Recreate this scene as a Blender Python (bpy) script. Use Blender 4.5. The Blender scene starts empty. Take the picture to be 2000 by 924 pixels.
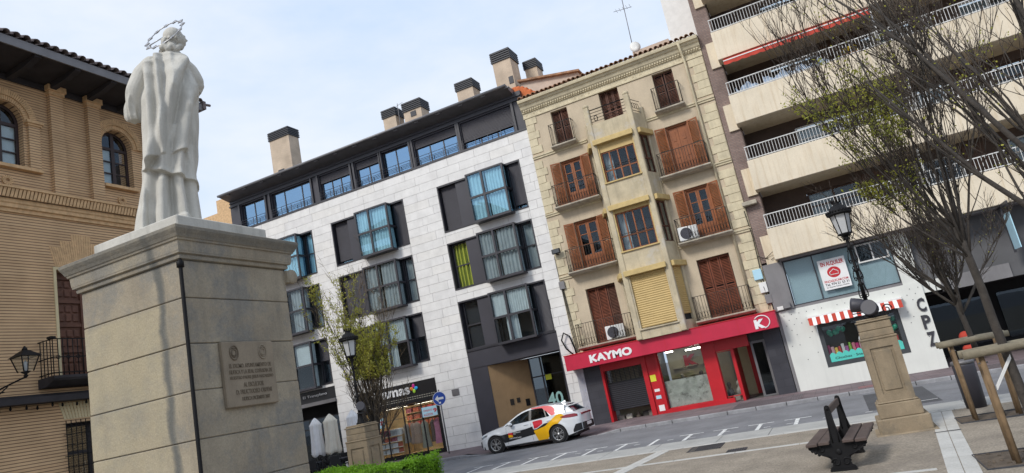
import bpy, bmesh, math, random
import numpy as np
from mathutils import Vector, Matrix
random.seed(7)
rnd = random.random
def ru(a, b): return a + (b - a) * random.random()

# ------------------------------------------------------------------ camera
scene = bpy.context.scene
CAM_H = 2.14
YAW, PITCH, ROLL, FPX = 0.389364, 0.213889, -0.20196, 1381.4
_f0 = Vector((-math.sin(YAW), math.cos(YAW), 0)); _r0 = Vector((math.cos(YAW), math.sin(YAW), 0)); _u0 = Vector((0, 0, 1))
C_F = math.cos(PITCH) * _f0 + math.sin(PITCH) * _u0
_u1 = -math.sin(PITCH) * _f0 + math.cos(PITCH) * _u0
C_R = math.cos(ROLL) * _r0 + math.sin(ROLL) * _u1
C_U = -math.sin(ROLL) * _r0 + math.cos(ROLL) * _u1
cam_data = bpy.data.cameras.new("camera")
cam = bpy.data.objects.new("camera", cam_data)
scene.collection.objects.link(cam)
M = Matrix((C_R, C_U, -C_F)).transposed().to_4x4()
M.translation = Vector((0, 0, CAM_H))
cam.matrix_world = M
cam_data.sensor_fit = 'HORIZONTAL'; cam_data.sensor_width = 36.0
cam_data.lens = 36.0 * FPX / 2000.0
cam_data.clip_start = 0.05; cam_data.clip_end = 4000
scene.camera = cam

# ------------------------------------------------------------------ light: bright overcast
SUN_V = Vector((-0.34, -0.80, 0.78)).normalized()
SUN_EL = math.asin(SUN_V.z); SUN_AZ = math.atan2(SUN_V.x, SUN_V.y)
world = bpy.data.worlds.new("World"); scene.world = world; world.use_nodes = True
wn, wl = world.node_tree.nodes, world.node_tree.links
wn.clear()
w_out = wn.new('ShaderNodeOutputWorld'); w_bg = wn.new('ShaderNodeBackground')
sky = wn.new('ShaderNodeTexSky'); sky.sky_type = 'NISHITA'; sky.sun_disc = False
sky.sun_elevation = SUN_EL; sky.sun_rotation = SUN_AZ; sky.air_density = 1.0; sky.dust_density = 2.0
w_tc = wn.new('ShaderNodeTexCoord')
w_map = wn.new('ShaderNodeMapping'); w_map.inputs['Scale'].default_value = (1.0, 1.0, 2.6)
w_noise = wn.new('ShaderNodeTexNoise'); w_noise.inputs['Scale'].default_value = 2.4; w_noise.inputs['Detail'].default_value = 7; w_noise.inputs['Roughness'].default_value = 0.55
w_ramp = wn.new('ShaderNodeValToRGB')
w_ramp.color_ramp.elements[0].position = 0.36; w_ramp.color_ramp.elements[0].color = (4.0, 4.95, 6.45, 1)
w_ramp.color_ramp.elements[1].position = 0.64; w_ramp.color_ramp.elements[1].color = (5.6, 5.95, 6.5, 1)
w_mix = wn.new('ShaderNodeMixRGB'); w_mix.inputs['Fac'].default_value = 0.88
wl.new(w_tc.outputs['Generated'], w_map.inputs['Vector']); wl.new(w_map.outputs['Vector'], w_noise.inputs['Vector'])
wl.new(w_noise.outputs['Fac'], w_ramp.inputs['Fac'])
wl.new(sky.outputs['Color'], w_mix.inputs['Color1']); wl.new(w_ramp.outputs['Color'], w_mix.inputs['Color2'])
wl.new(w_mix.outputs['Color'], w_bg.inputs['Color']); w_bg.inputs['Strength'].default_value = 0.1
wl.new(w_bg.outputs['Background'], w_out.inputs['Surface'])
sun_d = bpy.data.lights.new("sun", 'SUN'); sun_d.energy = 1.5; sun_d.angle = math.radians(14); sun_d.color = (1.0, 0.955, 0.89)
sun = bpy.data.objects.new("sun", sun_d); scene.collection.objects.link(sun)
sun.location = (0, 0, 60); sun.rotation_euler = SUN_V.to_track_quat('Z', 'Y').to_euler()
scene.view_settings.view_transform = 'Standard'; scene.view_settings.look = 'None'
scene.view_settings.exposure = 0.76; scene.view_settings.gamma = 1.0
scene.view_settings.use_curve_mapping = False
try:
    scene.cycles.max_bounces = 8; scene.cycles.transparent_max_bounces = 24; scene.cycles.glossy_bounces = 4
    scene.cycles.caustics_reflective = False; scene.cycles.caustics_refractive = False
except Exception: pass

# ------------------------------------------------------------------ helpers
YF = 29.9      # street facade plane
XL = -19.5     # palace facade plane
YC = 26.2      # far kerb
def G(x): return -0.013 * min(max(x + 9, 0), 16)
def TW(p): return p
def TS(p): return (p[0], YF - p[1], p[2])          # (along street, towards viewer, up)
def TP(p): return (XL + p[1], p[0], p[2])
ORG = {}
COL = scene.collection

class MB:
    def __init__(s, T=TW): s.v = []; s.f = []; s.sm = []; s.T = T
    def add(s, vs, fs, smooth=False, raw=False):
        n = len(s.v)
        s.v += [tuple(v) if raw else tuple(s.T(v)) for v in vs]
        for f in fs: s.f.append(tuple(i + n for i in f)); s.sm.append(smooth)
        return s
    def box(s, x0, x1, y0, y1, z0, z1):
        return s.add([(x0,y0,z0),(x1,y0,z0),(x1,y1,z0),(x0,y1,z0),(x0,y0,z1),(x1,y0,z1),(x1,y1,z1),(x0,y1,z1)],
                     [(0,3,2,1),(4,5,6,7),(0,1,5,4),(1,2,6,5),(2,3,7,6),(3,0,4,7)])
    def bbox(s, x0, x1, y0, y1, z0, z1, b=0.01):
        # chamfered box
        vs = []; 
        for x, ix in ((x0, 1), (x1, -1)):
            for y, iy in ((y0, 1), (y1, -1)):
                for z, iz in ((z0, 1), (z1, -1)):
                    vs += [(x, y + iy*b, z + iz*b), (x + ix*b, y, z + iz*b), (x + ix*b, y + iy*b, z)]
        bm = bmesh.new()
        for v in vs: bm.verts.new(v)
        bmesh.ops.convex_hull(bm, input=bm.verts)
        bm.verts.index_update()
        n = [tuple(v.co) for v in bm.verts]; fs = [[v.index for v in f.verts] for f in bm.faces]
        bm.free()
        return s.add(n, fs)
    def prism(s, poly, ax, a0, a1, smooth=False):
        # poly: list of 2D pts; ax = axis of extrusion 0,1,2
        def mk(p, a):
            if ax == 0: return (a, p[0], p[1])
            if ax == 1: return (p[0], a, p[1])
            return (p[0], p[1], a)
        n = len(poly); vs = [mk(p, a0) for p in poly] + [mk(p, a1) for p in poly]
        fs = [tuple(range(n)), tuple(range(2*n-1, n-1, -1))]
        s.add(vs, fs)
        b = len(s.v) - 2*n
        for i in range(n):
            j = (i+1) % n; s.f.append((b+i, b+j, b+n+j, b+n+i)); s.sm.append(smooth)
        return s
    def quad(s, a, b, c, d): return s.add([a, b, c, d], [(0,1,2,3)])
    def lathe(s, prof, c=(0,0,0), n=16, smooth=True, arc=None, rot=0.0):
        vs = []; m = len(prof)
        for r, z in prof:
            for k in range(n):
                a = rot + 2*math.pi*k/n; vs.append((c[0]+r*math.cos(a), c[1]+r*math.sin(a), c[2]+z))
        fs = []
        for i in range(m-1):
            for k in range(n):
                k2 = (k+1) % n; fs.append((i*n+k, i*n+k2, (i+1)*n+k2, (i+1)*n+k))
        s.add(vs, fs, smooth)
        b = len(s.v)-m*n
        s.f.append(tuple(b+k for k in range(n-1,-1,-1))); s.sm.append(False)
        s.f.append(tuple(b+(m-1)*n+k for k in range(n))); s.sm.append(False)
        return s
    def tube(s, path, r, n=6, closed=False, smooth=True):
        P = [Vector(p) for p in path]; m = len(P)
        R = r if isinstance(r, (list, tuple)) else [r]*m
        vs = []; prev = None
        for i in range(m):
            if closed: t = P[(i+1) % m] - P[i-1]
            else: t = P[min(i+1, m-1)] - P[max(i-1, 0)]
            if t.length < 1e-9: t = Vector((0,0,1))
            t.normalize()
            if prev is None:
                a = Vector((0,0,1)) if abs(t.z) < 0.9 else Vector((1,0,0))
                u = t.cross(a).normalized()
            else:
                u = prev - t * prev.dot(t)
                if u.length < 1e-6: u = t.cross(Vector((0.3,0.5,0.8)))
                u.normalize()
            prev = u; w = t.cross(u)
            for k in range(n):
                a = 2*math.pi*k/n
                q = P[i] + (u*math.cos(a) + w*math.sin(a))*R[i]; vs.append((q.x, q.y, q.z))
        fs = []
        for i in range(m if closed else m-1):
            j = (i+1) % m
            for k in range(n):
                k2 = (k+1) % n; fs.append((i*n+k, i*n+k2, j*n+k2, j*n+k))
        s.add(vs, fs, smooth)
        if not closed:
            b = len(s.v) - m*n
            s.f.append(tuple(b+k for k in range(n-1,-1,-1))); s.sm.append(False)
            s.f.append(tuple(b+(m-1)*n+k for k in range(n))); s.sm.append(False)
        return s
    def ball(s, c, r, nu=10, nv=7, sc=(1,1,1)):
        vs = []; fs = []
        for i in range(nv+1):
            th = math.pi*i/nv
            for k in range(nu):
                a = 2*math.pi*k/nu
                vs.append((c[0]+r*sc[0]*math.sin(th)*math.cos(a), c[1]+r*sc[1]*math.sin(th)*math.sin(a), c[2]+r*sc[2]*math.cos(th)))
        for i in range(nv):
            for k in range(nu):
                k2 = (k+1) % nu; fs.append((i*nu+k, (i+1)*nu+k, (i+1)*nu+k2, i*nu+k2))
        return s.add(vs, fs, True)
    def grid(s, fn, nu, nv, smooth=True, closed_u=False):
        vs = []; fs = []
        for j in range(nv+1):
            for i in range(nu if closed_u else nu+1): vs.append(fn(i/nu, j/nv))
        w = nu if closed_u else nu+1
        for j in range(nv):
            for i in range(nu):
                i2 = (i+1) % w; fs.append((j*w+i, j*w+i2, (j+1)*w+i2, (j+1)*w+i))
        return s.add(vs, fs, smooth)
    def wall(s, u0, u1, z0, z1, holes, d=0.0, depth=0.3):
        us = sorted({u0, u1} | {h[0] for h in holes} | {h[1] for h in holes})
        zs = sorted({z0, z1} | {h[2] for h in holes} | {h[3] for h in holes})
        us = [u for u in us if u0 <= u <= u1]; zs = [z for z in zs if z0 <= z <= z1]
        for a, b in zip(us, us[1:]):
            for c, e in zip(zs, zs[1:]):
                mu, mz = (a+b)/2, (c+e)/2
                if any(h[0] < mu < h[1] and h[2] < mz < h[3] for h in holes): continue
                s.quad((a,d,c), (b,d,c), (b,d,e), (a,d,e))
        for h in holes:
            a, b, c, e = max(h[0],u0), min(h[1],u1), max(h[2],z0), min(h[3],z1)
            dd = d - (h[4] if len(h) > 4 else depth)
            s.quad((a,d,c),(a,dd,c),(a,dd,e),(a,d,e)); s.quad((b,d,c),(b,d,e),(b,dd,e),(b,dd,c))
            s.quad((a,d,e),(a,dd,e),(b,dd,e),(b,d,e)); s.quad((a,d,c),(b,d,c),(b,dd,c),(a,dd,c))
        return s

def meshdata(name, mb, mat, org=(0,0,0), fixn=True):
    me = bpy.data.meshes.new(name)
    o = Vector(org)
    me.from_pydata([(v[0]-o.x, v[1]-o.y, v[2]-o.z) for v in mb.v], [], mb.f)
    me.polygons.foreach_set('use_smooth', mb.sm)
    if fixn:
        bm = bmesh.new(); bm.from_mesh(me); bmesh.ops.recalc_face_normals(bm, faces=bm.faces); bm.to_mesh(me); bm.free()
    if mat is not None:
        for m in (mat if isinstance(mat, (list, tuple)) else [mat]): me.materials.append(m)
    me.update()
    return me
def root_org(p):
    while p.parent is not None: p = p.parent
    return ORG.get(p.name, Vector((0,0,0)))
def part(name, mb, mat, parent=None, local=False, fixn=True):
    org = (0,0,0)
    if parent is not None and not local: org = root_org(parent)
    me = meshdata(name, mb, mat, org, fixn)
    o = bpy.data.objects.new(name, me); COL.objects.link(o)
    if parent is not None: o.parent = parent
    return o
def share(name, src, parent, loc=(0,0,0), rot=None, scale=None):
    o = bpy.data.objects.new(name, src.data if hasattr(src, 'data') else src); COL.objects.link(o)
    o.parent = parent; o.location = loc
    if rot: o.rotation_euler = rot
    if scale: o.scale = scale
    return o
def tag(o, label, cat, group=None):
    o['label'] = label; o['category'] = cat
    if group: o['group'] = group
    return o
def thing(name, loc, label, cat, group=None, rz=0.0):
    o = bpy.data.objects.new(name, None); COL.objects.link(o)
    o.location = loc; o.rotation_euler = (0,0,rz); o.empty_display_size = 0.2
    ORG[o.name] = Vector(loc)
    return tag(o, label, cat, group)
def solo(name, mb, mat, label, cat, org, group=None, fixn=True):
    me = meshdata(name, mb, mat, org, fixn); o = bpy.data.objects.new(name, me); COL.objects.link(o); o.location = org
    ORG[o.name] = Vector(org)
    return tag(o, label, cat, group)
def struct(name, mb, mat):
    o = part(name, mb, mat); o['kind'] = 'structure'; return o
def copy_tree(o, parent=None):
    c = o.copy(); COL.objects.link(c)
    c.parent = parent
    for ch in list(o.children): copy_tree(ch, c)
    return c
def text_part(name, string, u0, u1, z0, z1, d, mat, parent, T=TS, bold=0.0, ext=0.01, flip=1, local=False, shear=0.0, ratio=None):
    cu = bpy.data.curves.new('txt', 'FONT'); cu.body = string; cu.size = 1.0; cu.offset = bold; cu.extrude = 0.02; cu.resolution_u = 3; cu.shear = shear
    ob = bpy.data.objects.new('txt', cu); COL.objects.link(ob)
    me = bpy.data.meshes.new_from_object(ob)
    COL.objects.unlink(ob); bpy.data.objects.remove(ob); bpy.data.curves.remove(cu)
    vs = [v.co.copy() for v in me.vertices]
    x0 = min(v.x for v in vs); x1 = max(v.x for v in vs); y0 = min(v.y for v in vs); y1 = max(v.y for v in vs)
    fs = [tuple(p.vertices) for p in me.polygons]
    bpy.data.meshes.remove(me)
    mb = MB(T)
    out = []
    for v in vs:
        a = (v.x-x0)/(x1-x0); b = (v.y-y0)/(y1-y0); c = 1 if v.z > 0 else 0
        if flip < 0: a = 1-a
        out.append((u0+(u1-u0)*a, d + ext*c, z0+(z1-z0)*b))
    mb.add(out, fs)
    return part(name, mb, mat, parent, local=local)

# ------------------------------------------------------------------ materials
def new_mat(name):
    m = bpy.data.materials.new(name); m.use_nodes = True
    nt = m.node_tree; b = nt.nodes['Principled BSDF']
    return m, nt, b
def pmat(name, col, rough=0.8, var=0.12, scale=3.0, bump=0.0, bscale=40.0, metal=0.0, spec=0.4, streak=0.0, streak_col=None, fine=0.0, coat=0.0, blotch=None, blotch_col=None):
    m, nt, b = new_mat(name)
    N, L = nt.nodes, nt.links
    geo = N.new('ShaderNodeNewGeometry')
    nz = N.new('ShaderNodeTexNoise'); nz.inputs['Scale'].default_value = scale; nz.inputs['Detail'].default_value = 8; nz.inputs['Roughness'].default_value = 0.62
    L.new(geo.outputs['Position'], nz.inputs['Vector'])
    cr = N.new('ShaderNodeValToRGB')
    lo = [max(0, c*(1-var*1.3)) for c in col]; hi = [min(1, c*(1+var)) for c in col]
    cr.color_ramp.elements[0].position = 0.28; cr.color_ramp.elements[0].color = (*lo, 1)
    cr.color_ramp.elements[1].position = 0.64; cr.color_ramp.elements[1].color = (*hi, 1)
    L.new(nz.outputs['Fac'], cr.inputs['Fac']); out = cr.outputs['Color']
    if fine > 0:
        n2 = N.new('ShaderNodeTexNoise'); n2.inputs['Scale'].default_value = scale*22; n2.inputs['Detail'].default_value = 3
        L.new(geo.outputs['Position'], n2.inputs['Vector'])
        mr = N.new('ShaderNodeMapRange'); mr.inputs['From Min'].default_value = 0.3; mr.inputs['From Max'].default_value = 0.7
        mr.inputs['To Min'].default_value = 1-fine; mr.inputs['To Max'].default_value = 1+fine
        L.new(n2.outputs['Fac'], mr.inputs['Value'])
        mx = N.new('ShaderNodeMixRGB'); mx.blend_type = 'MULTIPLY'; mx.inputs['Fac'].default_value = 1
        L.new(out, mx.inputs['Color1']); L.new(mr.outputs['Result'], mx.inputs['Color2']); out = mx.outputs['Color']
    if streak > 0:
        mp = N.new('ShaderNodeMapping'); mp.inputs['Scale'].default_value = (2.6, 2.6, 0.16)
        L.new(geo.outputs['Position'], mp.inputs['Vector'])
        n3 = N.new('ShaderNodeTexNoise'); n3.inputs['Scale'].default_value = 2.2; n3.inputs['Detail'].default_value = 6; n3.inputs['Roughness'].default_value = 0.7
        L.new(mp.outputs['Vector'], n3.inputs['Vector'])
        r3 = N.new('ShaderNodeMapRange'); r3.inputs['From Min'].default_value = 0.49; r3.inputs['From Max'].default_value = 0.71; r3.inputs['To Max'].default_value = streak
        L.new(n3.outputs['Fac'], r3.inputs['Value'])
        mx = N.new('ShaderNodeMixRGB'); L.new(r3.outputs['Result'], mx.inputs['Fac']); L.new(out, mx.inputs['Color1'])
        sc = streak_col or [c*0.45 for c in col]; mx.inputs['Color2'].default_value = (*sc, 1); out = mx.outputs['Color']
    if blotch:
        n4 = N.new('ShaderNodeTexNoise'); n4.inputs['Scale'].default_value = blotch[0]; n4.inputs['Detail'].default_value = 9; n4.inputs['Roughness'].default_value = 0.7
        L.new(geo.outputs['Position'], n4.inputs['Vector'])
        r4 = N.new('ShaderNodeMapRange'); r4.inputs['From Min'].default_value = blotch[1]; r4.inputs['From Max'].default_value = blotch[1]+0.1; r4.inputs['To Max'].default_value = blotch[2]
        L.new(n4.outputs['Fac'], r4.inputs['Value'])
        mx = N.new('ShaderNodeMixRGB'); L.new(r4.outputs['Result'], mx.inputs['Fac']); L.new(out, mx.inputs['Color1'])
        mx.inputs['Color2'].default_value = (*blotch_col, 1); out = mx.outputs['Color']
    L.new(out, b.inputs['Base Color'])
    b.inputs['Roughness'].default_value = rough; b.inputs['Metallic'].default_value = metal
    b.inputs['Specular IOR Level'].default_value = spec
    if coat: b.inputs['Coat Weight'].default_value = coat; b.inputs['Coat Roughness'].default_value = 0.08
    if bump > 0:
        n5 = N.new('ShaderNodeTexNoise'); n5.inputs['Scale'].default_value = bscale; n5.inputs['Detail'].default_value = 6
        L.new(geo.outputs['Position'], n5.inputs['Vector'])
        bp = N.new('ShaderNodeBump'); bp.inputs['Strength'].default_value = bump; bp.inputs['Distance'].default_value = 0.02
        L.new(n5.outputs['Fac'], bp.inputs['Height']); L.new(bp.outputs['Normal'], b.inputs['Normal'])
    return m
def brickmat(name, c1, c2, mortar, bw, bh, ms, axes='xyz', bump=0.6, offs=0.5, rough=0.85, var=0.25):
    # brick courses in world metres: horizontal = x+y, vertical = z
    m, nt, b = new_mat(name); N, L = nt.nodes, nt.links
    geo = N.new('ShaderNodeNewGeometry'); sp = N.new('ShaderNodeSeparateXYZ'); L.new(geo.outputs['Position'], sp.inputs['Vector'])
    ad = N.new('ShaderNodeMath'); L.new(sp.outputs['X'], ad.inputs[0]); L.new(sp.outputs['Y'], ad.inputs[1])
    cb = N.new('ShaderNodeCombineXYZ'); L.new(ad.outputs[0], cb.inputs['X']); L.new(sp.outputs['Z'], cb.inputs['Y'])
    bt = N.new('ShaderNodeTexBrick'); L.new(cb.outputs['Vector'], bt.inputs['Vector'])
    bt.inputs['Scale'].default_value = 1; bt.inputs['Brick Width'].default_value = bw; bt.inputs['Row Height'].default_value = bh
    bt.inputs['Mortar Size'].default_value = ms; bt.inputs['Mortar Smooth'].default_value = 0.2; bt.inputs['Bias'].default_value = 0.0
    bt.inputs['Color1'].default_value = (*c1, 1); bt.inputs['Color2'].default_value = (*c2, 1); bt.inputs['Mortar'].default_value = (*mortar, 1)
    bt.offset = offs
    nz = N.new('ShaderNodeTexNoise'); nz.inputs['Scale'].default_value = 1.1; nz.inputs['Detail'].default_value = 8
    L.new(geo.outputs['Position'], nz.inputs['Vector'])
    mr = N.new('ShaderNodeMapRange'); mr.inputs['From Min'].default_value = 0.3; mr.inputs['From Max'].default_value = 0.7
    mr.inputs['To Min'].default_value = 1-var; mr.inputs['To Max'].default_value = 1+var*0.5
    L.new(nz.outputs['Fac'], mr.inputs['Value'])
    mx = N.new('ShaderNodeMixRGB'); mx.blend_type = 'MULTIPLY'; mx.inputs['Fac'].default_value = 1
    L.new(bt.outputs['Color'], mx.inputs['Color1']); L.new(mr.outputs['Result'], mx.inputs['Color2'])
    L.new(mx.outputs['Color'], b.inputs['Base Color']); b.inputs['Roughness'].default_value = rough; b.inputs['Specular IOR Level'].default_value = 0.25
    bp = N.new('ShaderNodeBump'); bp.inputs['Strength'].default_value = bump; bp.inputs['Distance'].default_value = 0.012; bp.invert = True
    L.new(bt.outputs['Fac'], bp.inputs['Height']); L.new(bp.outputs['Normal'], b.inputs['Normal'])
    return m
def glassmat(name, refl_col=(1,1,1), trans_col=(0.8,0.85,0.85), fac=0.2, rough=0.01):
    m = bpy.data.materials.new(name); m.use_nodes = True; nt = m.node_tree; N, L = nt.nodes, nt.links
    N.clear(); o = N.new('ShaderNodeOutputMaterial'); mix = N.new('ShaderNodeMixShader')
    tr = N.new('ShaderNodeBsdfTransparent'); tr.inputs['Color'].default_value = (*trans_col, 1)
    gl = N.new('ShaderNodeBsdfGlossy'); gl.inputs['Color'].default_value = (*refl_col, 1); gl.inputs['Roughness'].default_value = rough
    lw = N.new('ShaderNodeLayerWeight'); lw.inputs['Blend'].default_value = 0.5
    fr = N.new('ShaderNodeMath'); fr.operation = 'POWER'; fr.inputs[1].default_value = 4.0; L.new(lw.outputs['Facing'], fr.inputs[0])
    ad = N.new('ShaderNodeMath'); ad.operation = 'ADD'; ad.use_clamp = True; ad.inputs[1].default_value = fac
    geo = N.new('ShaderNodeNewGeometry'); nz = N.new('ShaderNodeTexNoise'); nz.inputs['Scale'].default_value = 0.9
    L.new(geo.outputs['Position'], nz.inputs['Vector'])
    bp = N.new('ShaderNodeBump'); bp.inputs['Strength'].default_value = 0.02; bp.inputs['Distance'].default_value = 0.03
    L.new(nz.outputs['Fac'], bp.inputs['Height']); L.new(bp.outputs['Normal'], gl.inputs['Normal'])
    L.new(fr.outputs[0], ad.inputs[0]); L.new(ad.outputs[0], mix.inputs['Fac'])
    L.new(tr.outputs['BSDF'], mix.inputs[1]); L.new(gl.outputs['BSDF'], mix.inputs[2]); L.new(mix.outputs['Shader'], o.inputs['Surface'])
    return m
def emimat(name, col, s):
    m, nt, b = new_mat(name); b.inputs['Base Color'].default_value = (*col, 1)
    b.inputs['Emission Color'].default_value = (*col, 1); b.inputs['Emission Strength'].default_value = s
    return m
MT = {}
MT['dark_metal'] = pmat('dark_metal', (0.035,0.034,0.042), rough=0.45, var=0.15, scale=1.5, spec=0.5)
MT['dark_panel'] = pmat('dark_panel', (0.042,0.041,0.052), rough=0.5, var=0.12, scale=0.8, spec=0.45)
MT['black_iron'] = pmat('black_iron', (0.008,0.008,0.009), rough=0.6, var=0.2, scale=6, spec=0.2)
MT['rusty_iron'] = pmat('rusty_iron', (0.03,0.024,0.02), rough=0.7, var=0.3, scale=9)
MT['white_paint'] = pmat('white_paint', (0.72,0.72,0.70), rough=0.5, var=0.06, scale=4)
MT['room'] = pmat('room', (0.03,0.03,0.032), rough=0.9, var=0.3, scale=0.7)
MT['room_mid'] = pmat('room_mid', (0.10,0.095,0.09), rough=0.9, var=0.3, scale=0.7)
MT['glass_sky'] = glassmat('glass_sky', (0.34,0.56,0.82), (0.4,0.5,0.55), 0.55)
MT['glass_blue'] = glassmat('glass_blue', (0.55,0.80,1.0), (0.80,0.93,0.97), 0.10)
MT['glass_mid'] = glassmat('glass_mid', (0.75,0.85,0.95), (0.82,0.86,0.87), 0.03)
MT['glass_clear'] = glassmat('glass_clear', (0.9,0.95,1.0), (0.88,0.9,0.9), 0.03)
MT['glass_dark'] = glassmat('glass_dark', (0.6,0.7,0.8), (0.35,0.38,0.4), 0.06)
MT['curtain'] = pmat('curtain', (0.74,0.77,0.78), rough=0.9, var=0.08, scale=3)
MT['curtain_grey'] = pmat('curtain_grey', (0.50,0.52,0.53), rough=0.9, var=0.1, scale=3)
MT['curtain_green'] = pmat('curtain_green', (0.33,0.36,0.05), rough=0.9, var=0.12, scale=4)
# ------------------------------------------------------------------ ground, road, pavements
MT['asphalt'] = pmat('asphalt', (0.185,0.188,0.20), rough=0.85, var=0.16, scale=0.8, bump=0.25, bscale=160, fine=0.10, spec=0.3, blotch=(0.5,0.55,0.35), blotch_col=(0.14,0.14,0.15))
MT['asphalt_new'] = pmat('asphalt_new', (0.075,0.076,0.082), rough=0.85, var=0.12, scale=1.2, bump=0.25, bscale=160, fine=0.1)
MT['plaza'] = pmat('plaza', (0.27,0.235,0.19), rough=0.9, var=0.16, scale=1.3, bump=0.35, bscale=110, fine=0.30, spec=0.2, blotch=(0.6,0.52,0.5), blotch_col=(0.19,0.165,0.14))
MT['pavement'] = brickmat('pavement', (0.215,0.165,0.17), (0.19,0.155,0.165), (0.12,0.10,0.10), 0.4, 0.4, 0.008, bump=0.2, offs=0.0, var=0.3)
MT['granite'] = pmat('granite', (0.47,0.465,0.44), rough=0.75, var=0.10, scale=2.0, fine=0.10, bump=0.1, bscale=120)
MT['granite_grey'] = pmat('granite_grey', (0.36,0.36,0.345), rough=0.75, var=0.12, scale=2.0, fine=0.10, bump=0.1, bscale=120)
MT['kerb'] = pmat('kerb', (0.25,0.25,0.26), rough=0.8, var=0.2, scale=3.0, fine=0.12, bump=0.15, bscale=90)
MT['paint'] = pmat('paint', (0.68,0.69,0.68), rough=0.7, var=0.15, scale=6.0, blotch=(9,0.52,0.8), blotch_col=(0.25,0.25,0.26))
MT['soil'] = pmat('soil', (0.10,0.078,0.058), rough=0.95, var=0.35, scale=6, bump=0.8, bscale=30)
MT['grate'] = pmat('grate', (0.06,0.062,0.07), rough=0.6, var=0.2, scale=8, metal=0.3)
# pavement material must use x,y on horizontal faces
def flatbrick(m):
    nt = m.node_tree
    sp = [n for n in nt.nodes if n.type == 'SEPXYZ'][0]; cb = [n for n in nt.nodes if n.type == 'COMBXYZ'][0]
    for l in list(cb.inputs['X'].links) + list(cb.inputs['Y'].links): nt.links.remove(l)
    nt.links.new(sp.outputs['X'], cb.inputs['X']); nt.links.new(sp.outputs['Y'], cb.inputs['Y'])
flatbrick(MT['pavement'])
XB = [-160, -60, -30, -14.6, -14.0, -9.0, -8.6, -8.2, -4, 0, 3, 7, 30, 60, 160]
def sheet(name, y0, y1, dz, mat, xs=XB, x0=None, x1=None):
    xs = sorted(x for x in xs if (x0 is None or x > x0) and (x1 is None or x < x1))
    if x0 is not None: xs = [x0] + xs
    if x1 is not None: xs = xs + [x1]
    mb = MB()
    for a, b in zip(xs, xs[1:]): mb.quad((a,y0,G(a)+dz),(b,y0,G(b)+dz),(b,y1,G(b)+dz),(a,y1,G(a)+dz))
    return struct(name, mb, mat)
mb = MB()
for a, b in zip([-1500]+XB, XB+[1500]): mb.quad((a,-1500,G(a)-0.02),(b,-1500,G(b)-0.02),(b,1500,G(b)-0.02),(a,1500,G(a)-0.02))
struct('ground', mb, MT['asphalt'])
sheet('road', 20.32, YC, 0.0, MT['asphalt'])
sheet('plaza_paving', -60, 18.72, 0.0, MT['plaza'])
o = sheet('road_patch', 20.9, 25.6, 0.004, MT['asphalt_new'], x0=0.25, x1=1.95)
# granite strip between plaza and road: single slabs
def slab_row(parent_name, x0, x1, y0, y1, pitch, mat, axis=0, dz=0.0, h=0.05, gap=0.008, jitter=0.0):
    root = bpy.data.objects.new(parent_name, None); COL.objects.link(root); root['kind'] = 'structure'; ORG[root.name] = Vector((0,0,0))
    a, e = (x0, x1) if axis == 0 else (y0, y1)
    while a < e - 0.05:
        b = min(a + pitch*ru(1-jitter, 1+jitter), e)
        m2 = MB()
        if axis == 0:
            z = G((a+b)/2); s = (G(b)-G(a))
            m2.add([(a+gap,y0+gap,G(a)+dz),(b-gap,y0+gap,G(b)+dz),(b-gap,y1-gap,G(b)+dz),(a+gap,y1-gap,G(a)+dz),
                    (a+gap,y0+gap,G(a)+dz-h),(b-gap,y0+gap,G(b)+dz-h),(b-gap,y1-gap,G(b)+dz-h),(a+gap,y1-gap,G(a)+dz-h)],
                   [(0,1,2,3),(4,7,6,5),(0,4,5,1),(1,5,6,2),(2,6,7,3),(3,7,4,0)])
        else:
            z = G((x0+x1)/2)+dz
            m2.box(x0+gap, x1-gap, a+gap, b-gap, z-h, z)
        part('slab', m2, mat, root); a = b
    return root
slab_row('kerb_strip', -34, 14, 18.90, 20.32, 1.5, MT['granite_grey'], dz=0.006, jitter=0.15)
slab_row('edge_strip', -34, 14, 18.72, 18.90, 1.2, MT['granite'], dz=0.010, jitter=0.1)
slab_row('line_strip', -16, -0.75, 16.62, 16.80, 1.5, MT['granite'], dz=0.008, jitter=0.1)
slab_row('line_strip', -1.2, 0.84, 12.16, 12.30, 1.0, MT['granite'], dz=0.008)
# strip running from the street towards the viewer beside the trees (slightly oblique), two rows of slabs
def oblique(pname, p0, p1, w, rows, n, mat, dz=0.008, gap=0.012):
    root = bpy.data.objects.new(pname, None); COL.objects.link(root); root['kind'] = 'structure'; ORG[root.name] = Vector((0,0,0))
    p0 = Vector(p0); p1 = Vector(p1); d = (p1-p0); L = d.length; d.normalize(); r = Vector((d.y, -d.x))
    for j in range(rows):
        for i in range(n):
            a = L*i/n+gap/2; b = L*(i+1)/n-gap/2; c = w*j/rows+gap/2; e = w*(j+1)/rows-gap/2
            pts = [p0+d*a+r*c, p0+d*b+r*c, p0+d*b+r*e, p0+d*a+r*e]
            m2 = MB(); m2.add([(p.x,p.y,G(p.x)+dz) for p in pts]+[(p.x,p.y,G(p.x)+dz-0.05) for p in pts],
                              [(0,1,2,3),(4,7,6,5),(0,4,5,1),(1,5,6,2),(2,6,7,3),(3,7,4,0)])
            part('slab', m2, mat, root)
oblique('paving_strip', (0.55,7.6), (1.17,15.66), 0.42, 2, 9, MT['granite'])
oblique('paving_strip', (1.18,15.80), (1.43,18.70), 0.42, 2, 4, MT['granite'])
oblique('paving_strip', (-5.62,14.2), (-4.93,18.70), 0.36, 2, 4, MT['granite'])
mb = MB(); mb.box(1.16, 1.60, 15.67, 15.79, G(1.3)-0.05, G(1.3)+0.002); struct('drain_channel', mb, MT['grate'])
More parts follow.
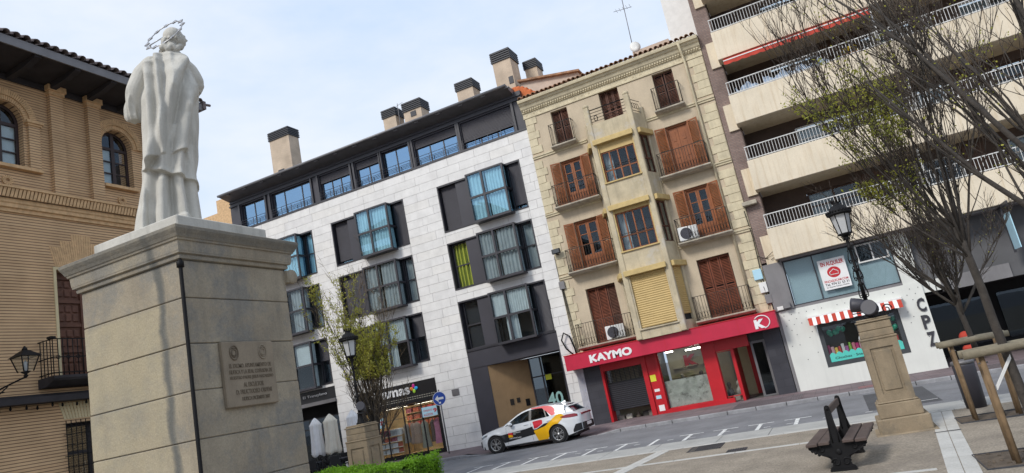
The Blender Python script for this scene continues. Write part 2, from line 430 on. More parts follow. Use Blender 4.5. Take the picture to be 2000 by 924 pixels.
# tree pits (soil) with a low steel edge
for k, (x0,x1,y0,y1) in enumerate(((1.36,3.1,11.75,12.95),(1.72,3.4,16.42,17.3))):
    mb = MB(); mb.add([(x0,y0,G(x0)+0.006),(x1,y0,G(x1)+0.006),(x1,y1,G(x1)+0.006),(x0,y1,G(x0)+0.006)], [(0,1,2,3)]); struct('tree_pit', mb, MT['soil'])
    mb = MB()
    for a in ((x0,x1,y0-0.012,y0),(x0,x1,y1,y1+0.012),(x0-0.012,x0,y0,y1)): mb.box(a[0],a[1],a[2],a[3],G(x0)-0.05,G(x0)+0.02)
    struct('pit_edge', mb, MT['grate'])
# drain grates let into the plaza: frame with bars
def grate(x0,x1,y0,y1,lab):
    t = thing('drain_grate', (x0,y0,G(x0)), lab, 'drain')
    z = G((x0+x1)/2)
    m2 = MB()
    m2.box(x0,x1,y0,y0+0.03,z-0.03,z+0.012); m2.box(x0,x1,y1-0.03,y1,z-0.03,z+0.012); m2.box(x0,x0+0.03,y0,y1,z-0.03,z+0.0115); m2.box(x1-0.03,x1,y0,y1,z-0.03,z+0.0115)
    part('frame', m2, MT['grate'], t)
    m2 = MB(); m2.quad((x0,y0,z+0.003),(x1,y0,z+0.003),(x1,y1,z+0.003),(x0,y1,z+0.003)); part('sump', m2, MT['room'], t)
    n = int((x1-x0)/0.06); m2 = MB()
    for i in range(n):
        u = x0+0.03+(x1-x0-0.06)*(i+0.5)/n; m2.box(u-0.016,u+0.016,y0+0.03,y1-0.03,z-0.02,z+0.010)
    part('bars', m2, MT['grate'], t)
grate(-3.98,-3.16,17.8,18.66,'large dark square metal drain grate in the plaza near the pale granite strip')
grate(-2.9,-2.46,16.88,17.28,'small dark metal drain cover beside the thin pale line in the plaza')
# motorcycle bay marks: stems 1 m apart with a short bar at the top
for k in range(11):
    x = -11.56 + k*1.0
    mb = MB(); w = 0.055; dz = 0.004
    mb.quad((x-w,20.36,G(x)+dz),(x+w,20.36,G(x)+dz),(x+w,21.72,G(x)+dz),(x-w,21.72,G(x)+dz))
    if k not in (6,): mb.quad((x-0.36,21.66,G(x-0.36)+dz+0.001),(x+0.36,21.66,G(x+0.36)+dz+0.001),(x+0.36,21.76,G(x+0.36)+dz+0.001),(x-0.36,21.76,G(x-0.36)+dz+0.001))
    struct('bay_marking', mb, MT['paint'])
mb = MB(); mb.quad((-18,19.6+0.8,0.004),(-11.6,20.42,0.004),(-11.2,20.5,0.004),(-18,20.5,0.004)); struct('bay_marking', mb, MT['paint'])
mb = MB(); mb.quad((0.35,21.35,G(1)+0.009),(1.9,21.35,G(1)+0.009),(1.9,21.43,G(1)+0.009),(0.35,21.43,G(1)+0.009)); struct('bay_marking', mb, MT['paint'])
mb = MB()
for k in range(10):
    x = -8 + k*0.9 + ru(-.2,.2); y = 20.8+ru(-.2,.3)
    mb.quad((x,y,G(x)+0.004),(x+.18,y+.02,G(x+.18)+0.004),(x+.2,y+.09,G(x+.2)+0.004),(x+.03,y+.07,G(x)+0.004))
struct('worn_number_paint', mb, MT['paint'])
# far pavement, lowered where the car stands
KH = 0.12
def drop(x):
    if -14.0 <= x <= -8.6: return 0.0
    if -14.6 <= x < -14.0: return (-14.0-x)/0.6
    if -8.6 < x <= -8.2: return (x+8.6)/0.4
    return 1.0
mb = MB()
for a, b in zip(XB, XB[1:]):
    for y0, y1, f0, f1 in ((YC+0.16, 27.9, 1, 1), (27.9, 28.6, 1, 0), (28.6, YF+9, 0, 0)):
        z = lambda x, f: G(x) + 0.01 + (KH-0.01)*(1-(1-drop(x))*f)
        mb.quad((a,y0,z(a,f0)),(b,y0,z(b,f0)),(b,y1,z(b,f1)),(a,y1,z(a,f1)))
struct('far_pavement', mb, MT['pavement'])
kr = bpy.data.objects.new('far_kerb', None); COL.objects.link(kr); kr['kind'] = 'structure'; ORG[kr.name] = Vector((0,0,0))
x = -32.0
while x < 12:
    b = x + ru(0.98,1.02); m2 = MB(); za = G(x)+0.012+(KH-0.008)*drop(x+0.01); zb = G(b)+0.012+(KH-0.008)*drop(b-0.01); g = 0.012
    y0, y1 = YC, YC+0.16
    m2.add([(x+g,y0,G(x)-0.1),(b-g,y0,G(b)-0.1),(b-g,y1,G(b)-0.1),(x+g,y1,G(x)-0.1),
            (x+g,y0+0.02,za),(b-g,y0+0.02,zb),(b-g,y1,zb),(x+g,y1,za),(x+g,y0,za-0.02),(b-g,y0,zb-0.02)],
           [(0,3,2,1),(4,5,6,7),(8,9,5,4),(0,1,9,8),(1,2,6,5,9),(2,3,7,6),(3,0,8,4,7)])
    part('kerbstone', m2, MT['kerb'], kr); x = b
# tactile strips on the far pavement (ribbed)
MT['tactile'] = pmat('tactile', (0.16,0.14,0.145), rough=0.8, var=0.2, scale=4)
def tactile(x0,x1,y0,y1):
    mb = MB(); z = lambda x: G(x)+KH+0.004
    n = int((x1-x0)/0.085)
    for i in range(n):
        u = x0 + i*0.085; mb.add([(u,y0,z(u)),(u+.045,y0,z(u)),(u+.045,y1,z(u)),(u,y1,z(u)),(u,y0,z(u)+.012),(u+.045,y0,z(u)+.012),(u+.045,y1,z(u)+.012),(u,y1,z(u)+.012)],
            [(4,5,6,7),(0,1,5,4),(1,2,6,5),(2,3,7,6),(3,0,4,7)])
    struct('tactile_paving', mb, MT['tactile'])
tactile(-4.0,-1.6,YC+0.3,28.6); tactile(3.4,6.0,YC+0.3,28.0)
MT['pink_tile'] = pmat('pink_tile', (0.36,0.17,0.17), rough=0.85, var=0.2, scale=5)
mb = MB()
for i in range(5):
    mb.quad((0.2,26.9+i*.16,G(0.2)+KH+.003),(1.7,26.9+i*.16,G(1.7)+KH+.003),(1.7,26.99+i*.16,G(1.7)+KH+.003),(0.2,26.99+i*.16,G(0.2)+KH+.003))
struct('pink_paving', mb, MT['pink_tile'])
# ------------------------------------------------------------------ white stone apartment building
MT['wstone'] = [pmat('white_stone_%d'%k, c, rough=0.75, var=0.07, scale=2.2, fine=0.04, streak=0.12, streak_col=(0.40,0.37,0.34), spec=0.3)
                for k, c in enumerate(((0.70,0.69,0.675),(0.72,0.71,0.695),(0.685,0.675,0.665),(0.71,0.695,0.67)))]
MT['joint'] = pmat('joint', (0.30,0.29,0.285), rough=0.9, var=0.1)
MT['chimney_brick'] = brickmat('chimney_brick', (0.60,0.48,0.36), (0.56,0.45,0.34), (0.50,0.41,0.32), 0.24, 0.07, 0.008, bump=0.3)
MT['louvre'] = pmat('louvre', (0.03,0.032,0.04), rough=0.5, var=0.1)
MT['zinc'] = pmat('zinc', (0.17,0.165,0.17), rough=0.5, var=0.12, scale=2, metal=0.4)
MT['wood_clad'] = pmat('wood_clad', (0.36,0.23,0.115), rough=0.6, var=0.12, scale=1.2, streak=0.3, streak_col=(0.27,0.165,0.08))
WX0, WX1 = -29.15, -10.42
wb = thing('apartment_building', (-20, YF+6, 0.1), 'modern white stone apartment building with black window bays and a dark metal top floor', 'building')
recs = []
for u0, u1 in ((-15.71,-11.14),(-22.31,-17.73),(-28.18,-23.60)):
    for z0, z1 in ((10.28,12.65),(7.39,9.72),(4.45,6.82)): recs.append([u0,u1,z0,z1])
PORT = (-15.71,-11.10,-0.5,4.4499); SHOP = (-22.2,-17.66,-0.5,3.60); CAFE = (-28.2,-23.55,-0.5,4.30)
holes = [tuple(r) for r in recs] + [PORT, SHOP, CAFE]
# carrier wall behind the slabs
mb = MB(TS); mb.wall(WX0, WX1, -0.3, 13.94, [(h[0]-.001,h[1]+.001,h[2]-.001,h[3]+.001) for h in holes], d=-0.03, depth=0.35)
mb.quad((WX0,-0.03,-0.3),(WX0,-14,-0.3),(WX0,-14,13.94),(WX0,-0.03,13.94)); mb.quad((WX1,-0.03,-0.3),(WX1,-14,-0.3),(WX1,-14,13.94),(WX1,-0.03,13.94))
wall_o = part('wall', mb, MT['joint'], wb)
# stone slabs, one mesh each: courses 0.425 m high
slabs = []; z = 13.94; row = 0; CH = 0.425
while z > 0.05:
    zt, zb_ = z, max(z-CH, -0.1); row += 1
    u = WX0 - ru(0,1.0)
    while u < WX1:
        L = random.choice((1.05,1.3,1.5,1.7,1.9)); a, b = max(u,WX0), min(u+L,WX1); u += L
        if b-a < 0.05: continue
        segs = [(a,b,zb_,zt)]
        for h in holes:
            ns = []
            for (p,q,c,e) in segs:
                if q <= h[0] or p >= h[1] or e <= h[2] or c >= h[3]: ns.append((p,q,c,e)); continue
                # vertical overlap; keep parts outside
                if p < h[0]: ns.append((p,h[0],c,e))
                if q > h[1]: ns.append((h[1],q,c,e))
                m0, m1 = max(p,h[0]), min(q,h[1])
                if e > h[3]: ns.append((m0,m1,h[3],e))
                if c < h[2]: ns.append((m0,m1,c,h[2]))
            segs = ns
        slabs += [s for s in segs if s[1]-s[0] > 0.03 and s[3]-s[2] > 0.03]
    z -= CH
slabs.sort(key=lambda s: -(s[1]-s[0])*(s[3]-s[2])*(1/(abs(s[0])+10)))
rest = [MB(TS) for _ in range(4)]; g = 0.006
for k, (a,b,c,e) in enumerate(slabs):
    mi = random.choice((0,0,1,1,2,3)); dd = ru(-0.002,0.003)
    if k < 296:
        m2 = MB(TS); m2.box(a+g,b-g,-0.04,dd,c+g,e-g); part('stone_slab', m2, MT['wstone'][mi], wb)
    else: rest[mi].box(a+g,b-g,-0.04,dd,c+g,e-g)
for i, m2 in enumerate(rest):
    if m2.v: r_ = part('stone_slabs_rest', m2, MT['wstone'][i], wb); r_['kind'] = 'stuff'
def curtain(mb, u0, u1, z0, z1, d, n=None, amp=0.04, pitch=0.19):
    n = n or max(6, int((u1-u0)/0.02)); ph = ru(0,6)
    def fn(a, b):
        u = u0+(u1-u0)*a
        return (u, d + amp*math.sin(u*2*math.pi/pitch+ph+0.6*math.sin(u*9)) + 0.01*math.sin(b*7+u*5), z0+(z1-z0)*b)
    mb.grid(fn, n, 2)
def framed(parent, name, u0, u1, z0, z1, d, cols, rows, fw, mat, gmat, T=TS, depth=0.06, back=None):
    # window: frame (with sub-part panes) in the plane d
    m2 = MB(T); dz0 = d-depth
    m2.box(u0,u0+fw,dz0,d,z0,z1); m2.box(u1-fw,u1,dz0,d,z0,z1); m2.box(u0+fw,u1-fw,dz0,d-.002,z0,z0+fw); m2.box(u0+fw,u1-fw,dz0,d-.002,z1-fw,z1)
    for c in cols: m2.box(u0+(u1-u0)*c-fw/2,u0+(u1-u0)*c+fw/2,dz0,d-.003,z0+fw,z1-fw)
    for r in rows: m2.box(u0+fw,u1-fw,dz0,d-.004,z0+(z1-z0)*r-fw/2,z0+(z1-z0)*r+fw/2)
    fo = part(name, m2, mat, parent)
    us = [u0]+[u0+(u1-u0)*c for c in cols]+[u1]; zs = [z0]+[z0+(z1-z0)*r for r in rows]+[z1]
    for a, b in zip(us, us[1:]):
        for c, e in zip(zs, zs[1:]):
            m2 = MB(T); q = fw*0.4; m2.box(a+q,b-q,d-depth*0.6,d-depth*0.4,c+q,e-q); part('pane', m2, gmat, fo)
    return fo
def blind(parent, u0, u1, z0, z1, d, mat=None, pitch=0.05):
    m2 = MB(TS); n = max(2,int((z1-z0)/pitch))
    poly = []
    for i in range(n):
        a = z0+(z1-z0)*i/n; b = z0+(z1-z0)*(i+1)/n
        m2.add([(u0,d,a),(u1,d,a),(u1,d+0.012,(a+b)/2),(u0,d+0.012,(a+b)/2),(u1,d,b),(u0,d,b)], [(0,1,2,3),(3,2,4,5)])
    return part('roller_blind', m2, mat or MT['dark_panel'], parent)
def unit(u0, u1, z0, z1, left, bayc, right, gl, label=None):
    """one recessed black window unit with a projecting glazed bay"""
    m2 = MB(TS); m2.box(u0,u1,-0.36,-0.34,z0,z1); m2.box(u0,u0+.06,-0.34,0.02,z0,z1); m2.box(u1-.06,u1,-0.34,0.02,z0,z1); m2.box(u0+.06,u1-.06,-0.34,0.018,z1-.07,z1); m2.box(u0+.06,u1-.06,-0.34,0.03,z0,z0+.06)
    ro = part('window_recess', m2, MT['dark_metal'], wb)
    b0, b1 = u0+1.86, u0+3.86
    # left window slot
    if left == 'blind': blind(ro, u0+.12, u0+.98, z0+(0.22 if rnd()<.5 else .06), z1-.07, -0.2)
    wl_ = framed(ro, 'window', u0+.12, u0+.98, z0+.06, z1-.07, -0.25, [], [0.5], .06, MT['dark_metal'], gl)
    if left in ('green','grey'):
        m2 = MB(TS); curtain(m2, u0+.18, u0+.92, z0+.1, z1-.1, -0.30); part('curtain', m2, MT['curtain_green' if left == 'green' else 'curtain_grey'], wl_)
    m2 = MB(TS); m2.box(u0+1.0,b0-.002,-0.33,-0.06,z0+.06,z1-.07); part('panel', m2, MT['dark_panel'], ro)
    # bay
    P = 0.50
    m2 = MB(TS); w = 0.085
    for (a,b) in ((b0,b0+w),(b1-w,b1)): m2.box(a,b,P-w,P,z0-.10,z1-.03)
    m2.box(b0+w,b1-w,P-w,P-.002,z1-.03-w,z1-.03); m2.box(b0+w,b1-w,P-w,P-.002,z0-.10,z0-.10+w*1.3)
    m2.box(b0,b1,-0.33,P-w-.001,z1-.09,z1-.03); m2.box(b0,b1,-0.33,P-w-.001,z0-.10,z0-.02)   # roof and floor
    um = b0+(b1-b0)*0.42; zm = (z0+z1)/2-.05
    m2.box(um-.05,um+.05,P-w+.005,P-.004,z0,z1-.1); m2.box(b0+w,b1-w,P-w+.006,P-.005,zm-.05,zm+.05)
    for uu in (b0,b1-w): m2.box(uu,uu+w,-0.33,-0.20,z0-.02,z1-.09); m2.box(uu+.001,uu+w-.001,-0.2,P-w,zm-.05,zm+.05)
    bo = part('glazed_bay', m2, MT['dark_metal'], wb)
    for (a,b) in ((b0+w,um-.05),(um+.05,b1-w)):
        for (c,e) in ((z0+.01,zm-.05),(zm+.05,z1-.11)):
            m3 = MB(TS); m3.box(a,b,P-.055,P-.045,c,e); part('pane', m3, gl, bo)
    for uu in (b0+.04,b1-.045):
        for (c,e) in ((z0-.02,zm-.05),(zm+.05,z1-.09)):
            m3 = MB(TS); m3.box(uu,uu+.008,-0.20,P-w,c,e); part('pane', m3, gl, bo)
    if bayc:
        bayc, _, mode = bayc.partition(':')
        m3 = MB(TS); cm = MT[bayc]
        if mode == 'top': curtain(m3, b0+.1, um+.02, zm, z1-.12, P-.16, amp=.006); curtain(m3, um+.06, b1-.09, zm, z1-.12, P-.17, pitch=.12); curtain(m3, um-.25, um+.35, z0, zm, P-.2)
        elif mode == 'flat': curtain(m3, b0+.1, b1-.09, zm+.05, z1-.12, P-.15, amp=.003)
        elif mode == 'part': curtain(m3, b0+.1, b0+.5, z0, z1-.12, P-.16); curtain(m3, um+.2, b1-.3, z0, z1-.12, P-.17)
        else: curtain(m3, b0+.1, um+.1, z0, z1-.12, P-.16, pitch=ru(.13,.24)); curtain(m3, um+.14, b1-.09, z0, z1-.12, P-.17, pitch=ru(.13,.24))
        part('curtain', m3, cm, bo)
        m3 = MB(lambda p: TS((b1-.12+p[1], p[0], p[2]))); curtain(m3, 0.0, P-.2, z0, z1-.12, 0.0); part('curtain', m3, cm, bo)
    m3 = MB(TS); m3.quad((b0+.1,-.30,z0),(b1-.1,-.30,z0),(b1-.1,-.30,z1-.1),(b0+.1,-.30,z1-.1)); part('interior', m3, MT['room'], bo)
    # right slot
    if right == 'blind': blind(ro, b1+.06, u1-.07, z0+.25, z1-.07, -0.12)
    elif right == 'closed': blind(ro, b1+.06, u1-.07, z0+.06, z1-.07, -0.12)
    elif right == 'half': blind(ro, b1+.06, u1-.07, z0+1.2, z1-.07, -0.12)
    wr = framed(ro, 'window', b1+.04, u1-.07, z0+.06, z1-.07, -0.22, [], [0.5], .06, MT['dark_metal'], gl)
    if right in ('grey','open','curtain'):
        m3 = MB(TS); curtain(m3, b1+.12, u1-.12, z0+.1, z1-.1, -0.31, amp=0.02); part('curtain', m3, MT['curtain_grey' if right != 'curtain' else 'curtain'], wr)
gB, gM = MT['glass_blue'], MT['glass_mid']  # sky reflection put into the tint: upper row bluer, lower rows clearer
spec = [ # column A rows 3,2,1 ; B ; C
 ('blind','curtain','blind',gB),('green','curtain_grey','open',gM),('half','curtain:top','closed',gM),
 ('blind','curtain','closed',gB),('blind','curtain_grey','grey',gM),('blind','curtain:top','half',gM),
 ('blind','curtain','curtain',gB),('blind','curtain_grey:part','open',gM),('blind','curtain:flat','half',gM)]
for r, s in zip(recs, spec): unit(*r, *s)
# dark top floor: posts, lintels, shutters, ribbon windows, thin railing, eave
PB, PT = 13.94, 16.0
pw = [(-28.35,-26.6),(-26.1,-23.35),(-22.7,-20.7),(-20.3,-18.75),(-18.62,-16.95),(-16.6,-14.15),(-13.85,-11.05)]
wtop = [15.32,15.36,15.0,15.05,15.3,15.0,14.42]
mb = MB(TS); hol = []
for (a,b), t in zip(pw, wtop): hol.append((a,b,14.08,15.45))
mb.wall(WX0, WX1, PB, PT, hol, d=-0.10, depth=0.22)
mb.quad((WX0,-0.1,PB),(WX0,-14,PB),(WX0,-14,PT),(WX0,-0.1,PT)); mb.quad((WX1,-0.1,PB),(WX1,-14,PB),(WX1,-14,PT+.3),(WX1,-0.1,PT))
part('top_floor_wall', mb, MT['dark_panel'], wb)
mb = MB(TS); mb.box(WX0-.02,WX1-.0,-0.12,0.035,PB,PB+.09); part('sill_band', mb, MT['dark_metal'], wb)
mb = MB(TS); mb.box(WX0-.02,WX1-.02,-0.097,-0.02,15.52,15.60); mb.box(WX0-.02,WX1-.02,-0.097,-0.045,15.74,15.80); part('lintel_rail', mb, MT['dark_metal'], wb)
for (a,b) in pw:
    for uu in (a-.16,b+.04):
        mb = MB(TS); mb.box(uu,uu+.11,-0.097,-0.005,PB+.092,15.50); part('post', mb, MT['dark_metal'], wb)
for k, ((a,b), t) in enumerate(zip(pw, wtop)):
    nc = [[.5],[.3,.75],[.35,.65],[.5],[.5],[.33,.66],[.33,.66]][k]
    wo = framed(wb, 'ribbon_window', a+.01, b-.01, 14.09, 15.44, -0.24, nc, [], .06, MT['dark_metal'], MT['glass_sky'])
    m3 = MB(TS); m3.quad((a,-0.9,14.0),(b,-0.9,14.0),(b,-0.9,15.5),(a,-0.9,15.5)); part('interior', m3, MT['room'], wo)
    if t < 15.3: blind(wo, a+.02, b-.02, t, 15.44, -0.18, pitch=0.06)
    mb = MB(TS)
    for zz in (14.36,14.50,14.22): mb.tube([(a-.05,0.0,zz),(b+.05,0.0,zz)], .013, 5)
    for i in range(int((b-a)/0.9)+2):
        uu = a+(b-a)*i/(int((b-a)/0.9)+1); mb.box(uu-.012,uu+.012,-0.01,0.012,PB+.06,14.51)
    part('railing', mb, MT['dark_metal'], wb)
mb = MB(TS)
mb.add([(WX0-.05,0.62,16.06),(WX1-.35,0.62,16.06),(WX1-.35,-0.2,15.86),(WX0-.05,-0.2,15.86),(WX0-.05,0.62,16.14),(WX1-.35,0.62,16.14),(WX1-.35,-13.5,17.5),(WX0-.05,-13.5,17.5)],
       [(0,1,2,3),(0,4,5,1),(4,7,6,5),(0,3,7,4),(1,5,6,2)])
part('roof', mb, MT['zinc'], wb)
mb = MB(TS); mb.tube([(WX0-.07,0.68,16.12),(WX1-.36,0.68,16.12)], .075, 8); part('gutter', mb, MT['zinc'], wb)
for k in range(15):
    uu = WX0+.6+k*1.27; mb = MB(TS); mb.box(uu-.12,uu+.12,0.50,0.64,16.0,16.055); part('eave_bracket', mb, MT['zinc'], wb)
# chimneys on the roof
def chimney(x0,x1,y0,z0,z1,cap,vent=None,dy=0.9):
    m2 = MB(); m2.box(x0,x1,y0,y0+dy,z0,z1-cap); ch = part('chimney', m2, MT['chimney_brick'], wb)
    m2 = MB(); n = 5
    m2.box(x0+.08,x1-.08,y0+.08,y0+dy-.08,z1-cap,z1-.05)
    for i in range(n):
        zz = z1-cap+cap*(i+.1)/n; m2.box(x0-.06,x1+.06,y0-.06,y0+dy+.06,zz,zz+cap/n*.55)
    m2.box(x0-.04,x1+.04,y0-.04,y0+dy+.04,z1-.05,z1); part('chimney_cap', m2, MT['louvre'], ch)
    if vent:
        for (a,b,c,e) in vent:
            m2 = MB(); m2.box(a,b,y0-.03,y0-.001,c,e); part('vent', m2, MT['louvre'], ch)
chimney(-27.95,-26.45,32.6,16.8,20.45,.55,[(-27.55,-27.1,17.55,17.9)])
chimney(-19.95,-19.1,33,16.8,19.2,.5)
chimney(-18.55,-17.4,33,16.8,19.15,.55,[(-18.1,-17.75,18.2,18.5)])
chimney(-15.05,-14.05,33,16.8,19.1,.5)
chimney(-12.65,-11.6,33,16.8,19.95,.6,[(-11.9,-11.65,17.9,18.3)],dy=1.1)
chimney(-11.45,-10.75,34.6,17,19.6,.5)
mb = MB(); mb.tube([(-18.9,33,17),(-18.85,33,19.3)],.02,5); mb.tube([(-19.2,33,19.1),(-18.5,33,19.25)],.012,4); mb.tube([(-19.1,33,18.9),(-18.7,33,18.95)],.012,4); part('aerial', mb, MT['zinc'], wb)
# ---- portal 40
mb = MB(TS); mb.wall(PORT[0],PORT[1],0.02,4.45,[(-14.80,-11.15,0.02,3.60,1.6)],d=-0.02); part('portal_panel', mb, MT['dark_panel'], wb)
mb = MB(TS); mb.box(PORT[0],PORT[1],-0.02,0.02,4.40,4.46); mb.box(PORT[0]+.0,-14.80,-0.019,0.0,3.60,3.62); part('panel_joint', mb, MT['dark_metal'], wb)
mb = MB(TS); mb.add([(-14.795,-0.05,0.02),(-13.36,-1.5,0.02),(-13.36,-1.5,3.58),(-14.795,-0.05,3.58)],[(0,1,2,3)]); pr = part('porch_cladding', mb, MT['wood_clad'], wb)
def on_clad(t, z, w, h, mat, nm):
    m2 = MB(TS); 
    def q(a): return (-14.795+1.435*a, -0.05-1.45*a)
    a0 = t-w; a1 = t+w; (x0,y0),(x1,y1) = q(a0), q(a1)
    n = Vector((1.45,1.435)).normalized()*0.02
    m2.add([(x0,y0,z-h),(x1,y1,z-h),(x1,y1,z+h),(x0,y0,z+h)]+[(x0+n.x,y0+n.y,z-h),(x1+n.x,y1+n.y,z-h),(x1+n.x,y1+n.y,z+h),(x0+n.x,y0+n.y,z+h)], [(0,1,2,3),(4,5,6,7),(0,1,5,4),(1,2,6,5),(2,3,7,6),(3,0,4,7)])
    part(nm, m2, mat, pr)
on_clad(.42,1.75,.045,.14,MT['rusty_iron'],'entry_panel'); on_clad(.58,1.78,.04,.11,MT['rusty_iron'],'entry_panel'); on_clad(.8,1.6,.05,.16,MT['black_iron'],'letter_box')
dw = framed(wb,'glazed_door',-13.35,-11.16,0.02,3.58,-1.45,[.27,.75],[.74],.06,MT['dark_metal'],MT['glass_dark'])
mb = MB(TS); mb.quad((-13.36,-3.2,0),(-11.1,-3.2,0),(-11.1,-3.2,3.6),(-13.36,-3.2,3.6)); part('hall_wall', mb, pmat('hall_wall',(0.13,0.115,0.08),var=.3,scale=.8), wb)
MT['mint'] = pmat('mint', (0.30,0.52,0.50), rough=0.6, var=0.05)
text_part('house_number','40',-12.72,-11.95,1.22,1.82,-1.43,MT['mint'],dw,bold=0.02)
MT['yellow_sign'] = pmat('yellow_sign',(0.70,0.72,0.05),rough=.5,var=.05)
mb = MB(TS); mb.box(-12.62,-12.32,-1.43,-1.425,2.42,2.66); ys = part('notice', mb, MT['yellow_sign'], dw)
mb = MB(TS); mb.box(-16.86,-16.48,0.005,0.03,2.56,2.86); pl = part('wall_plate', mb, MT['zinc'], wb)
# ---- shop "tramas"
MT['shop_black'] = pmat('shop_black',(0.012,0.012,0.014),rough=.4,var=.1)
MT['sign_white'] = pmat('sign_white',(0.78,0.78,0.78),rough=.5,var=.03)
mb = MB(TS); mb.box(SHOP[0],SHOP[1],-0.3,0.02,2.62,3.60); sf = part('shop_fascia', mb, MT['shop_black'], wb)
text_part('lettering','tramas',-21.35,-19.12,3.08,3.50,0.025,MT['sign_white'],sf,bold=0.03,ext=.03)
pc = [(0.55,0.02,0.25),(0.02,0.35,0.7),(0.35,0.6,0.05),(0.85,0.25,0.03)]
for k,(du,dz) in enumerate(((0,.12),(.13,0),(0,-.12),(-.13,0))):
    mb = MB(TS); mb.ball((-18.88+du,0.05,3.30+dz),.085,10,6,(1 if dz else 1.25,.3,1.25 if dz else 1)); part('flower_petal', mb, pmat('petal_%d'%k,pc[k],rough=.4,var=.03), sf)
mb = MB(TS)
for r_ in range(2):
    for k in range(30): mb.box(-21.8+k*.136,-21.8+k*.136+.09,0.02,0.03,2.80+r_*.1,2.83+r_*.1)
part('fascia_vents', mb, pmat('vent_strip',(.35,.33,.28),var=.1), sf)
mb = MB(TS); mb.box(SHOP[0],SHOP[1],-0.3,0.0,0.0,0.24); part('shop_plinth', mb, MT['shop_black'], wb)
for a_,b_ in ((SHOP[1]-.16,SHOP[1]),(SHOP[0],SHOP[0]+.16)):
    mb = MB(TS); mb.box(a_,b_,-0.2,0.01,0.24,2.62); part('shop_jamb', mb, MT['shop_black'], wb)
sw = framed(wb,'shop_window',SHOP[0]+.16,SHOP[1]-.16,0.26,2.60,-0.10,[.28,.53,.78],[],.05,MT['shop_black'],MT['glass_clear'])
MT['shop_wall'] = pmat('shop_wall',(0.50,0.38,0.22),rough=.8,var=.15,scale=2)
mb = MB(TS); mb.quad((SHOP[0],-2.2,0.1),(SHOP[1],-2.2,0.1),(SHOP[1],-2.2,2.7),(SHOP[0],-2.2,2.7)); mb.quad((SHOP[0],-.1,0.26),(SHOP[1],-.1,0.26),(SHOP[1],-2.2,0.26),(SHOP[0],-2.2,0.26)); mb.quad((SHOP[0],-.1,2.61),(SHOP[1],-.1,2.61),(SHOP[1],-2.2,2.61),(SHOP[0],-2.2,2.61)); mb.quad((SHOP[0],-.1,0.1),(SHOP[0],-2.2,0.1),(SHOP[0],-2.2,2.7),(SHOP[0],-.1,2.7)); mb.quad((SHOP[1],-.1,0.1),(SHOP[1],-2.2,0.1),(SHOP[1],-2.2,2.7),(SHOP[1],-.1,2.7))
part('shop_interior', mb, MT['shop_wall'], wb)
# shop ceiling lamp strip (lit)
for k in range(2):
    mb = MB(TS); mb.box(-21.6+2.0*k,-20.2+2.0*k,-1.2,-1.0,2.56,2.60); part('ceiling_lamp', mb, emimat('shop_lamp_%d'%k,(1,.9,.72),9), wb)

# goods in the shop window
shopg = 'goods in the clothes shop window'
def cmat(n, c): return pmat(n, c, rough=.9, var=.1, scale=6)
mb = MB(TS); mb.tube([(-21.9,-0.75,2.02),(-17.95,-0.75,2.02)],.015,6)
for u in (-21.9,-19.9,-17.95): mb.tube([(u,-0.75,0.26),(u,-0.75,2.02)],.015,6)
solo('clothes_rail', mb, MT['zinc'], 'long steel clothes rail in the shop window under the black sign', 'clothes rail', (-19.9,YF+.75,.26))
def garment(u, z0, z1, w, mat, label, d=-0.7, skirt=True):
    m2 = MB(TS)
    prof = [(0,.12),(.06,.5),(.14,1.0),(.3,.86),(.55,.9),(.8,1.08),(1,1.22 if skirt else .95)]
    def fn(a, b):
        ang = 2*math.pi*a; t = 1-b
        for (t0,w0),(t1,w1) in zip(prof, prof[1:]):
            if t0 <= t <= t1: ww = w0+(w1-w0)*(t-t0)/(t1-t0+1e-9); break
        r = w/2*ww*(1+.06*math.sin(ang*5+u*7)*t)
        return (u+r*math.cos(ang), d+.10*math.sin(ang)*ww, z0+(z1-z0)*b)
    m2.grid(fn, 18, 12, closed_u=True)
    m2.tube([(u,d,z1),(u,d,z1+.05),(u+.02,d,2.03)],.008,4)
    return solo('hanging_garment', m2, mat, label, 'garment', TS((u,d,z0)), shopg)
garment(-18.22,.55,1.72,.38,cmat('pink_cloth',(0.62,0.26,0.40)),'pink dress hanging at the end of the clothes shop window',d=-.45)
garment(-17.98,.6,1.75,.3,cmat('pale_cloth',(0.42,0.43,0.38)),'pale sage tunic hanging between the pink dress and the window jamb')
garment(-18.6,.65,1.72,.34,cmat('dark_cloth',(0.16,0.13,0.13)),'dark plum top hanging beside the pink dress')
garment(-18.95,.45,1.74,.46,cmat('sage_cloth',(0.34,0.34,0.29)),'long sage grey dress hanging in the clothes shop window',d=-.5)
garment(-19.4,.7,1.74,.44,cmat('beige_cloth',(0.40,0.29,0.23)),'beige brown dress hanging in the clothes shop window',d=-.5)
garment(-19.75,.72,1.72,.36,cmat('taupe_cloth',(0.33,0.25,0.22)),'taupe dress hanging beside the beige brown dress')
garment(-20.15,.8,1.74,.34,cmat('grey_cloth',(0.30,0.28,0.27)),'grey taupe tunic hanging next to the folded linen shelves')
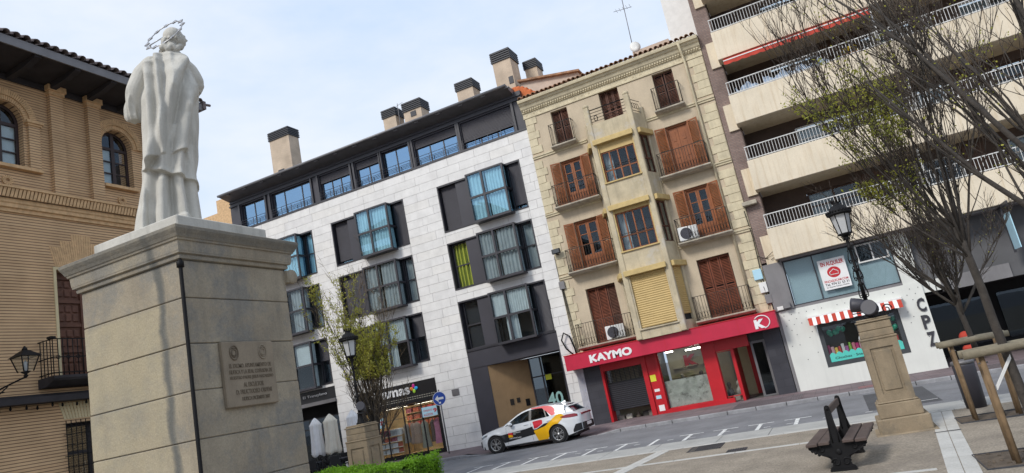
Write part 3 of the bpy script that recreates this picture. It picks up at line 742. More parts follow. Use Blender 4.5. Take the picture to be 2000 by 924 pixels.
# shelf unit with stacks
MT['shelf_wood'] = pmat('shelf_wood',(0.55,0.40,0.22),rough=.6,var=.1)
def shelf(u0,u1,zs,d0,d1,label):
    t = thing('shelf_unit', TS(((u0+u1)/2,(d0+d1)/2,.26)), label, 'shelf')
    for u in (u0,u1-.03):
        m2 = MB(TS); m2.box(u,u+.03,d0,d1,.27,zs[-1]); part('side_panel', m2, MT['shelf_wood'], t)
    for z in zs:
        m2 = MB(TS); m2.box(u0+.031,u1-.031,d0,d1-.003,z-.025,z); part('shelf', m2, MT['sign_white'] if z<1.5 else MT['shelf_wood'], t)
shelf(-21.95,-20.35,[.45,.72,1.0,1.28],-1.05,-.55,'low white shelf unit with folded linen behind the shop glass')
shelf(-20.75,-18.2,[1.5,1.85,2.2,2.5],-2.1,-1.75,'tall wooden wall shelf with boxes at the back of the clothes shop')
sc = [(0.62,0.63,0.66),(0.55,0.10,0.10),(0.45,0.40,0.42),(0.50,0.15,0.10),(0.30,0.10,0.14),(0.6,0.6,0.62)]
smats = [cmat('linen_%d'%k,c) for k,c in enumerate(sc)]
def stack(u, z, n, d, w, mat, label, hh=.05):
    m2 = MB(TS)
    for k in range(n): m2.bbox(u-w/2+ru(-.01,.01),u+w/2+ru(-.01,.01),d-.16,d+.16,z+k*hh,z+(k+1)*hh-.004,.012)
    return solo('folded_stack', m2, mat, label, 'linen', TS((u,d,z)), shopg)
for i,z in enumerate((.451,.721,1.001,1.281)):
    for j,u in enumerate((-21.7,-21.3,-20.9,-20.55)):
        k = (i+j)%6 if i>=2 else (0 if j<3 else 3)
        stack(u,z,4 if i<3 else 6,-.78,.34,smats[k],'folded stack of %s linen on the low white shelf unit'%['white','red','grey','rust','plum','pale'][k])
for i,z in enumerate((1.501,1.851,2.201)):
    for j in range(6):
        k = [3,1,3,3,4,3][(i*2+j)%6]; stack(-20.55+j*.42,z,4,-1.92,.32,smats[k],'%s box stack on the tall wooden shelf in the clothes shop'%['white','red','grey','rust','plum','pale'][k],.055)
MT['poster_blue'] = pmat('poster_blue',(0.42,0.66,0.78),rough=.4,var=.04)
MT['txt_red'] = pmat('txt_red',(0.5,0.02,0.03),rough=.5,var=.02); MT['txt_dark'] = pmat('txt_dark',(0.02,0.02,0.03),rough=.5,var=.02)
def poster(u0,u1,z0,z1,lines,num,label):
    m2 = MB(TS); m2.box(u0,u1,-.085,-.08,z0,z1); t = solo('window_poster', m2, MT['poster_blue'], label, 'poster', TS((u0,-.08,z0)))
    n = len(lines)
    for i,l in enumerate(lines):
        zz = z1-.06-(z1-z0-.1)*(i+1)/n; text_part('lettering',l,u0+.06,u0+(u1-u0)*.66,zz,zz+(z1-z0-.1)/n*.62,-.0795,MT['txt_red'],t,bold=.015,ext=.002)
    text_part('lettering',num,u0+(u1-u0)*.72,u1-.05,z0+.14,z1-.12,-.0795,MT['txt_red'],t,bold=.03,ext=.002)
poster(-18.72,-17.84,1.86,2.32,['CONJUNTO','ALGODON'],'9','pale blue poster reading CONJUNTO in the clothes shop window above the pink dress')
poster(-21.85,-20.95,1.74,2.20,['JUEGOS','SABANAS','Y TOALLAS'],'20','pale blue poster with price 20 above the folded linen shelves')
# ---- cafe front
mb = MB(TS); mb.box(CAFE[0],CAFE[1],-0.3,0.0,3.70,4.29); cf = part('cafe_fascia', mb, MT['shop_black'], wb)
text_part('lettering','El Transylano',-25.66,-24.1,3.93,4.10,0.005,MT['sign_white'],cf,bold=.01,ext=.01)
mb = MB(TS); mb.box(CAFE[0],CAFE[1],-0.3,0.10,3.52,3.70); part('awning_box', mb, MT['zinc'], wb)
mb = MB(TS); mb.quad((CAFE[0],-1.4,0),(CAFE[1],-1.4,0),(CAFE[1],-1.4,3.6),(CAFE[0],-1.4,3.6)); mb.quad((CAFE[0],0,3.5),(CAFE[1],0,3.5),(CAFE[1],-1.4,3.5),(CAFE[0],-1.4,3.5)); mb.quad((CAFE[0],0,0),(CAFE[0],-1.4,0),(CAFE[0],-1.4,3.6),(CAFE[0],0,3.6)); mb.quad((CAFE[1],0,0),(CAFE[1],-1.4,0),(CAFE[1],-1.4,3.6),(CAFE[1],0,3.6)); part('cafe_front', mb, MT['room'], wb)
fr = framed(wb,'cafe_window',CAFE[0]+.1,CAFE[1]-.1,0.3,2.9,-0.5,[.25,.5,.75],[.8],.06,MT['shop_black'],MT['glass_dark'])
# ------------------------------------------------------------------ yellow plastered house with central bay
MT['plaster'] = pmat('plaster', (0.52,0.435,0.32), rough=0.9, var=0.10, scale=0.9, fine=0.05, streak=0.22, streak_col=(0.33,0.28,0.19), spec=0.2, blotch=(0.55,0.60,0.5), blotch_col=(0.42,0.40,0.34))
MT['trim'] = pmat('trim', (0.58,0.51,0.36), rough=0.9, var=0.12, scale=2.5, fine=0.06, streak=0.35, streak_col=(0.30,0.26,0.19), spec=0.2)
MT['bayplaster'] = pmat('bayplaster', (0.50,0.43,0.30), rough=0.9, var=0.14, scale=2.0, fine=0.06, streak=0.40, streak_col=(0.30,0.26,0.20), blotch=(1.3,0.54,0.75), blotch_col=(0.50,0.47,0.42), spec=0.2)
MT['yellow_trim'] = pmat('yellow_trim', (0.52,0.39,0.17), rough=0.7, var=0.12, scale=4)
MT['yellow_blind'] = pmat('yellow_blind', (0.50,0.36,0.15), rough=0.6, var=0.08, scale=2)
MT['shutter'] = pmat('shutter', (0.245,0.08,0.026), rough=0.55, var=0.22, scale=3, streak=0.5, streak_col=(0.17,0.052,0.016))
MT['shutter_old'] = pmat('shutter_old', (0.10,0.040,0.024), rough=0.7, var=0.35, scale=3, streak=0.5, streak_col=(0.05,0.022,0.014))
MT['shutter_red'] = pmat('shutter_red', (0.155,0.042,0.018), rough=0.6, var=0.3, scale=3, streak=0.5, streak_col=(0.08,0.025,0.012))
MT['slab_stone'] = pmat('slab_stone', (0.40,0.36,0.29), rough=0.85, var=0.2, scale=3, streak=0.3)
MT['terracotta'] = pmat('terracotta', (0.30,0.17,0.10), rough=0.9, var=0.4, scale=4, blotch=(3,0.55,0.7), blotch_col=(0.16,0.13,0.11))
MT['orange_tile'] = pmat('orange_tile', (0.55,0.15,0.05), rough=0.85, var=0.2, scale=4)
HX0, HX1 = -10.42, -1.92
yh = thing('town_house', (-6, YF+5, 0.1), 'old yellow plastered town house with wooden shutters, iron balconies and a central bay', 'house')
DL = [(-9.13,-8.31,12.66,14.34),(-9.21,-8.20,9.78,11.88),(-9.20,-8.10,6.76,8.97),(-9.35,-7.99,3.48,5.90)]
DR = [(-4.22,-3.32,12.66,14.36),(-4.24,-3.28,9.70,11.87),(-4.14,-3.14,6.76,8.98),(-4.37,-3.03,3.48,5.93)]
DM = (-6.73,-5.82,12.50,14.46)
mb = MB(TS); mb.wall(HX0,HX1,3.0,14.5,DL+DR+[DM],d=0,depth=0.28)
mb.quad((HX0,0,13.0),(HX0,-11,13.0),(HX0,-11,15.3),(HX0,0,15.3)); mb.quad((HX1,0,0),(HX1,-11,0),(HX1,-11,15.3),(HX1,0,15.3))
part('wall', mb, MT['plaster'], yh)
# cornice with dentils
prof = [(-0.1,14.42),(0.05,14.42),(0.05,14.50),(0.03,14.52),(0.03,14.68),(0.09,14.70),(0.09,14.74),(0.11,14.76),(0.20,14.86),(0.24,14.98),(0.30,15.02),(0.34,15.10),(0.42,15.12),(0.44,15.20),(0.44,15.26),(-0.1,15.26)]
mb = MB(TS); mb.prism(prof,0,HX0-.05,HX1); co = part('cornice', mb, MT['trim'], yh)
mb = MB(TS)
n = 72
for i in range(n):
    u = HX0+.05+(HX1-HX0-.1)*i/n; mb.box(u,u+.062,0.05,0.155,14.745,14.84)
d_ = part('dentils', mb, MT['trim'], co); d_['kind'] = 'stuff'
mb = MB(TS)
for i in range(0,n,3):
    u = HX0+.1+(HX1-HX0-.1)*i/n; 
    if any(a-.1<u<b+.1 for a,b in ((-9.2,-8.3),(-6.8,-5.8),(-4.3,-3.3))): continue
    mb.box(u,u+.03,0.032,0.045,14.54,14.64); mb.box(u+.06,u+.09,0.032,0.045,14.54,14.64)
d_ = part('triglyphs', mb, MT['trim'], co); d_['kind'] = 'stuff'
# string courses
for zc in (12.46,9.62,6.66):
    for a,b in ((HX0,-7.72),(-4.93,HX1)):
        mb = MB(TS); mb.prism([(0.001,zc-.09),(0.05,zc-.09),(0.05,zc-.03),(0.09,zc),(0.09,zc+.05),(0.001,zc+.07)],0,a+.002,b-.002); part('string_course', mb, MT['trim'], yh)
# quoins, alternating long and short
for side in (0,1):
    z = 3.25; k = 0
    while z < 14.35:
        h = 0.36; w = 0.56 if k % 2 else 0.40
        if any(abs(z+h/2-zc) < .26 for zc in (12.46,9.62,6.66)): z += .1; continue
        zt = min(z+h, 14.40)
        a,b = (HX0,HX0+w) if side == 0 else (HX1-w-.12,HX1-.02)
        mb = MB(TS); mb.bbox(a+.003,b,0.0,0.035,z+.006,zt-.006,.008); part('quoin', mb, MT['trim'], yh); z += h; k += 1
# drain pipe
mb = MB(TS); mb.tube([(-2.75,0.45,15.15),(-2.72,0.2,14.75),(-2.70,0.10,14.4),(-2.66,0.09,3.2)],.05,8); part('downpipe', mb, MT['trim'], yh)
# roof tiles at the edge
mb = MB(TS); mb.add([(HX0,0.40,15.27),(HX1,0.40,15.27),(HX1,-6,17.2),(HX0,-6,17.2)],[(0,1,2,3)]); rf = part('roof', mb, MT['terracotta'], yh)
tm = MB()
def tile_mesh(L, r, mat):
    m2 = MB()
    n = 6; vs = []; 
    for y in (0,L):
        for k in range(n+1):
            a = math.pi*k/n; vs.append((r*math.cos(a), y, r*math.sin(a)))
    for y in (0,L):
        for k in range(n+1):
            a = math.pi*k/n; vs.append(((r-.02)*math.cos(a), y, (r-.02)*math.sin(a)))
    m = n+1; fs = []
    for k in range(n): fs += [(k,k+1,m+k+1,m+k),(2*m+k,3*m+k,3*m+k+1,2*m+k+1),(k,2*m+k,2*m+k+1,k+1),(m+k,m+k+1,3*m+k+1,3*m+k)]
    m2.add(vs,fs,True); return meshdata('roof_tile', m2, mat)
tmesh = tile_mesh(0.42, 0.095, MT['terracotta'])
O = ORG[yh.name]
for i in range(37):
    u = HX0+.12+i*.228
    for j in range(2):
        w = Vector((u+ru(-.012,.012), YF-0.50+j*.36, 15.28+j*.11+ru(0,.02))); share('roof_tile', tmesh, yh, w-O, (math.radians(17),0,ru(-.05,.05)))
# higher neighbour roof / light walls behind
MT['pale_render'] = pmat('pale_render',(0.52,0.42,0.34),rough=.9,var=.08)
mb = MB(); mb.add([(-11.3,33.0,15.5),(-8.15,33.0,15.5),(-8.15,33.0,17.15),(-11.3,33.0,17.75),(-11.3,36,15.5),(-8.15,36,15.5),(-8.15,36,17.15),(-11.3,36,17.75)],[(0,1,2,3),(1,5,6,2),(5,4,7,6),(4,0,3,7),(3,2,6,7)]); part('attic_wall', mb, MT['pale_render'], yh)
mb = MB(); mb.add([(-11.4,32.8,17.77),(-8.05,32.8,17.13),(-8.05,36.1,17.13),(-11.4,36.1,17.77),(-11.4,32.8,17.87),(-8.05,32.8,17.23),(-8.05,36.1,17.23),(-11.4,36.1,17.87)],[(0,1,2,3),(4,5,6,7),(0,1,5,4),(1,2,6,5),(2,3,7,6),(3,0,4,7)]); part('attic_coping', mb, MT['terracotta'], yh)
mb = MB(); 
for k in range(14):
    a = k/13; x = -10.75+2.3*a; z = 16.35-.75*math.sin(min(1,a*1.25)*math.pi/2)+.12*math.sin(a*9)
    mb.bbox(x-.12,x+.14,30.2,32.5,15.25,z,.04)
part('orange_ridge', mb, MT['orange_tile'], yh)
mb = MB(); mb.box(-3.35,-1.95,33.2,37,15.3,20.5); part('attic_tower', mb, MT['white_paint'], yh)
mb = MB(); mb.box(-5.2,-3.4,32.6,34.0,15.8,16.95); part('attic_tower', mb, MT['pale_render'], yh)
# --- shutters and doors
def louvre_leaf(parent, u0, u1, z0, z1, d, mat, T=TS, nm='shutter', solid_below=0.0):
    m2 = MB(T); f = .055
    m2.box(u0,u0+f,d-.02,d+.02,z0,z1); m2.box(u1-f,u1,d-.02,d+.02,z0,z1); m2.box(u0+f,u1-f,d-.02,d+.018,z0,z0+f*1.4); m2.box(u0+f,u1-f,d-.02,d+.018,z1-f*1.2,z1)
    zm = z0+(z1-z0)*.48; m2.box(u0+f,u1-f,d-.02,d+.018,zm-f/2,zm+f/2)
    sh = part(nm, m2, mat, parent); m2 = MB(T)
    z = z0+f*1.4
    while z < z1-f*1.2-.03:
        if abs(z-zm) > .05 : m2.add([(u0+f,d+.014,z),(u1-f,d+.014,z),(u1-f,d-.014,z+.036),(u0+f,d-.014,z+.036),(u0+f,d+.006,z-.006),(u1-f,d+.006,z-.006)],[(0,1,2,3),(0,4,5,1)])
        z += .062
    s_ = part('slats', m2, mat, sh); s_['kind'] = 'stuff'
    return sh
def leaf_T(hx, hd, ang, sgn):
    # leaf hinged at (hx,hd); local u from hinge, rotated about vertical by ang
    ca, sa = math.cos(ang), math.sin(ang)
    return lambda p: TS((hx + sgn*(p[0]*ca - p[1]*sa), hd + p[0]*sa + p[1]*ca, p[2]))
def french_door(parent, u0, u1, z0, z1, d, mat, glazed=True):
    um = (u0+u1)/2
    for a,b in ((u0,um-.004),(um+.004,u1)):
        m2 = MB(TS); f = .075
        m2.box(a,a+f,d-.05,d,z0,z1); m2.box(b-f,b,d-.05,d,z0,z1); m2.box(a+f,b-f,d-.05,d-.002,z1-f*1.3,z1)
        zl = z0+(z1-z0)*.30
        m2.box(a+f,b-f,d-.05,d-.003,z0,zl); m2.box(a+f+.05,b-f-.05,d-.003,d+.012,z0+.12,zl-.1)
        if glazed:
            for k in (1,2): zz = zl+(z1-f-zl)*k/3; m2.box(a+f,b-f,d-.04,d-.004,zz-.018,zz+.018)
        else:
            m2.box(a+f,b-f,d-.05,d-.004,zl+.001,z1-f*1.3-.001); m2.box(a+f+.05,b-f-.05,d-.004,d+.012,zl+.1,zl+.75); m2.box(a+f+.05,b-f-.05,d-.004,d+.012,zl+.85,z1-f*1.3-.1)
        do = part('door_leaf', m2, mat, parent)
        if glazed:
            m3 = MB(TS); m3.box(a+f,b-f,d-.03,d-.024,zl,z1-f); part('pane', m3, MT['glass_mid'], do)
    m3 = MB(TS); m3.quad((u0,d-.5,z0),(u1,d-.5,z0),(u1,d-.5,z1),(u0,d-.5,z1)); part('interior', m3, MT['room'], parent)
def balcony(u0, u1, z, proj, rail_h=1.0, style=0, mat='rusty_iron'):
    m2 = MB(TS); m2.prism([(0.0,z-.16),(proj-.14,z-.13),(proj-.1,z-.09),(proj-.03,z-.08),(proj,z-.05),(proj,z),(0.0,z)],0,u0,u1)
    bo = part('balcony', m2, MT['slab_stone'], yh)
    m2 = MB(TS); r = .009; a,b,p = u0+.06,u1-.06,proj-.06; zt = z+rail_h
    for zz in (z+.07,zt): m2.box(a-.012,b+.012,p-.012,p+.012,zz-.01,zz+.012); m2.box(a-.012,a+.012,0,p,zz-.01,zz+.011); m2.box(b-.012,b+.012,0,p,zz-.01,zz+.011)
    n = int((b-a)/.115)
    for i in range(n+1): u = a+(b-a)*i/n; m2.tube([(u,p,z),(u,p,zt)],r,4)
    m = max(2,int(p/.13))
    for i in range(m):
        dd = p*(i+.5)/m
        for uu in (a,b): m2.tube([(uu,dd,z),(uu,dd,zt)],r,4)
    if style:
        for i in range(n):
            u = a+(b-a)*(i+.5)/n; zc = z+.22
            pts = [(u+.05*math.cos(t)*(1 if i%2 else -1), p, zc+.12*math.sin(t)*(1-.3*math.cos(t))) for t in [k*math.pi/4 for k in range(8)]]
            m2.tube(pts,.008,3,closed=True)
    part('railing', m2, MT[mat], bo)
    return bo
# row 4 (small windows with old closed shutters)
for (u0,u1,z0,z1) in (DL[0],DR[0]):
    um = (u0+u1)/2; ro = part('window', MB(TS).box(u0,u1,-.30,-.28,z0,z1), MT['room'], yh)
    louvre_leaf(ro,u0+.02,um-.03,z0+.02,z1-.02,-.20,MT['shutter_old']); louvre_leaf(ro,um+.03,u1-.02,z0+.02,z1-.02,-.17,MT['shutter_old'])
    balcony(u0-.2,u1+.2,z0-.06,.40,1.02)
u0,u1,z0,z1 = DM; ro = part('window', MB(TS).box(u0,u1,-.30,-.28,z0,z1), MT['room'], yh)
for k in range(3): louvre_leaf(ro,u0+.02+k*.29,u0+.30+k*.29,z0+.02,z1-.02,-.2,MT['shutter_old'])
# rows 3 and 2: open shutters and french doors
for (u0,u1,z0,z1), gl, sl in ((DL[1],True,1),(DR[1],False,0),(DL[2],True,1),(DR[2],True,1)):
    ro = part('balcony_door', MB(TS).box(u0,u1,-.56,-.54,z0,z1), MT['room'], yh)
    mb = MB(TS); mb.box(u0,u0+.07,-.26,-.1,z0,z1); mb.box(u1-.07,u1,-.26,-.1,z0,z1); mb.box(u0+.07,u1-.07,-.26,-.101,z1-.08,z1); part('door_frame', mb, MT['shutter'], ro)
    french_door(ro,u0+.07,u1-.07,z0,z1-.08,-.16,MT['shutter'],gl)
    w = .46
    louvre_leaf(ro,0.0,w,z0+.02,z1-.02,0,MT['shutter'],T=leaf_T(u0,.035,math.radians(12),-1)); louvre_leaf(ro,0.0,w,z0+.02,z1-.02,0,MT['shutter'],T=leaf_T(u1,.035,math.radians(16),1))
for (u0,u1,z) in ((-9.75,-7.62,9.76),(-4.86,-2.72,9.68),(-9.80,-7.52,6.74),(-4.82,-2.60,6.74)): balcony(u0,u1,z,.52,1.0,1)
# row 1: closed shutters
u0,u1,z0,z1 = DL[3]; ro = part('window', MB(TS).box(u0,u1,-.30,-.28,z0,z1), MT['room'], yh)
for k in range(3): louvre_leaf(ro,u0+.02+k*.445,u0+.44+k*.445,z0+.02,z1-.02,-.2-.02*(k==2),MT['shutter_red'] if k<2 else MT['shutter_old'])
u0,u1,z0,z1 = DR[3]; ro = part('window', MB(TS).box(u0,u1,-.30,-.28,z0,z1), MT['room'], yh)
for k in range(3): louvre_leaf(ro,u0+.02+k*.435,u0+.43+k*.435,z0+.02,z1-.02,-.2,MT['shutter_red'])
balcony(-10.05,-7.45,3.46,.55,.98,1); balcony(-4.90,-2.55,3.46,.55,.98,1)
# --- central canted bay
BP = 1.0; F0,F1,W0,W1 = -7.32,-5.26,-7.68,-4.90
def bay_prism(z0,z1,e=0.0,mat=None,name='bay_wall',holes=False,parent=None):
    m2 = MB(TS); m2.prism([(W0-e,-.0),(F0-e,BP+e),(F1+e,BP+e),(W1+e,-.0)],2,z0,z1); return part(name,m2,mat or MT['bayplaster'],parent or yh)
def side_T(sgn):
    # local u from front corner back along the canted side, d outward
    if sgn > 0: a = Vector((F1,BP)); b = Vector((W1,0)); 
    else: a = Vector((F0,BP)); b = Vector((W0,0))
    t = (b-a).normalized(); nrm = Vector((-t.y,t.x)); 
    if nrm.x*sgn < 0: nrm = -nrm
    L = (b-a).length
    return (lambda p: TS((a.x+t.x*p[0]+nrm.x*p[1], a.y+t.y*p[0]+nrm.y*p[1], p[2]))), L
TR_, LS = side_T(1); TL_, _ = side_T(-1)
bands = [(3.2,3.62),(5.98,6.93),(8.86,10.0),(11.86,12.72)]
for i,(a,b) in enumerate(bands): bay_prism(a,b,-.02)
bay_floors = [(3.62,5.98),(6.93,8.86),(10.0,11.86)]
# corner piers and wall piers
for T_, in ((TR_,),(TL_,)):
    pass
for (u0,u1) in ((F0-.02,F0+.22),(F1-.22,F1+.02)):
    mb = MB(TS); mb.bbox(u0,u1,BP-.26,BP+.03,3.2,13.55,.03); pe = part('corner_pier', mb, MT['bayplaster'], yh)
    mb = MB(TS); mb.lathe([(0.12,13.55),(0.14,13.58),(0.14,13.66),(0.05,13.72)],((u0+u1)/2,BP-.11,0),8); part('pier_cap', mb, MT['bayplaster'], pe)
for T_ in (TR_,TL_):
    mb = MB(T_); mb.bbox(LS-.18,LS,-.2,.0,3.2,13.1,.02); part('back_pier', mb, MT['bayplaster'], yh)
# bay windows
bw = [(-7.10,-5.48)]
for k,(z0,z1) in enumerate(bay_floors):
    u0,u1 = -7.10,-5.48
    # yellow awning box above
    mb = MB(TS); mb.bbox(F0+.1,F1-.16,BP-.2,BP+.16,z1-.12,z1+.10,.01); part('blind_box', mb, MT['yellow_trim'], yh)
    mb = MB(TR_); mb.bbox(.08,LS+.05,-.2,.14,z1-.12,z1+.10,.01); part('blind_box', mb, MT['yellow_trim'], yh)
    mb = MB(TL_); mb.bbox(.08,LS+.05,-.2,.14,z1-.12,z1+.10,.01); part('blind_box', mb, MT['yellow_trim'], yh)
    mb = MB(TS); mb.box(u0,u0+.05,BP-.2,BP-.02,z0,z1-.12); mb.box(u1-.05,u1,BP-.2,BP-.02,z0,z1-.12); mb.box(u0-.04,u1+.04,BP-.2,BP+.05,z0-.05,z0); part('window_surround', mb, MT['yellow_trim'] if k else MT['bayplaster'], yh)
    if k == 0:
        mb = MB(TS); n = 24
        for i in range(n):
            a = z0+.03+(z1-.12-z0-.03)*i/n; b = z0+.03+(z1-.12-z0-.03)*(i+1)/n
            mb.add([(u0+.05,BP-.12,a),(u1-.05,BP-.12,a),(u1-.05,BP-.10,(a+b)/2),(u0+.05,BP-.10,(a+b)/2),(u1-.05,BP-.12,b),(u0+.05,BP-.12,b)],[(0,1,2,3),(3,2,4,5)])
        part('roller_blind', mb, MT['yellow_blind'], yh)
        mb = MB(TR_)
        for i in range(n):
            a = z0+.25+(z1-.12-z0-.25)*i/n; b = z0+.25+(z1-.12-z0-.25)*(i+1)/n
            mb.add([(.06,-.09,a),(LS-.2,-.09,a),(LS-.2,-.07,(a+b)/2),(.06,-.07,(a+b)/2),(LS-.2,-.09,b),(.06,-.09,b)],[(0,1,2,3),(3,2,4,5)])
        part('roller_blind', mb, MT['yellow_blind'], yh)
        mb = MB(TR_); mb.quad((0,-.15,z0),(LS-.1,-.15,z0),(LS-.1,-.15,z1),(0,-.15,z1)); part('interior', mb, MT['room'], yh)
        continue
    top = z1-.12 if k == 1 else z1-.48
    if k == 2:
        mb = MB(TS); mb.box(u0+.05,u1-.05,BP-.14,BP-.08,top,z1-.12); part('roller_blind', mb, MT['yellow_blind'], yh)
    else:
        mb = MB(TS); mb.box(u0+.05,u1-.05,BP-.14,BP-.08,z1-.26,z1-.12); part('roller_blind', mb, MT['yellow_blind'], yh); top = z1-.26
    wz = z0+(top-z0)*.40
    framed(yh,'bay_window',u0+.05,u1-.05,z0,top,BP-.12,[.25,.5,.75],[.38],.055,MT['shutter'],MT['glass_mid'])
    mb = MB(TS)
    curtain(mb,u0+.1,u0+.45,z0,top,BP-.4); part('curtain',mb,MT['curtain_grey'],yh)
    mb = MB(TS); mb.quad((u0,BP-.6,z0),(u1,BP-.6,z0),(u1,BP-.6,z1),(u0,BP-.6,z1)); part('interior', mb, MT['room'], yh)
    framed(yh,'bay_window',.08,LS-.2,z0,z1-.15,-.06,[.5],[.38],.06,MT['shutter_old'],MT['glass_mid'],T=TR_)
    framed(yh,'bay_window',.08,LS-.2,z0,z1-.15,-.06,[.5],[.38],.06,MT['shutter_old'],MT['glass_mid'],T=TL_)
    mb = MB(TS)
    for zz in (z0+.62,z0+.72): mb.tube([(u0+.05,BP-.04,zz),(u1-.05,BP-.04,zz)],.01,4)
    part('guard_bar', mb, MT['rusty_iron'], yh)
# terrace rail on top of the bay
mb = MB(TS)
for zz in (12.86,13.0,13.14,13.28,13.42): mb.tube([(F0+.2,BP-.12,zz),(F1-.2,BP-.12,zz)],.013 if zz<13.4 else .025,5)
for i in range(10):
    t0 = i*.14; pts = [(F0+.32+.1*math.cos(a)*(1-.07*i)*.9+.12, BP-.12, 13.0+.14*math.sin(a)*(1-.06*i)) for a in [t0+k*math.pi/5 for k in range(10)]]
    if i < 4: mb.tube(pts,.01,3,closed=True)
mb.T = TR_
for zz in (12.86,13.36): mb.tube([(.1,-.1,zz),(LS-.1,-.1,zz)],.014,5)
for i in range(4):
    c = .25+.16*i
    mb.tube([(c+.09*math.cos(a),-.1,13.1+.13*math.sin(a)) for a in [k*math.pi/5 for k in range(10)]],.012,3,closed=True)
part('terrace_railing', mb, MT['black_iron'], yh)
# --- shop front with red fascia
MT['kred'] = pmat('red_sign',(0.50,0.02,0.055),rough=.4,var=.12,scale=.9,spec=.4,streak=.25,streak_col=(.36,.02,.04))
MT['kred2'] = pmat('red_frame',(0.48,0.012,0.02),rough=.4,var=.08,scale=1.2)
MT['slate'] = brickmat('slate',(0.052,0.052,0.062),(0.065,0.065,0.076),(0.03,0.03,0.035),0.6,0.3,0.004,bump=.1,rough=.45)
mb = MB(TS); mb.bbox(-10.70,-1.87,-.05,.80,2.57,3.20,.01); ks = part('shop_fascia', mb, MT['kred'], yh)
mb = MB(TS); mb.box(-10.72,-1.85,.0,.815,3.20,3.235); part('fascia_trim', mb, MT['kred2'], ks)
for k in range(1,6): mb = MB(TS); uu = -10.70+8.83*k/6; mb.box(uu-.006,uu+.006,.798,.8012,2.59,3.19); part('fascia_seam', mb, MT['kred2'], ks)
text_part('lettering','KAYMO',-9.58,-7.70,2.71,3.05,.802,MT['sign_white'],ks,bold=.05,ext=.02)
text_part('lettering','K',-2.71,-2.31,2.66,3.01,.802,MT['sign_white'],ks,bold=.07,ext=.02)
mb = MB(TS); mb.tube([(-2.43+.30*math.cos(a),.81,2.885+.255*math.sin(a)) for a in [math.radians(140-k*12) for k in range(19)]],.022,5); part('emblem_ring', mb, MT['sign_white'], ks)
def sbox(nm,u0,u1,d0,d1,z0,z1,mat,parent=yh,b=0):
    m2 = MB(TS); m2.box(u0,u1,d0,d1,z0,z1); return part(nm,m2,mat,parent)
GB = 0.02
sbox('stone_pier',-10.22,-9.46,-.5,.03,-.1,2.6,MT['slate']); sbox('stone_pier',-2.58,-1.93,-.5,.03,-.2,2.6,MT['slate'])
sbox('red_frame',-9.46,-9.36,-.5,.06,.05,2.6,MT['kred2']); sbox('red_frame',-7.66,-7.46,-.4,.06,.0,2.6,MT['kred2']); sbox('red_frame',-9.36,-7.66,-.4,.04,2.26,2.6,MT['kred2'])
sbox('red_panel',-7.46,-7.05,-.5,-.02,.0,2.6,MT['kred2']); sbox('red_frame',-7.05,-6.95,-.2,.06,.24,2.6,MT['kred2']); sbox('red_sill',-7.05,-4.25,-.2,.05,-.05,.24,MT['kred2']); sbox('red_column',-5.08,-4.55,-.2,.02,.24,2.6,MT['kred2'])
# shutter of the left bay: upper perforated grille, lower solid curtain
sh = sbox('shutter_curtain',-9.36,-7.66,-.22,-.20,.55,1.72,MT['shop_black'])
mb = MB(TS)
for i in range(14): mb.box(-9.36,-7.66,-.2,-.185,.58+i*.08,.61+i*.08)
part('shutter_rib', mb, MT['dark_panel'], sh)
mb = MB(TS)
for i in range(9): zz = 1.72+i*.065; mb.box(-9.36,-7.66,-.22,-.2,zz,zz+.018)
for i in range(9): uu = -9.36+i*.21; mb.box(uu,uu+.03,-.222,-.198,1.72,2.26)
part('shutter_grille', mb, MT['shop_black'], yh)
MT['kwall'] = pmat('shop_cream',(0.46,0.42,0.30),rough=.8,var=.12,scale=1.5)
for a,b,dd in ((-9.4,-7.6,-1.2),(-7.1,-4.4,-2.6),(-4.6,-2.5,-3.0)):
    mb = MB(TS); mb.quad((a,dd,-.1),(b,dd,-.1),(b,dd,2.6),(a,dd,2.6)); part('shop_interior', mb, MT['kwall'], yh)
mb = MB(TS); mb.quad((-10.2,-.2,2.59),(-2.0,-.2,2.59),(-2.0,-3.2,2.59),(-10.2,-3.2,2.59)); mb.quad((-10.2,-.2,.05),(-2.0,-.2,.05),(-2.0,-3.2,.05),(-10.2,-3.2,.05)); mb.quad((-7.2,-.3,0),(-7.2,-2.6,0),(-7.2,-2.6,2.6),(-7.2,-.3,2.6)); part('shop_room', mb, MT['room_mid'], yh)
dw_ = framed(yh,'display_window',-6.95,-5.08,.24,2.58,-.10,[],[],.03,MT['kred2'],MT['glass_clear'])
framed(yh,'display_window',-4.55,-3.95,.28,2.1,-.10,[],[],.03,MT['kred2'],MT['glass_clear'])
sbox('red_panel',-4.55,-3.2,-.15,-.02,2.12,2.6,MT['kred2'])
# entrance recess
sbox('red_panel',-3.95,-3.85,-1.5,-.1,0,2.6,MT['kred2']); sbox('entrance_wall',-3.62,-3.4,-2.9,-2.8,.06,2.5,MT['kred2'])
text_part('lettering','K',-6.35,-5.75,1.75,2.25,-2.5,MT['kred2'],yh,bold=.06)
mb = MB(TS); mb.box(-5.85,-5.15,-.9,-.75,2.42,2.47); part('ceiling_lamp', mb, emimat('kaymo_lamp',(1,.95,.8),14), yh)
mb = MB(TS); mb.box(-6.9,-6.6,-1.8,-1.6,2.5,2.55); part('ceiling_lamp', mb, emimat('kaymo_lamp_b',(1,.95,.8),10), yh)
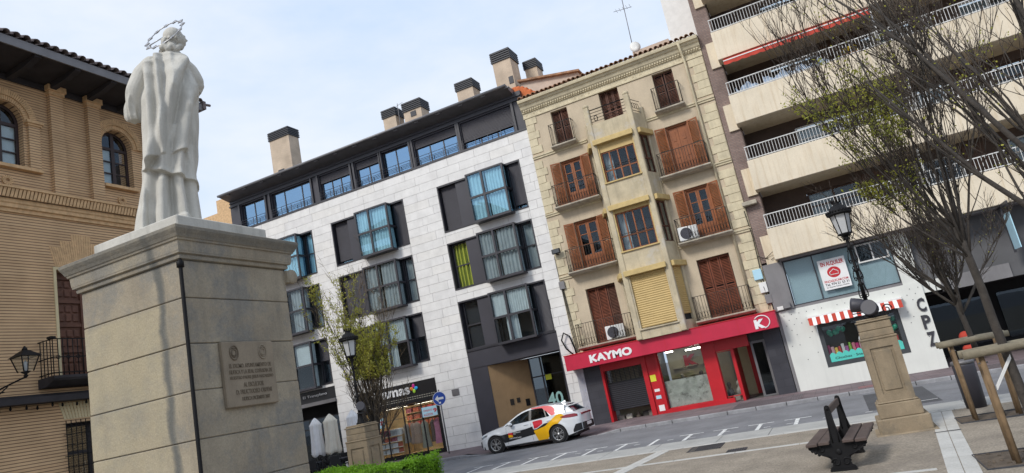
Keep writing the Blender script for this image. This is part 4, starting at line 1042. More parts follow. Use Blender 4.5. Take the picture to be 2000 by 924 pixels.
# house door at the right of the shop
do = framed(yh,'house_door',-3.18,-2.60,-.05,2.25,-.30,[],[.05],.09,MT['zinc'],MT['glass_dark']); sbox('door_head',-3.2,-2.58,-.5,-.25,2.26,2.6,MT['shop_black'])
mb = MB(TS); mb.quad((-3.2,-.9,0),(-2.58,-.9,0),(-2.58,-.9,2.6),(-3.2,-.9,2.6)); part('interior', mb, MT['room'], yh)
for (a,b,c,e,m_) in ((-7.42,-7.18,1.45,1.72,'yellow_sign'),(-7.36,-7.14,1.02,1.13,'sign_white'),(-7.36,-7.14,.72,.86,'poster_blue'),(-7.34,-7.10,.22,.46,'sign_white')):
    sbox('notice',a,b,-.018,-.012,c,e,MT[m_])
# frosted lower film on the display window
MT['film'] = pmat('film',(0.44,0.45,0.40),rough=.8,var=.25,scale=4,blotch=(5,.54,.85),blotch_col=(.16,.16,.14))
sbox('window_film',-6.9,-5.1,-.19,-.185,.26,1.35,MT['film'])
# graffiti-marked pilaster strip between the two houses
MT['graffiti'] = pmat('graffiti',(0.42,0.42,0.46),rough=.7,var=.15,scale=3,blotch=(7,.53,.6),blotch_col=(.22,.25,.38))
sbox('end_pilaster',-10.56,-10.24,-.2,.045,-.1,2.6,MT['graffiti'])

# things shown in the red shop's windows
dk = [(.06,.055,.05),(.30,.28,.24),(.55,.53,.46),(.16,.13,.10),(.40,.05,.05)]; dn = ['black','grey','cream','brown','red']
dmt = [pmat('ware_%d'%k,c,rough=.6,var=.2,scale=9) for k,c in enumerate(dk)]
mb = MB(TS); mb.bbox(-6.85,-5.15,-1.3,-.55,.06,.72,.01); solo('display_plinth', mb, MT['kwall'], 'cream display plinth behind the frosted film of the red shop window', 'plinth', TS((-6,-.9,.06)))
def ware(u,d,z,kind,ci,lab):
    m2 = MB(TS)
    if kind == 0: m2.lathe([(.05,0),(.09,.03),(.11,.12),(.07,.24),(.035,.28),(.045,.32)],(u,d,z),12)
    elif kind == 1: m2.lathe([(.09,0),(.10,.02),(.03,.05),(.03,.18),(.10,.22),(.15,.34),(.12,.48),(.05,.56),(.06,.60),(.085,.68),(.07,.76),(.02,.80)],(u,d,z),12)
    else: m2.bbox(u-.14,u+.14,d-.1,d+.1,z,z+.26,.03)
    return solo(['vase','bust_stand','display_box'][kind], m2, dmt[ci], lab, ['vase','bust','box'][kind], TS((u,d,z)), 'wares in the red shop window')
for k,(u,kind,ci) in enumerate(((-6.75,0,0),(-6.52,2,1),(-6.25,1,1),(-5.95,0,3),(-5.72,2,2),(-5.45,1,0),(-5.22,0,2))):
    ware(u,-.85,.721,kind,ci,'%s %s on the cream plinth in the red shop window'%(dn[ci],['vase','bust','display box'][kind]))
for k,(u,kind,ci) in enumerate(((-9.2,2,1),(-8.85,2,2),(-8.45,0,3),(-8.1,2,0),(-7.85,2,1))):
    ware(u,-.7,.051,kind,ci,'%s %s below the half-open shutter of the red shop'%(dn[ci],['vase','bust','display box'][kind]))
for k,(u,kind,ci) in enumerate(((-4.42,1,0),(-4.2,2,1),(-4.05,1,1))):
    ware(u,-.5,.051,kind,ci,'%s %s in the narrow side window of the red shop'%(dn[ci],['vase','bust','display box'][kind]))
for k in range(3):
    mb = MB(TS); mb.box(-6.9+.62*k,-6.42+.62*k,-2.55,-2.3,1.35+.0*k,1.39); mb.box(-6.9+.62*k,-6.42+.62*k,-2.55,-2.3,1.75,1.79); part('wall_shelf', mb, MT['kwall'], yh)
# ------------------------------------------------------------------ apartment block with long beige balconies
MT['beige'] = pmat('beige_concrete', (0.68,0.60,0.47), rough=0.85, var=0.08, scale=0.8, fine=0.04, streak=0.5, streak_col=(0.46,0.33,0.18), spec=0.2)
MT['brown_brick'] = brickmat('brown_brick', (0.25,0.175,0.15), (0.30,0.22,0.19), (0.18,0.15,0.14), 0.26, 0.065, 0.010, bump=.5)
MT['brown_wood'] = pmat('brown_wood', (0.085,0.045,0.03), rough=0.6, var=0.3, scale=1.5, streak=0.4, streak_col=(0.04,0.022,0.016))
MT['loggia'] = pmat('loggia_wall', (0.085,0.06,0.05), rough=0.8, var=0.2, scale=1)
MT['grey_conc'] = pmat('grey_concrete', (0.20,0.195,0.20), rough=0.8, var=0.12, scale=1.2, streak=0.2)
MT['dark_grey'] = pmat('dark_grey_wall', (0.10,0.10,0.105), rough=0.8, var=0.12, scale=1)
MT['white_wall'] = pmat('white_wall', (0.68,0.69,0.65), rough=0.75, var=0.05, scale=0.8, streak=0.12)
MT['film_blue'] = pmat('film_blue', (0.50,0.60,0.63), rough=0.35, var=0.08, scale=0.6, spec=.5)
MT['rail_paint'] = pmat('rail_paint',(0.60,0.60,0.585),rough=.5,var=.15,scale=3)
MT['red_cloth'] = pmat('red_cloth', (0.46,0.055,0.035), rough=0.85, var=0.1, scale=3)
cb = thing('balcony_block', (4, YF+6, 0), 'large apartment block with long beige concrete balconies over a white ground floor shop', 'building')
BX1 = 17.0
def cbox(nm,u0,u1,d0,d1,z0,z1,mat,parent=cb):
    m2 = MB(TS); m2.box(u0,u1,d0,d1,z0,z1); return part(nm,m2,mat,parent)
cbox('brick_pier',-1.90,-1.28,-8,0.0,5.15,21,MT['brown_brick'])
ZB = [(5.11,6.35),(7.98,9.22),(10.83,12.07),(13.70,14.95),(16.58,17.82)]
P = .70
for i,(z0,z1) in enumerate(ZB):
    m2 = MB(TS); m2.bbox(-1.34,BX1,P-.14,P,z0,z1,.015); bo = part('balcony_front', m2, MT['beige'], cb)
    cbox('balcony_side',-1.34,-1.22,0.0,P-.141,z0+.01,z1-.005,MT['beige'],bo)
    cbox('balcony_return',-1.70,-1.28,0.001,.09,z0-.06,z1-.15,MT['beige'],bo)
    cbox('balcony_floor',-1.22,BX1,-1.6,P-.141,z0+.02,z0+.22,MT['beige'],bo)
    # white railing: rails and bars
    m2 = MB(TS); zt = z1+.58
    for zz in (z1+.06,zt): m2.box(-1.32,BX1,P-.09,P-.05,zz-.018,zz+.018)
    for k in range(int((BX1+1.3)/.118)):
        u = -1.30+k*.118; m2.box(u-.0085,u+.0085,P-.078,P-.061,z1+.0,zt)
    m2.box(-1.32,-1.29,0.0,P-.09,zt-.018,zt+.018)
    for k in range(5): m2.box(-1.315,-1.293,.08+k*.11,.10+k*.11,z1-.005,zt)
    part('railing', m2, MT['rail_paint'], bo)
    # loggia back wall with windows
    zz0, zz1 = z0+.22, (ZB[i+1][0] if i+1 < len(ZB) else z0+2.87)+.02
    holes_ = []
    for k in range(5):
        c = 0.55+k*3.6+(.3 if i%2 else 0); holes_.append((c-.1,c+1.9,zz0+.75 if k%2 else zz0+.05,zz1-.35))
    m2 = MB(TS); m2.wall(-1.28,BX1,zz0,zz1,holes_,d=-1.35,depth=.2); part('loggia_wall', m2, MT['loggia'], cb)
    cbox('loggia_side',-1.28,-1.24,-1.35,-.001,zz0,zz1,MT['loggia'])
    for k,h in enumerate(holes_):
        fo = framed(cb,'window',h[0]+.01,h[1]-.01,h[2]+.01,h[3]-.01,-1.45,[.5],[.75] if k%2==0 else [],.06,MT['white_paint'] if (i+k)%3 else MT['brown_wood'],MT['glass_mid'])
        if (i*2+k) % 3 != 1:
            m2 = MB(TS); a = h[0]+.05; b = h[1]-.05 if k%2 else (h[0]+h[1])/2; curtain(m2,a,b,h[2]+.05,h[3]-.1,-1.62,pitch=.14); part('curtain', m2, MT['curtain' if i%2 else 'curtain_grey'], fo)
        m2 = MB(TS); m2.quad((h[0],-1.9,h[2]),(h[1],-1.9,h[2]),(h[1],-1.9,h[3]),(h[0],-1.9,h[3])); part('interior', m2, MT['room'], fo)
        cbox('wood_panel',h[1]+.12,h[1]+.85,-1.349,-1.30,zz0+.02,zz1-.2,MT['brown_wood'])
    m2 = MB(TS); u = 4.45 if i%2==0 else 4.9; m2.box(u,u+.05,-1.3,P-.15,z1-.2,z1+1.5); part('divider_screen', m2, MT['white_paint'], bo)
# flat cloths / plants on the balconies: striped awnings under the 4th band
def awning(u0,u1,zt,label):
    t = thing('balcony_awning', TS((u0,.6,zt-.35)), label, 'awning', 'red awnings under the balcony')
    m2 = MB(TS); m2.add([(u0,.58,zt),(u1,.58,zt),(u1,.92,zt-.20),(u0,.92,zt-.20),(u0,.58,zt-.02),(u1,.58,zt-.02),(u1,.92,zt-.22),(u0,.92,zt-.22)],[(0,1,2,3),(4,7,6,5),(0,4,5,1),(1,5,6,2),(2,6,7,3),(3,7,4,0)]); part('cloth', m2, MT['red_cloth'], t)
    m2 = MB(TS); m2.box(u0,u1,.92,.95,zt-.235,zt-.195); part('front_bar', m2, MT['white_paint'], t)
    m2 = MB(TS); n = int((u1-u0)/.04)
    def fn(a,b):
        u = u0+(u1-u0)*a; low = zt-.37-.035*abs(math.sin(math.pi*(u-u0)/.36)); return (u,.935+.012*math.sin(u*11)*(1-b),low+(zt-.237-low)*b)
    m2.grid(fn,n,2); part('valance', m2, MT['red_cloth'], t)
    m2 = MB(TS); m2.tube([(u0+.02,.1,zt-.02),(u0+.02,.93,zt-.21)],.015,5); m2.tube([(u1-.02,.1,zt-.02),(u1-.02,.93,zt-.21)],.015,5); part('arm', m2, MT['zinc'], t)
awning(-1.15,1.28,13.70,'red scalloped balcony awning next to the brick pier')
awning(1.34,4.4,13.70,'red scalloped balcony awning partly hidden by tree branches')
# things on balconies: white/blue cloth and flower box
MT['blue_cloth'] = pmat('blue_cloth',(0.42,0.52,0.66),rough=.9,var=.3,scale=7)
def cloth(u0,u1,z,label):
    m2 = MB(TS)
    def fn(a,b): u = u0+(u1-u0)*a; return (u,.40+.05*math.sin(u*17)+.03*b,z+.02+(.30+.10*math.sin(u*9)+.05*math.sin(u*23))*b)
    m2.grid(fn,24,5); return solo('balcony_cloth', m2, MT['blue_cloth'], label, 'cloth', TS((u0,.4,z)))
cloth(0.1,2.6,12.07,'pale blue and white cloth sheet along the balcony railing under the red awning')
cloth(-1.0,-.1,12.07,'crumpled white cloth at the end of the balcony next to the brick pier')
mb = MB(TS); mb.bbox(3.1,3.7,.3,.5,12.08,12.25,.01); fb = thing('flower_box', TS((3.4,.4,12.08)), 'small planter with yellow flowers on the balcony under the red awning','planter')
part('box', mb, MT['terracotta'], fb)
mb = MB(TS)
for k in range(30): mb.ball((ru(3.1,3.7),ru(.3,.52),12.3+ru(0,.2)),ru(.02,.04),5,4)
part('blossom', mb, pmat('yellow_flower',(.6,.45,.03),var=.2), fb)
# ---- mezzanine and shop
cbox('grey_pier',-1.90,-1.16,-.5,.12,3.16,5.05,MT['grey_conc']); cbox('soffit',-1.20,BX1,-1.4,.5,5.05,5.109,MT['grey_conc'])
m2 = MB(TS); m2.box(-1.16,2.70,-.3,.02,3.14,3.24); part('sill', m2, MT['grey_conc'], cb)
wins = framed(cb,'mezzanine_window',-1.16,2.70,3.24,5.05,-.05,[.285,.675],[],.045,MT['dark_metal'],MT['glass_mid'])
m2 = MB(TS); m2.quad((-1.1,-.12,3.26),(2.66,-.12,3.26),(2.66,-.12,5.0),(-1.1,-.12,5.0)); part('window_film', m2, MT['film_blue'], wins)
framed(cb,'sliding_window',1.5,2.58,4.28,4.98,-.005,[.5],[],.05,MT['white_paint'],MT['glass_dark'],depth=.05)
cbox('white_panel',2.70,3.30,-.3,.03,3.14,5.05,MT['white_wall'])
mb = MB(TS); mb.wall(-1.78,3.28,-.3,3.14,[(-.59,2.29,.71,2.39)],d=0.05,depth=.25); mb.quad((3.28,.05,-.3),(3.28,-6,-.3),(3.28,-6,3.14),(3.28,.05,3.14)); mb.quad((-1.78,.05,3.14),(3.28,.05,3.14),(3.28,-.3,3.14),(-1.78,-.3,3.14)); part('ground_floor_wall', mb, MT['white_wall'], cb)
cbox('corner_strip',-1.9,-1.78,-.3,.03,-.2,3.14,MT['grey_conc'])
mb = MB(TS); random.seed(11)
for r_ in range(11):
    for k in range(18):
        u = -1.62+k*.28+(.14 if r_%2 else 0); z = 2.95-r_*.2
        if rnd() < .35+.05*r_ or (-.75<u<2.45 and z<2.85): continue
        mb.box(u-.014,u+.014,.05,.062,z-.014,z+.014)
s_ = part('wall_studs', mb, MT['dark_grey'], cb); s_['kind'] = 'stuff'
# banner EN ALQUILER
mb = MB(TS); mb.box(.08,1.06,.03,.04,3.55,4.72); bn = solo('rental_banner', mb, MT['sign_white'], 'white rental banner reading EN ALQUILER hung on the mezzanine window', 'banner', TS((.55,.04,3.55)))
text_part('lettering','EN ALQUILER',.17,1.0,4.44,4.63,.041,MT['txt_red'],bn,bold=.03,ext=.003)
text_part('lettering','FINCASUICAM.COM',.15,1.0,3.82,3.91,.041,MT['txt_red'],bn,bold=.02,ext=.003)
text_part('lettering','Tel. 974 21 53 31',.15,1.0,3.70,3.79,.041,MT['txt_dark'],bn,bold=.02,ext=.003)
text_part('lettering','C/ Vicente Campo, Huesca',.17,.98,3.60,3.67,.041,MT['txt_dark'],bn,bold=.01,ext=.003)
mb = MB(TS); mb.add([(.57+.24*math.cos(a),.043,4.19+.21*math.sin(a)) for a in [k*math.pi/12 for k in range(24)]],[tuple(range(24))]); part('emblem', mb, MT['txt_red'], bn)
mb = MB(TS); mb.tube([(.42,.047,4.10),(.42,.047,4.20),(.57,.047,4.30),(.72,.047,4.20),(.72,.047,4.10),(.42,.047,4.10)],.016,4); part('emblem_house', mb, MT['sign_white'], bn)
# letters C P Z
for ch,z0,z1 in (('C',2.06,2.55),('P',1.43,1.93),('Z',.80,1.31)): text_part('wall_letter',ch,2.93,3.20,z0,z1,.055,MT['dark_metal'],cb,bold=.03,ext=.04)
# candy shop window
MT['candy_frame'] = pmat('candy_frame',(0.05,0.055,0.06),rough=.5,var=.1)
cw = framed(cb,'candy_window',-.58,2.28,.72,2.38,.02,[],[],.15,MT['candy_frame'],MT['glass_clear'],depth=.08)
mb = MB(TS); mb.quad((-.6,-1.6,.6),(2.3,-1.6,.6),(2.3,-1.6,2.5),(-.6,-1.6,2.5)); part('shop_interior', mb, MT['room_mid'], cb)
mb = MB(TS); mb.box(-.55,2.25,-1.2,-.1,1.08,1.14); part('display_ledge', mb, MT['white_paint'], cb)
MT['turq'] = pmat('turquoise',(0.09,0.55,0.47),rough=.5,var=.04)
mb = MB(TS); pts = [(-.42,.88),(2.12,.88),(2.12,1.12)]
for k in range(11*6+1):
    u = 2.12-2.54*k/66; pts.append((u,1.14+.09*abs(math.sin(math.pi*k/6))))
pts.append((-.42,1.12)); n = len(pts)
mb.add([(p[0],-.01,p[1]) for p in pts],[tuple(range(n))]); tb = part('scalloped_band', mb, MT['turq'], cw)
text_part('lettering','Chuches · Snacks · Frutos secos',-.25,1.95,.96,1.05,-.008,MT['txt_dark'],tb,bold=.01,ext=.003)
text_part('lettering','CANDY',.72,1.5,1.42,1.66,-.02,MT['sign_white'],cw,bold=.03,ext=.004)
MT['balloon'] = pmat('balloon_green',(0.02,0.36,0.21),rough=.25,var=.05,spec=.6)
for k in range(14):
    side = k % 2; u = ru(-.36,.35) if side == 0 else ru(1.62,2.1); z = 1.92+ru(0,.16) if side == 0 else ru(1.55,2.1)
    m2 = MB(TS); m2.ball((u,-.16+ru(-.05,.05),z),.095,12,8,(1,1,1.12)); m2.tube([(u,-.22,z-.09),(u,-.22,z-.12)],.012,5)
    solo('balloon', m2, MT['balloon'], 'green balloon in the %s of the sweet shop window'%('cluster above the dark shelf' if side==0 else 'cluster beside the wall letters'), 'balloon', TS((u,-.22,z-.12)), 'balloons in the sweet shop window')
candy_c = [(.55,.05,.2),(.6,.35,.4),(.7,.5,.1),(.5,.05,.05),(.6,.6,.6),(.35,.1,.3),(.25,.5,.08),(.6,.2,.25)]
cnames = ['crimson','pale pink','amber','red','white','purple','lime green','rose']
cmats = [pmat('sweet_%d'%k,c,rough=.4,var=.2,scale=15) for k,c in enumerate(candy_c)]
for k in range(20):
    u = -.38+k*.125; h = ru(.12,.34); w = .055; i = k % 8
    if k % 3: m2 = MB(TS); m2.bbox(u-w,u+w,-.35,-.22,1.142,1.142+.16+h*.6,.01)
    else: m2 = MB(TS); m2.lathe([(.05,0),(.055,.02),(.055,.1+h*.5),(.04,.14+h*.5),(.045,.16+h*.5),(.045,.20+h*.5),(0.0,.21+h*.5)],(u,-.29,1.142),10)
    solo('sweet_box' if k%3 else 'sweet_jar', m2, cmats[i], '%s %s on the ledge of the sweet shop window'%(cnames[i],'sweet packet' if k%3 else 'sweet jar'), 'sweets', TS((u,-.29,1.142)), 'sweets in the shop window')
# striped shop awning with scalloped edge
aw = thing('shop_awning', TS((.8,.3,2.35)), 'red and white striped scalloped awning over the sweet shop window', 'awning')
mb = MB(TS); mb.bbox(-.84,2.52,.05,.28,2.63,2.74,.02); part('cassette', mb, MT['white_paint'], aw)
A0,A1 = -.80,2.46; ns = 23
for k in range(ns):
    u0 = A0+(A1-A0)*k/ns; u1 = A0+(A1-A0)*(k+1)/ns
    m2 = MB(TS)
    def fn(a,b):
        u = u0+(u1-u0)*a; ww = .025*abs(math.sin(math.pi*(u-A0)/.42)); 
        return (u,.28+.22*(1-b)**.7+.004*math.sin(u*20),2.38-ww*(1-b)+(2.66-2.38)*b)
    m2.grid(fn,4,5); part('stripe', m2, MT['red_cloth'] if k%2==0 else MT['sign_white'], aw)
# small box / camera on the pier, cables
cbox('wall_lamp',-1.52,-1.28,.12,.30,3.22,3.42,MT['grey_conc']); cbox('wall_box',-1.78,-1.55,.12,.20,3.20,3.34,MT['white_paint'])
# arcade to the right
mb = MB(TS); mb.quad((3.28,-6,-.3),(BX1,-6,-.3),(BX1,-6,3.2),(3.28,-6,3.2)); mb.quad((3.28,0,2.62),(BX1,0,2.62),(BX1,-6,2.62),(3.28,-6,2.62)); part('arcade_wall', mb, MT['room'], cb)
cbox('arcade_fascia',3.9,6.1,-.25,0.0,2.62,3.12,MT['grey_conc']); cbox('arcade_fascia',3.29,3.9,-.3,-.05,2.7,3.12,MT['white_wall']); cbox('arcade_fascia',6.12,BX1,-.3,-.1,2.62,3.12,MT['dark_grey'])
cbox('mezzanine_wall',3.31,BX1,-.6,-.3,3.12,5.05,MT['dark_grey'])
mb = MB(TS)
for k in range(5):
    cbox('arcade_window',3.9+k*2.6,6.2+k*2.6,-5.98,-5.9,.3,2.2,MT['glass_dark'])
# blade sign at the frame edge
bs = thing('blade_sign', TS((6.5,.7,3.5)), 'white vertical blade sign in a dark frame under the beige balcony', 'sign')
mb = MB(TS); mb.box(6.30,6.36,-.3,1.5,5.0,5.12); mb.box(6.30,6.36,.35,.45,3.4,5.0); part('frame', mb, MT['dark_metal'], bs)
mb = MB(TS); mb.box(6.315,6.345,.46,1.35,3.5,4.75); part('panel', mb, MT['poster_blue'], bs)
# ------------------------------------------------------------------ brick palace on the left
MT['pal_brick'] = brickmat('palace_brick', (0.58,0.385,0.22), (0.63,0.43,0.25), (0.19,0.125,0.08), 60.0, 0.083, 0.010, bump=1.0, var=.20)
MT['pal_plain'] = pmat('palace_brick_plain', (0.56,0.37,0.20), rough=.85, var=.18, scale=7, fine=.06)
MT['pal_dark'] = pmat('palace_brick_dark', (0.20,0.145,0.10), rough=.9, var=.35, scale=9)
MT['eave_wood'] = pmat('eave_wood', (0.030,0.027,0.030), rough=.8, var=.25, scale=2)
MT['grey_tile'] = pmat('grey_tile', (0.15,0.125,0.125), rough=.9, var=.35, scale=5)
MT['door_wood'] = pmat('palace_door', (0.105,0.045,0.028), rough=.6, var=.25, scale=4)
MT['cream'] = pmat('cream_band', (0.58,0.49,0.30), rough=.8, var=.08)
MT['win_wood'] = pmat('window_wood', (0.035,0.022,0.022), rough=.5, var=.2)
pa = thing('brick_palace', (XL-6, 8, 0), 'old ochre brick palace with arched upper windows and deep dark wooden eaves', 'building')
PU0, PU1 = -6.0, 17.2
R_ = .54; SPZ = 12.51; SILL = 11.07
wc = [1.37,4.87,8.37,11.87,15.40]
holes_ = [(c-R_,c+R_,SILL,SPZ+R_) for c in wc] + [(13.11,14.75,5.03,8.12),(13.13,14.7,1.6,3.74)]
mb = MB(TP); mb.wall(PU0,PU1,-.2,13.95,holes_,d=0,depth=.32)
# arch spandrel fill
for c in wc:
    n = 14
    for i in range(n):
        a0 = math.pi*i/n; a1 = math.pi*(i+1)/n
        x0,z0 = c+R_*math.cos(a0),SPZ+R_*math.sin(a0); x1,z1 = c+R_*math.cos(a1),SPZ+R_*math.sin(a1)
        mb.quad((x0,0,z0),(x1,0,z1),(x1,0,SPZ+R_),(x0,0,SPZ+R_)); mb.quad((x0,0,z0),(x1,0,z1),(x1,-.32,z1),(x0,-.32,z0))
mb.quad((PU1,0,-.2),(PU1,-14,-.2),(PU1,-14,13.95),(PU1,0,13.95))
part('wall', mb, MT['pal_brick'], pa)
for c in [u for w in (6.95,10.45,13.95) for u in (w-.60,w+.60)] + [16.65]:
    mb = MB(TP); mb.box(c-.20,c+.20,.002,.16,10.34,13.6); po = part('pilaster', mb, MT['pal_brick'], pa)
    mb = MB(TP); mb.box(c-.24,c+.24,.0,.20,13.6,13.72); mb.box(c-.28,c+.28,.0,.24,13.72,13.9); part('capital', mb, MT['pal_plain'], po)
def ring(c, r0, r1, d0, d1, n, mat, name, parent):
    m2 = MB(TP)
    for i in range(n):
        a0 = math.pi*(i+.10)/n; a1 = math.pi*(i+.90)/n
        pts = [(c+r*math.cos(a), SPZ+r*math.sin(a)) for r,a in ((r0,a0),(r1,a0),(r1,a1),(r0,a1))]
        m2.prism(pts,1,d0,d1)
    return part(name, m2, mat, parent)
for c in wc[2:]:
    r1 = ring(c,.56,.70,.0,.05,34,MT['pal_plain'],'arch_ring',pa); r1['kind'] = 'stuff'
    r2 = ring(c,.70,.90,.0,.09,42,MT['pal_plain'],'outer_arch_ring',pa); r2['kind'] = 'stuff'
    for s in ((-1,1) if c < 15 else ()):
        mb = MB(TP); mb.box(c+s*.80-.16,c+s*.80+.16,.0,.10,SILL,SPZ-.08) ; part('arch_jamb', mb, MT['pal_brick'], pa)
        mb = MB(TP); mb.box(c+s*.80-.20,c+s*.80+.20,.0,.14,SPZ-.08,SPZ-.02); mb.box(c+s*.80-.24,c+s*.80+.24,.0,.18,SPZ-.02,SPZ+.06); part('impost', mb, MT['pal_plain'], pa)
    w_ = .62 if c > 15 else .98; mb = MB(TP); mb.box(c-w_,c+w_,.0,.155,SILL-.09,SILL-.02); mb.box(c-w_+.04,c+w_-.04,-.3,.12,SILL-.02,SILL+.02); part('sill', mb, MT['pal_plain'], pa)
    # window joinery
    m2 = MB(TP); d = -.22
    m2.box(c-R_,c-R_+.08,d-.06,d,SILL+.02,SPZ); m2.box(c+R_-.08,c+R_,d-.06,d,SILL+.02,SPZ); m2.box(c-.06,c+.06,d-.06,d+.01,SILL+.02,SPZ+R_-.03); m2.box(c-R_+.08,c+R_-.08,d-.06,d-.002,SILL+.02,SILL+.12)
    zt = SPZ-.06
    m2.box(c-R_+.08,c+R_-.08,d-.06,d+.004,zt-.04,zt+.05)
    for s in (-1,1):
        a,b = sorted((c+s*.06,c+s*(R_-.08)))
        for k in (1,2): zz = SILL+.12+(zt-.04-SILL-.12)*k/3; m2.box(a,b,d-.05,d-.004,zz-.02,zz+.02)
    n = 12
    for i in range(n):
        a0,a1 = math.pi*i/n, math.pi*(i+1)/n
        m2.prism([(c+r*math.cos(a),SPZ+r*math.sin(a)) for r,a in ((R_-.09,a0),(R_,a0),(R_,a1),(R_-.09,a1))],1,d-.06,d)
    wo = part('arched_window', m2, MT['win_wood'], pa)
    for s in (-1,1):
        a,b = sorted((c+s*.06,c+s*(R_-.08)))
        for k in range(3):
            z0 = SILL+.12+(zt-.04-SILL-.12)*k/3; z1 = SILL+.12+(zt-.04-SILL-.12)*(k+1)/3
            m3 = MB(TP); m3.box(a,b,d-.03,d-.024,z0+.02,z1-.02); part('pane', m3, MT['glass_mid'], wo)
            if s < 0 or c < 13:
                m3 = MB(TP); m3.quad((a,d-.08,z0),(b,d-.08,z0),(b,d-.08,z1),(a,d-.08,z1)); part('blind', m3, MT['curtain'], wo)
        m3 = MB(TP); m3.box(a,b,d-.03,d-.024,zt+.05,SPZ+R_-.1); part('pane', m3, MT['glass_dark'], wo)
    m3 = MB(TP); m3.quad((c-R_,d-.4,SILL),(c+R_,d-.4,SILL),(c+R_,d-.4,SPZ+R_),(c-R_,d-.4,SPZ+R_)); part('interior', m3, MT['room'], wo)
    # rosette
    m3 = MB(TP)
    for k in range(14):
        a = 2*math.pi*k/14; m3.prism([(c+.02+r*math.cos(a+e),10.61+r*math.sin(a+e)) for r,e in ((.055,-.16),(.15,-.17),(.15,.17),(.055,.16))],1,.0,.05)
    part('rosette', m3, MT['pal_plain'], pa)
# cornice: tilted dentil bricks and mouldings
mb = MB(TP); mb.prism([(.0,9.68),(.06,9.68),(.06,9.78),(.12,9.80),(.12,9.90),(.15,9.93),(.15,10.04),(.0,10.04)],0,PU0,PU1+.1); co = part('cornice', mb, MT['pal_plain'], pa)
mb = MB(TP); u = 9.5
while u < PU1:
    mb.add([(u,.0,10.05),(u+.075,.0,10.05),(u+.075,.24,10.05),(u,.24,10.05),(u+.05,.0,10.30),(u+.125,.0,10.30),(u+.125,.27,10.30),(u+.05,.27,10.30)],[(0,3,2,1),(4,5,6,7),(0,1,5,4),(1,2,6,5),(2,3,7,6),(3,0,4,7)]); u += .105
s_ = part('dentil_bricks', mb, MT['pal_plain'], co); s_['kind'] = 'stuff'
mb = MB(TP); mb.box(PU0,PU1,.0,.20,10.045,10.29); part('cornice_core', mb, MT['pal_dark'], co)  # darker brick colour set back between the dentil bricks
mb = MB(TP); mb.box(PU0,PU1+.1,.0,.30,10.305,10.36); part('cornice_top', mb, MT['pal_plain'], co)
# stepped flat arch over the balcony door: standing bricks
mb = MB(TP)
for k in range(28):
    a = -1+2*(k+.08)/28; b = -1+2*(k+.92)/28; c = 13.93
    zt = 9.24 if abs(a+b)/2 < .26 else (9.02 if abs(a+b)/2 < .62 else 8.80)
    f = lambda t,z: (c+t*(.82+.26*(z-8.2)/1.0), z)
    mb.prism([f(a,8.21),f(b,8.21),f(b,zt),f(a,zt)],1,.0,.012)
s_ = part('flat_arch', mb, MT['pal_plain'], pa); s_['kind'] = 'stuff'
mb = MB(TP); mb.box(13.03,13.11,-.02,.03,5.03,8.20); mb.box(13.11,14.85,-.02,.03,8.12,8.20); part('door_surround', mb, MT['cream'], pa)
# balcony door with panels
mb = MB(TP); mb.box(13.11,14.75,-.30,-.27,5.03,8.12); dr = part('balcony_door', mb, MT['door_wood'], pa)
mb = MB(TP)
for u in (13.11,13.93,14.6): mb.box(u,u+.1,-.27,-.20,5.03,8.12)
for z in (5.03,5.75,6.5,7.2,7.9): mb.box(13.21,14.6,-.27,-.215,z,z+.1)
part('door_rails', mb, MT['door_wood'], dr)
for r_ in range(4):
    for k in range(3):
        m3 = MB(TP); u = 13.27+k*.22; z = 5.2+r_*.73; m3.bbox(u,u+.17,-.27,-.235,z,z+.22,.02); m3.bbox(u,u+.17,-.27,-.235,z+.27,z+.48,.02); part('door_panel', m3, MT['door_wood'], dr)
# balcony
mb = MB(TP); mb.prism([(.0,4.72),(.35,4.74),(.62,4.86),(.66,4.92),(.66,4.99),(.0,4.99)],0,12.45,15.4); ba = part('balcony', mb, MT['eave_wood'], pa)
mb = MB(TP); a,b,p = 12.50,15.35,.60; z0 = 4.99
for zz in (z0+.08,z0+.50,z0+1.0): mb.box(a,b,p-.014,p+.014,zz-.012,zz+.014); mb.box(a-.013,a+.013,0,p,zz-.012,zz+.013)
k = 0; u = a
while u <= b: 
    mb.tube([(u,p,z0),(u,p,z0+1.0)],.013,5); u += .14; k += 1
    if k % 2: mb.tube([(u+.05*math.cos(t),p,z0+.5+.05*math.sin(t)) for t in [q*math.pi/4 for q in range(8)]],.012,4,closed=True)
for k in range(4): mb.tube([(a,.08+k*.14,z0),(a,.08+k*.14,z0+1.0)],.013,5)
mb.box(a-.10,a+.05,p-.08,p+.08,z0+1.0,z0+1.06); part('railing', mb, MT['black_iron'], ba)
# dark beam / ledge between ground and first floor, with bulb string
mb = MB(TP); mb.box(PU0,PU1,.0,.40,4.34,4.50); mb.box(PU0,PU1,.0,.08,4.50,4.60); be = part('ledge_beam', mb, MT['eave_wood'], pa)
for k in range(16):
    mb = MB(TP); u = 9.6+k*.34; mb.lathe([(.012,0),(.03,-.05),(.035,-.09),(.0,-.12)],(u,.12+.1*(k%2),4.34-.02*(k%3)),6); part('bulb', mb, MT['black_iron'], be)
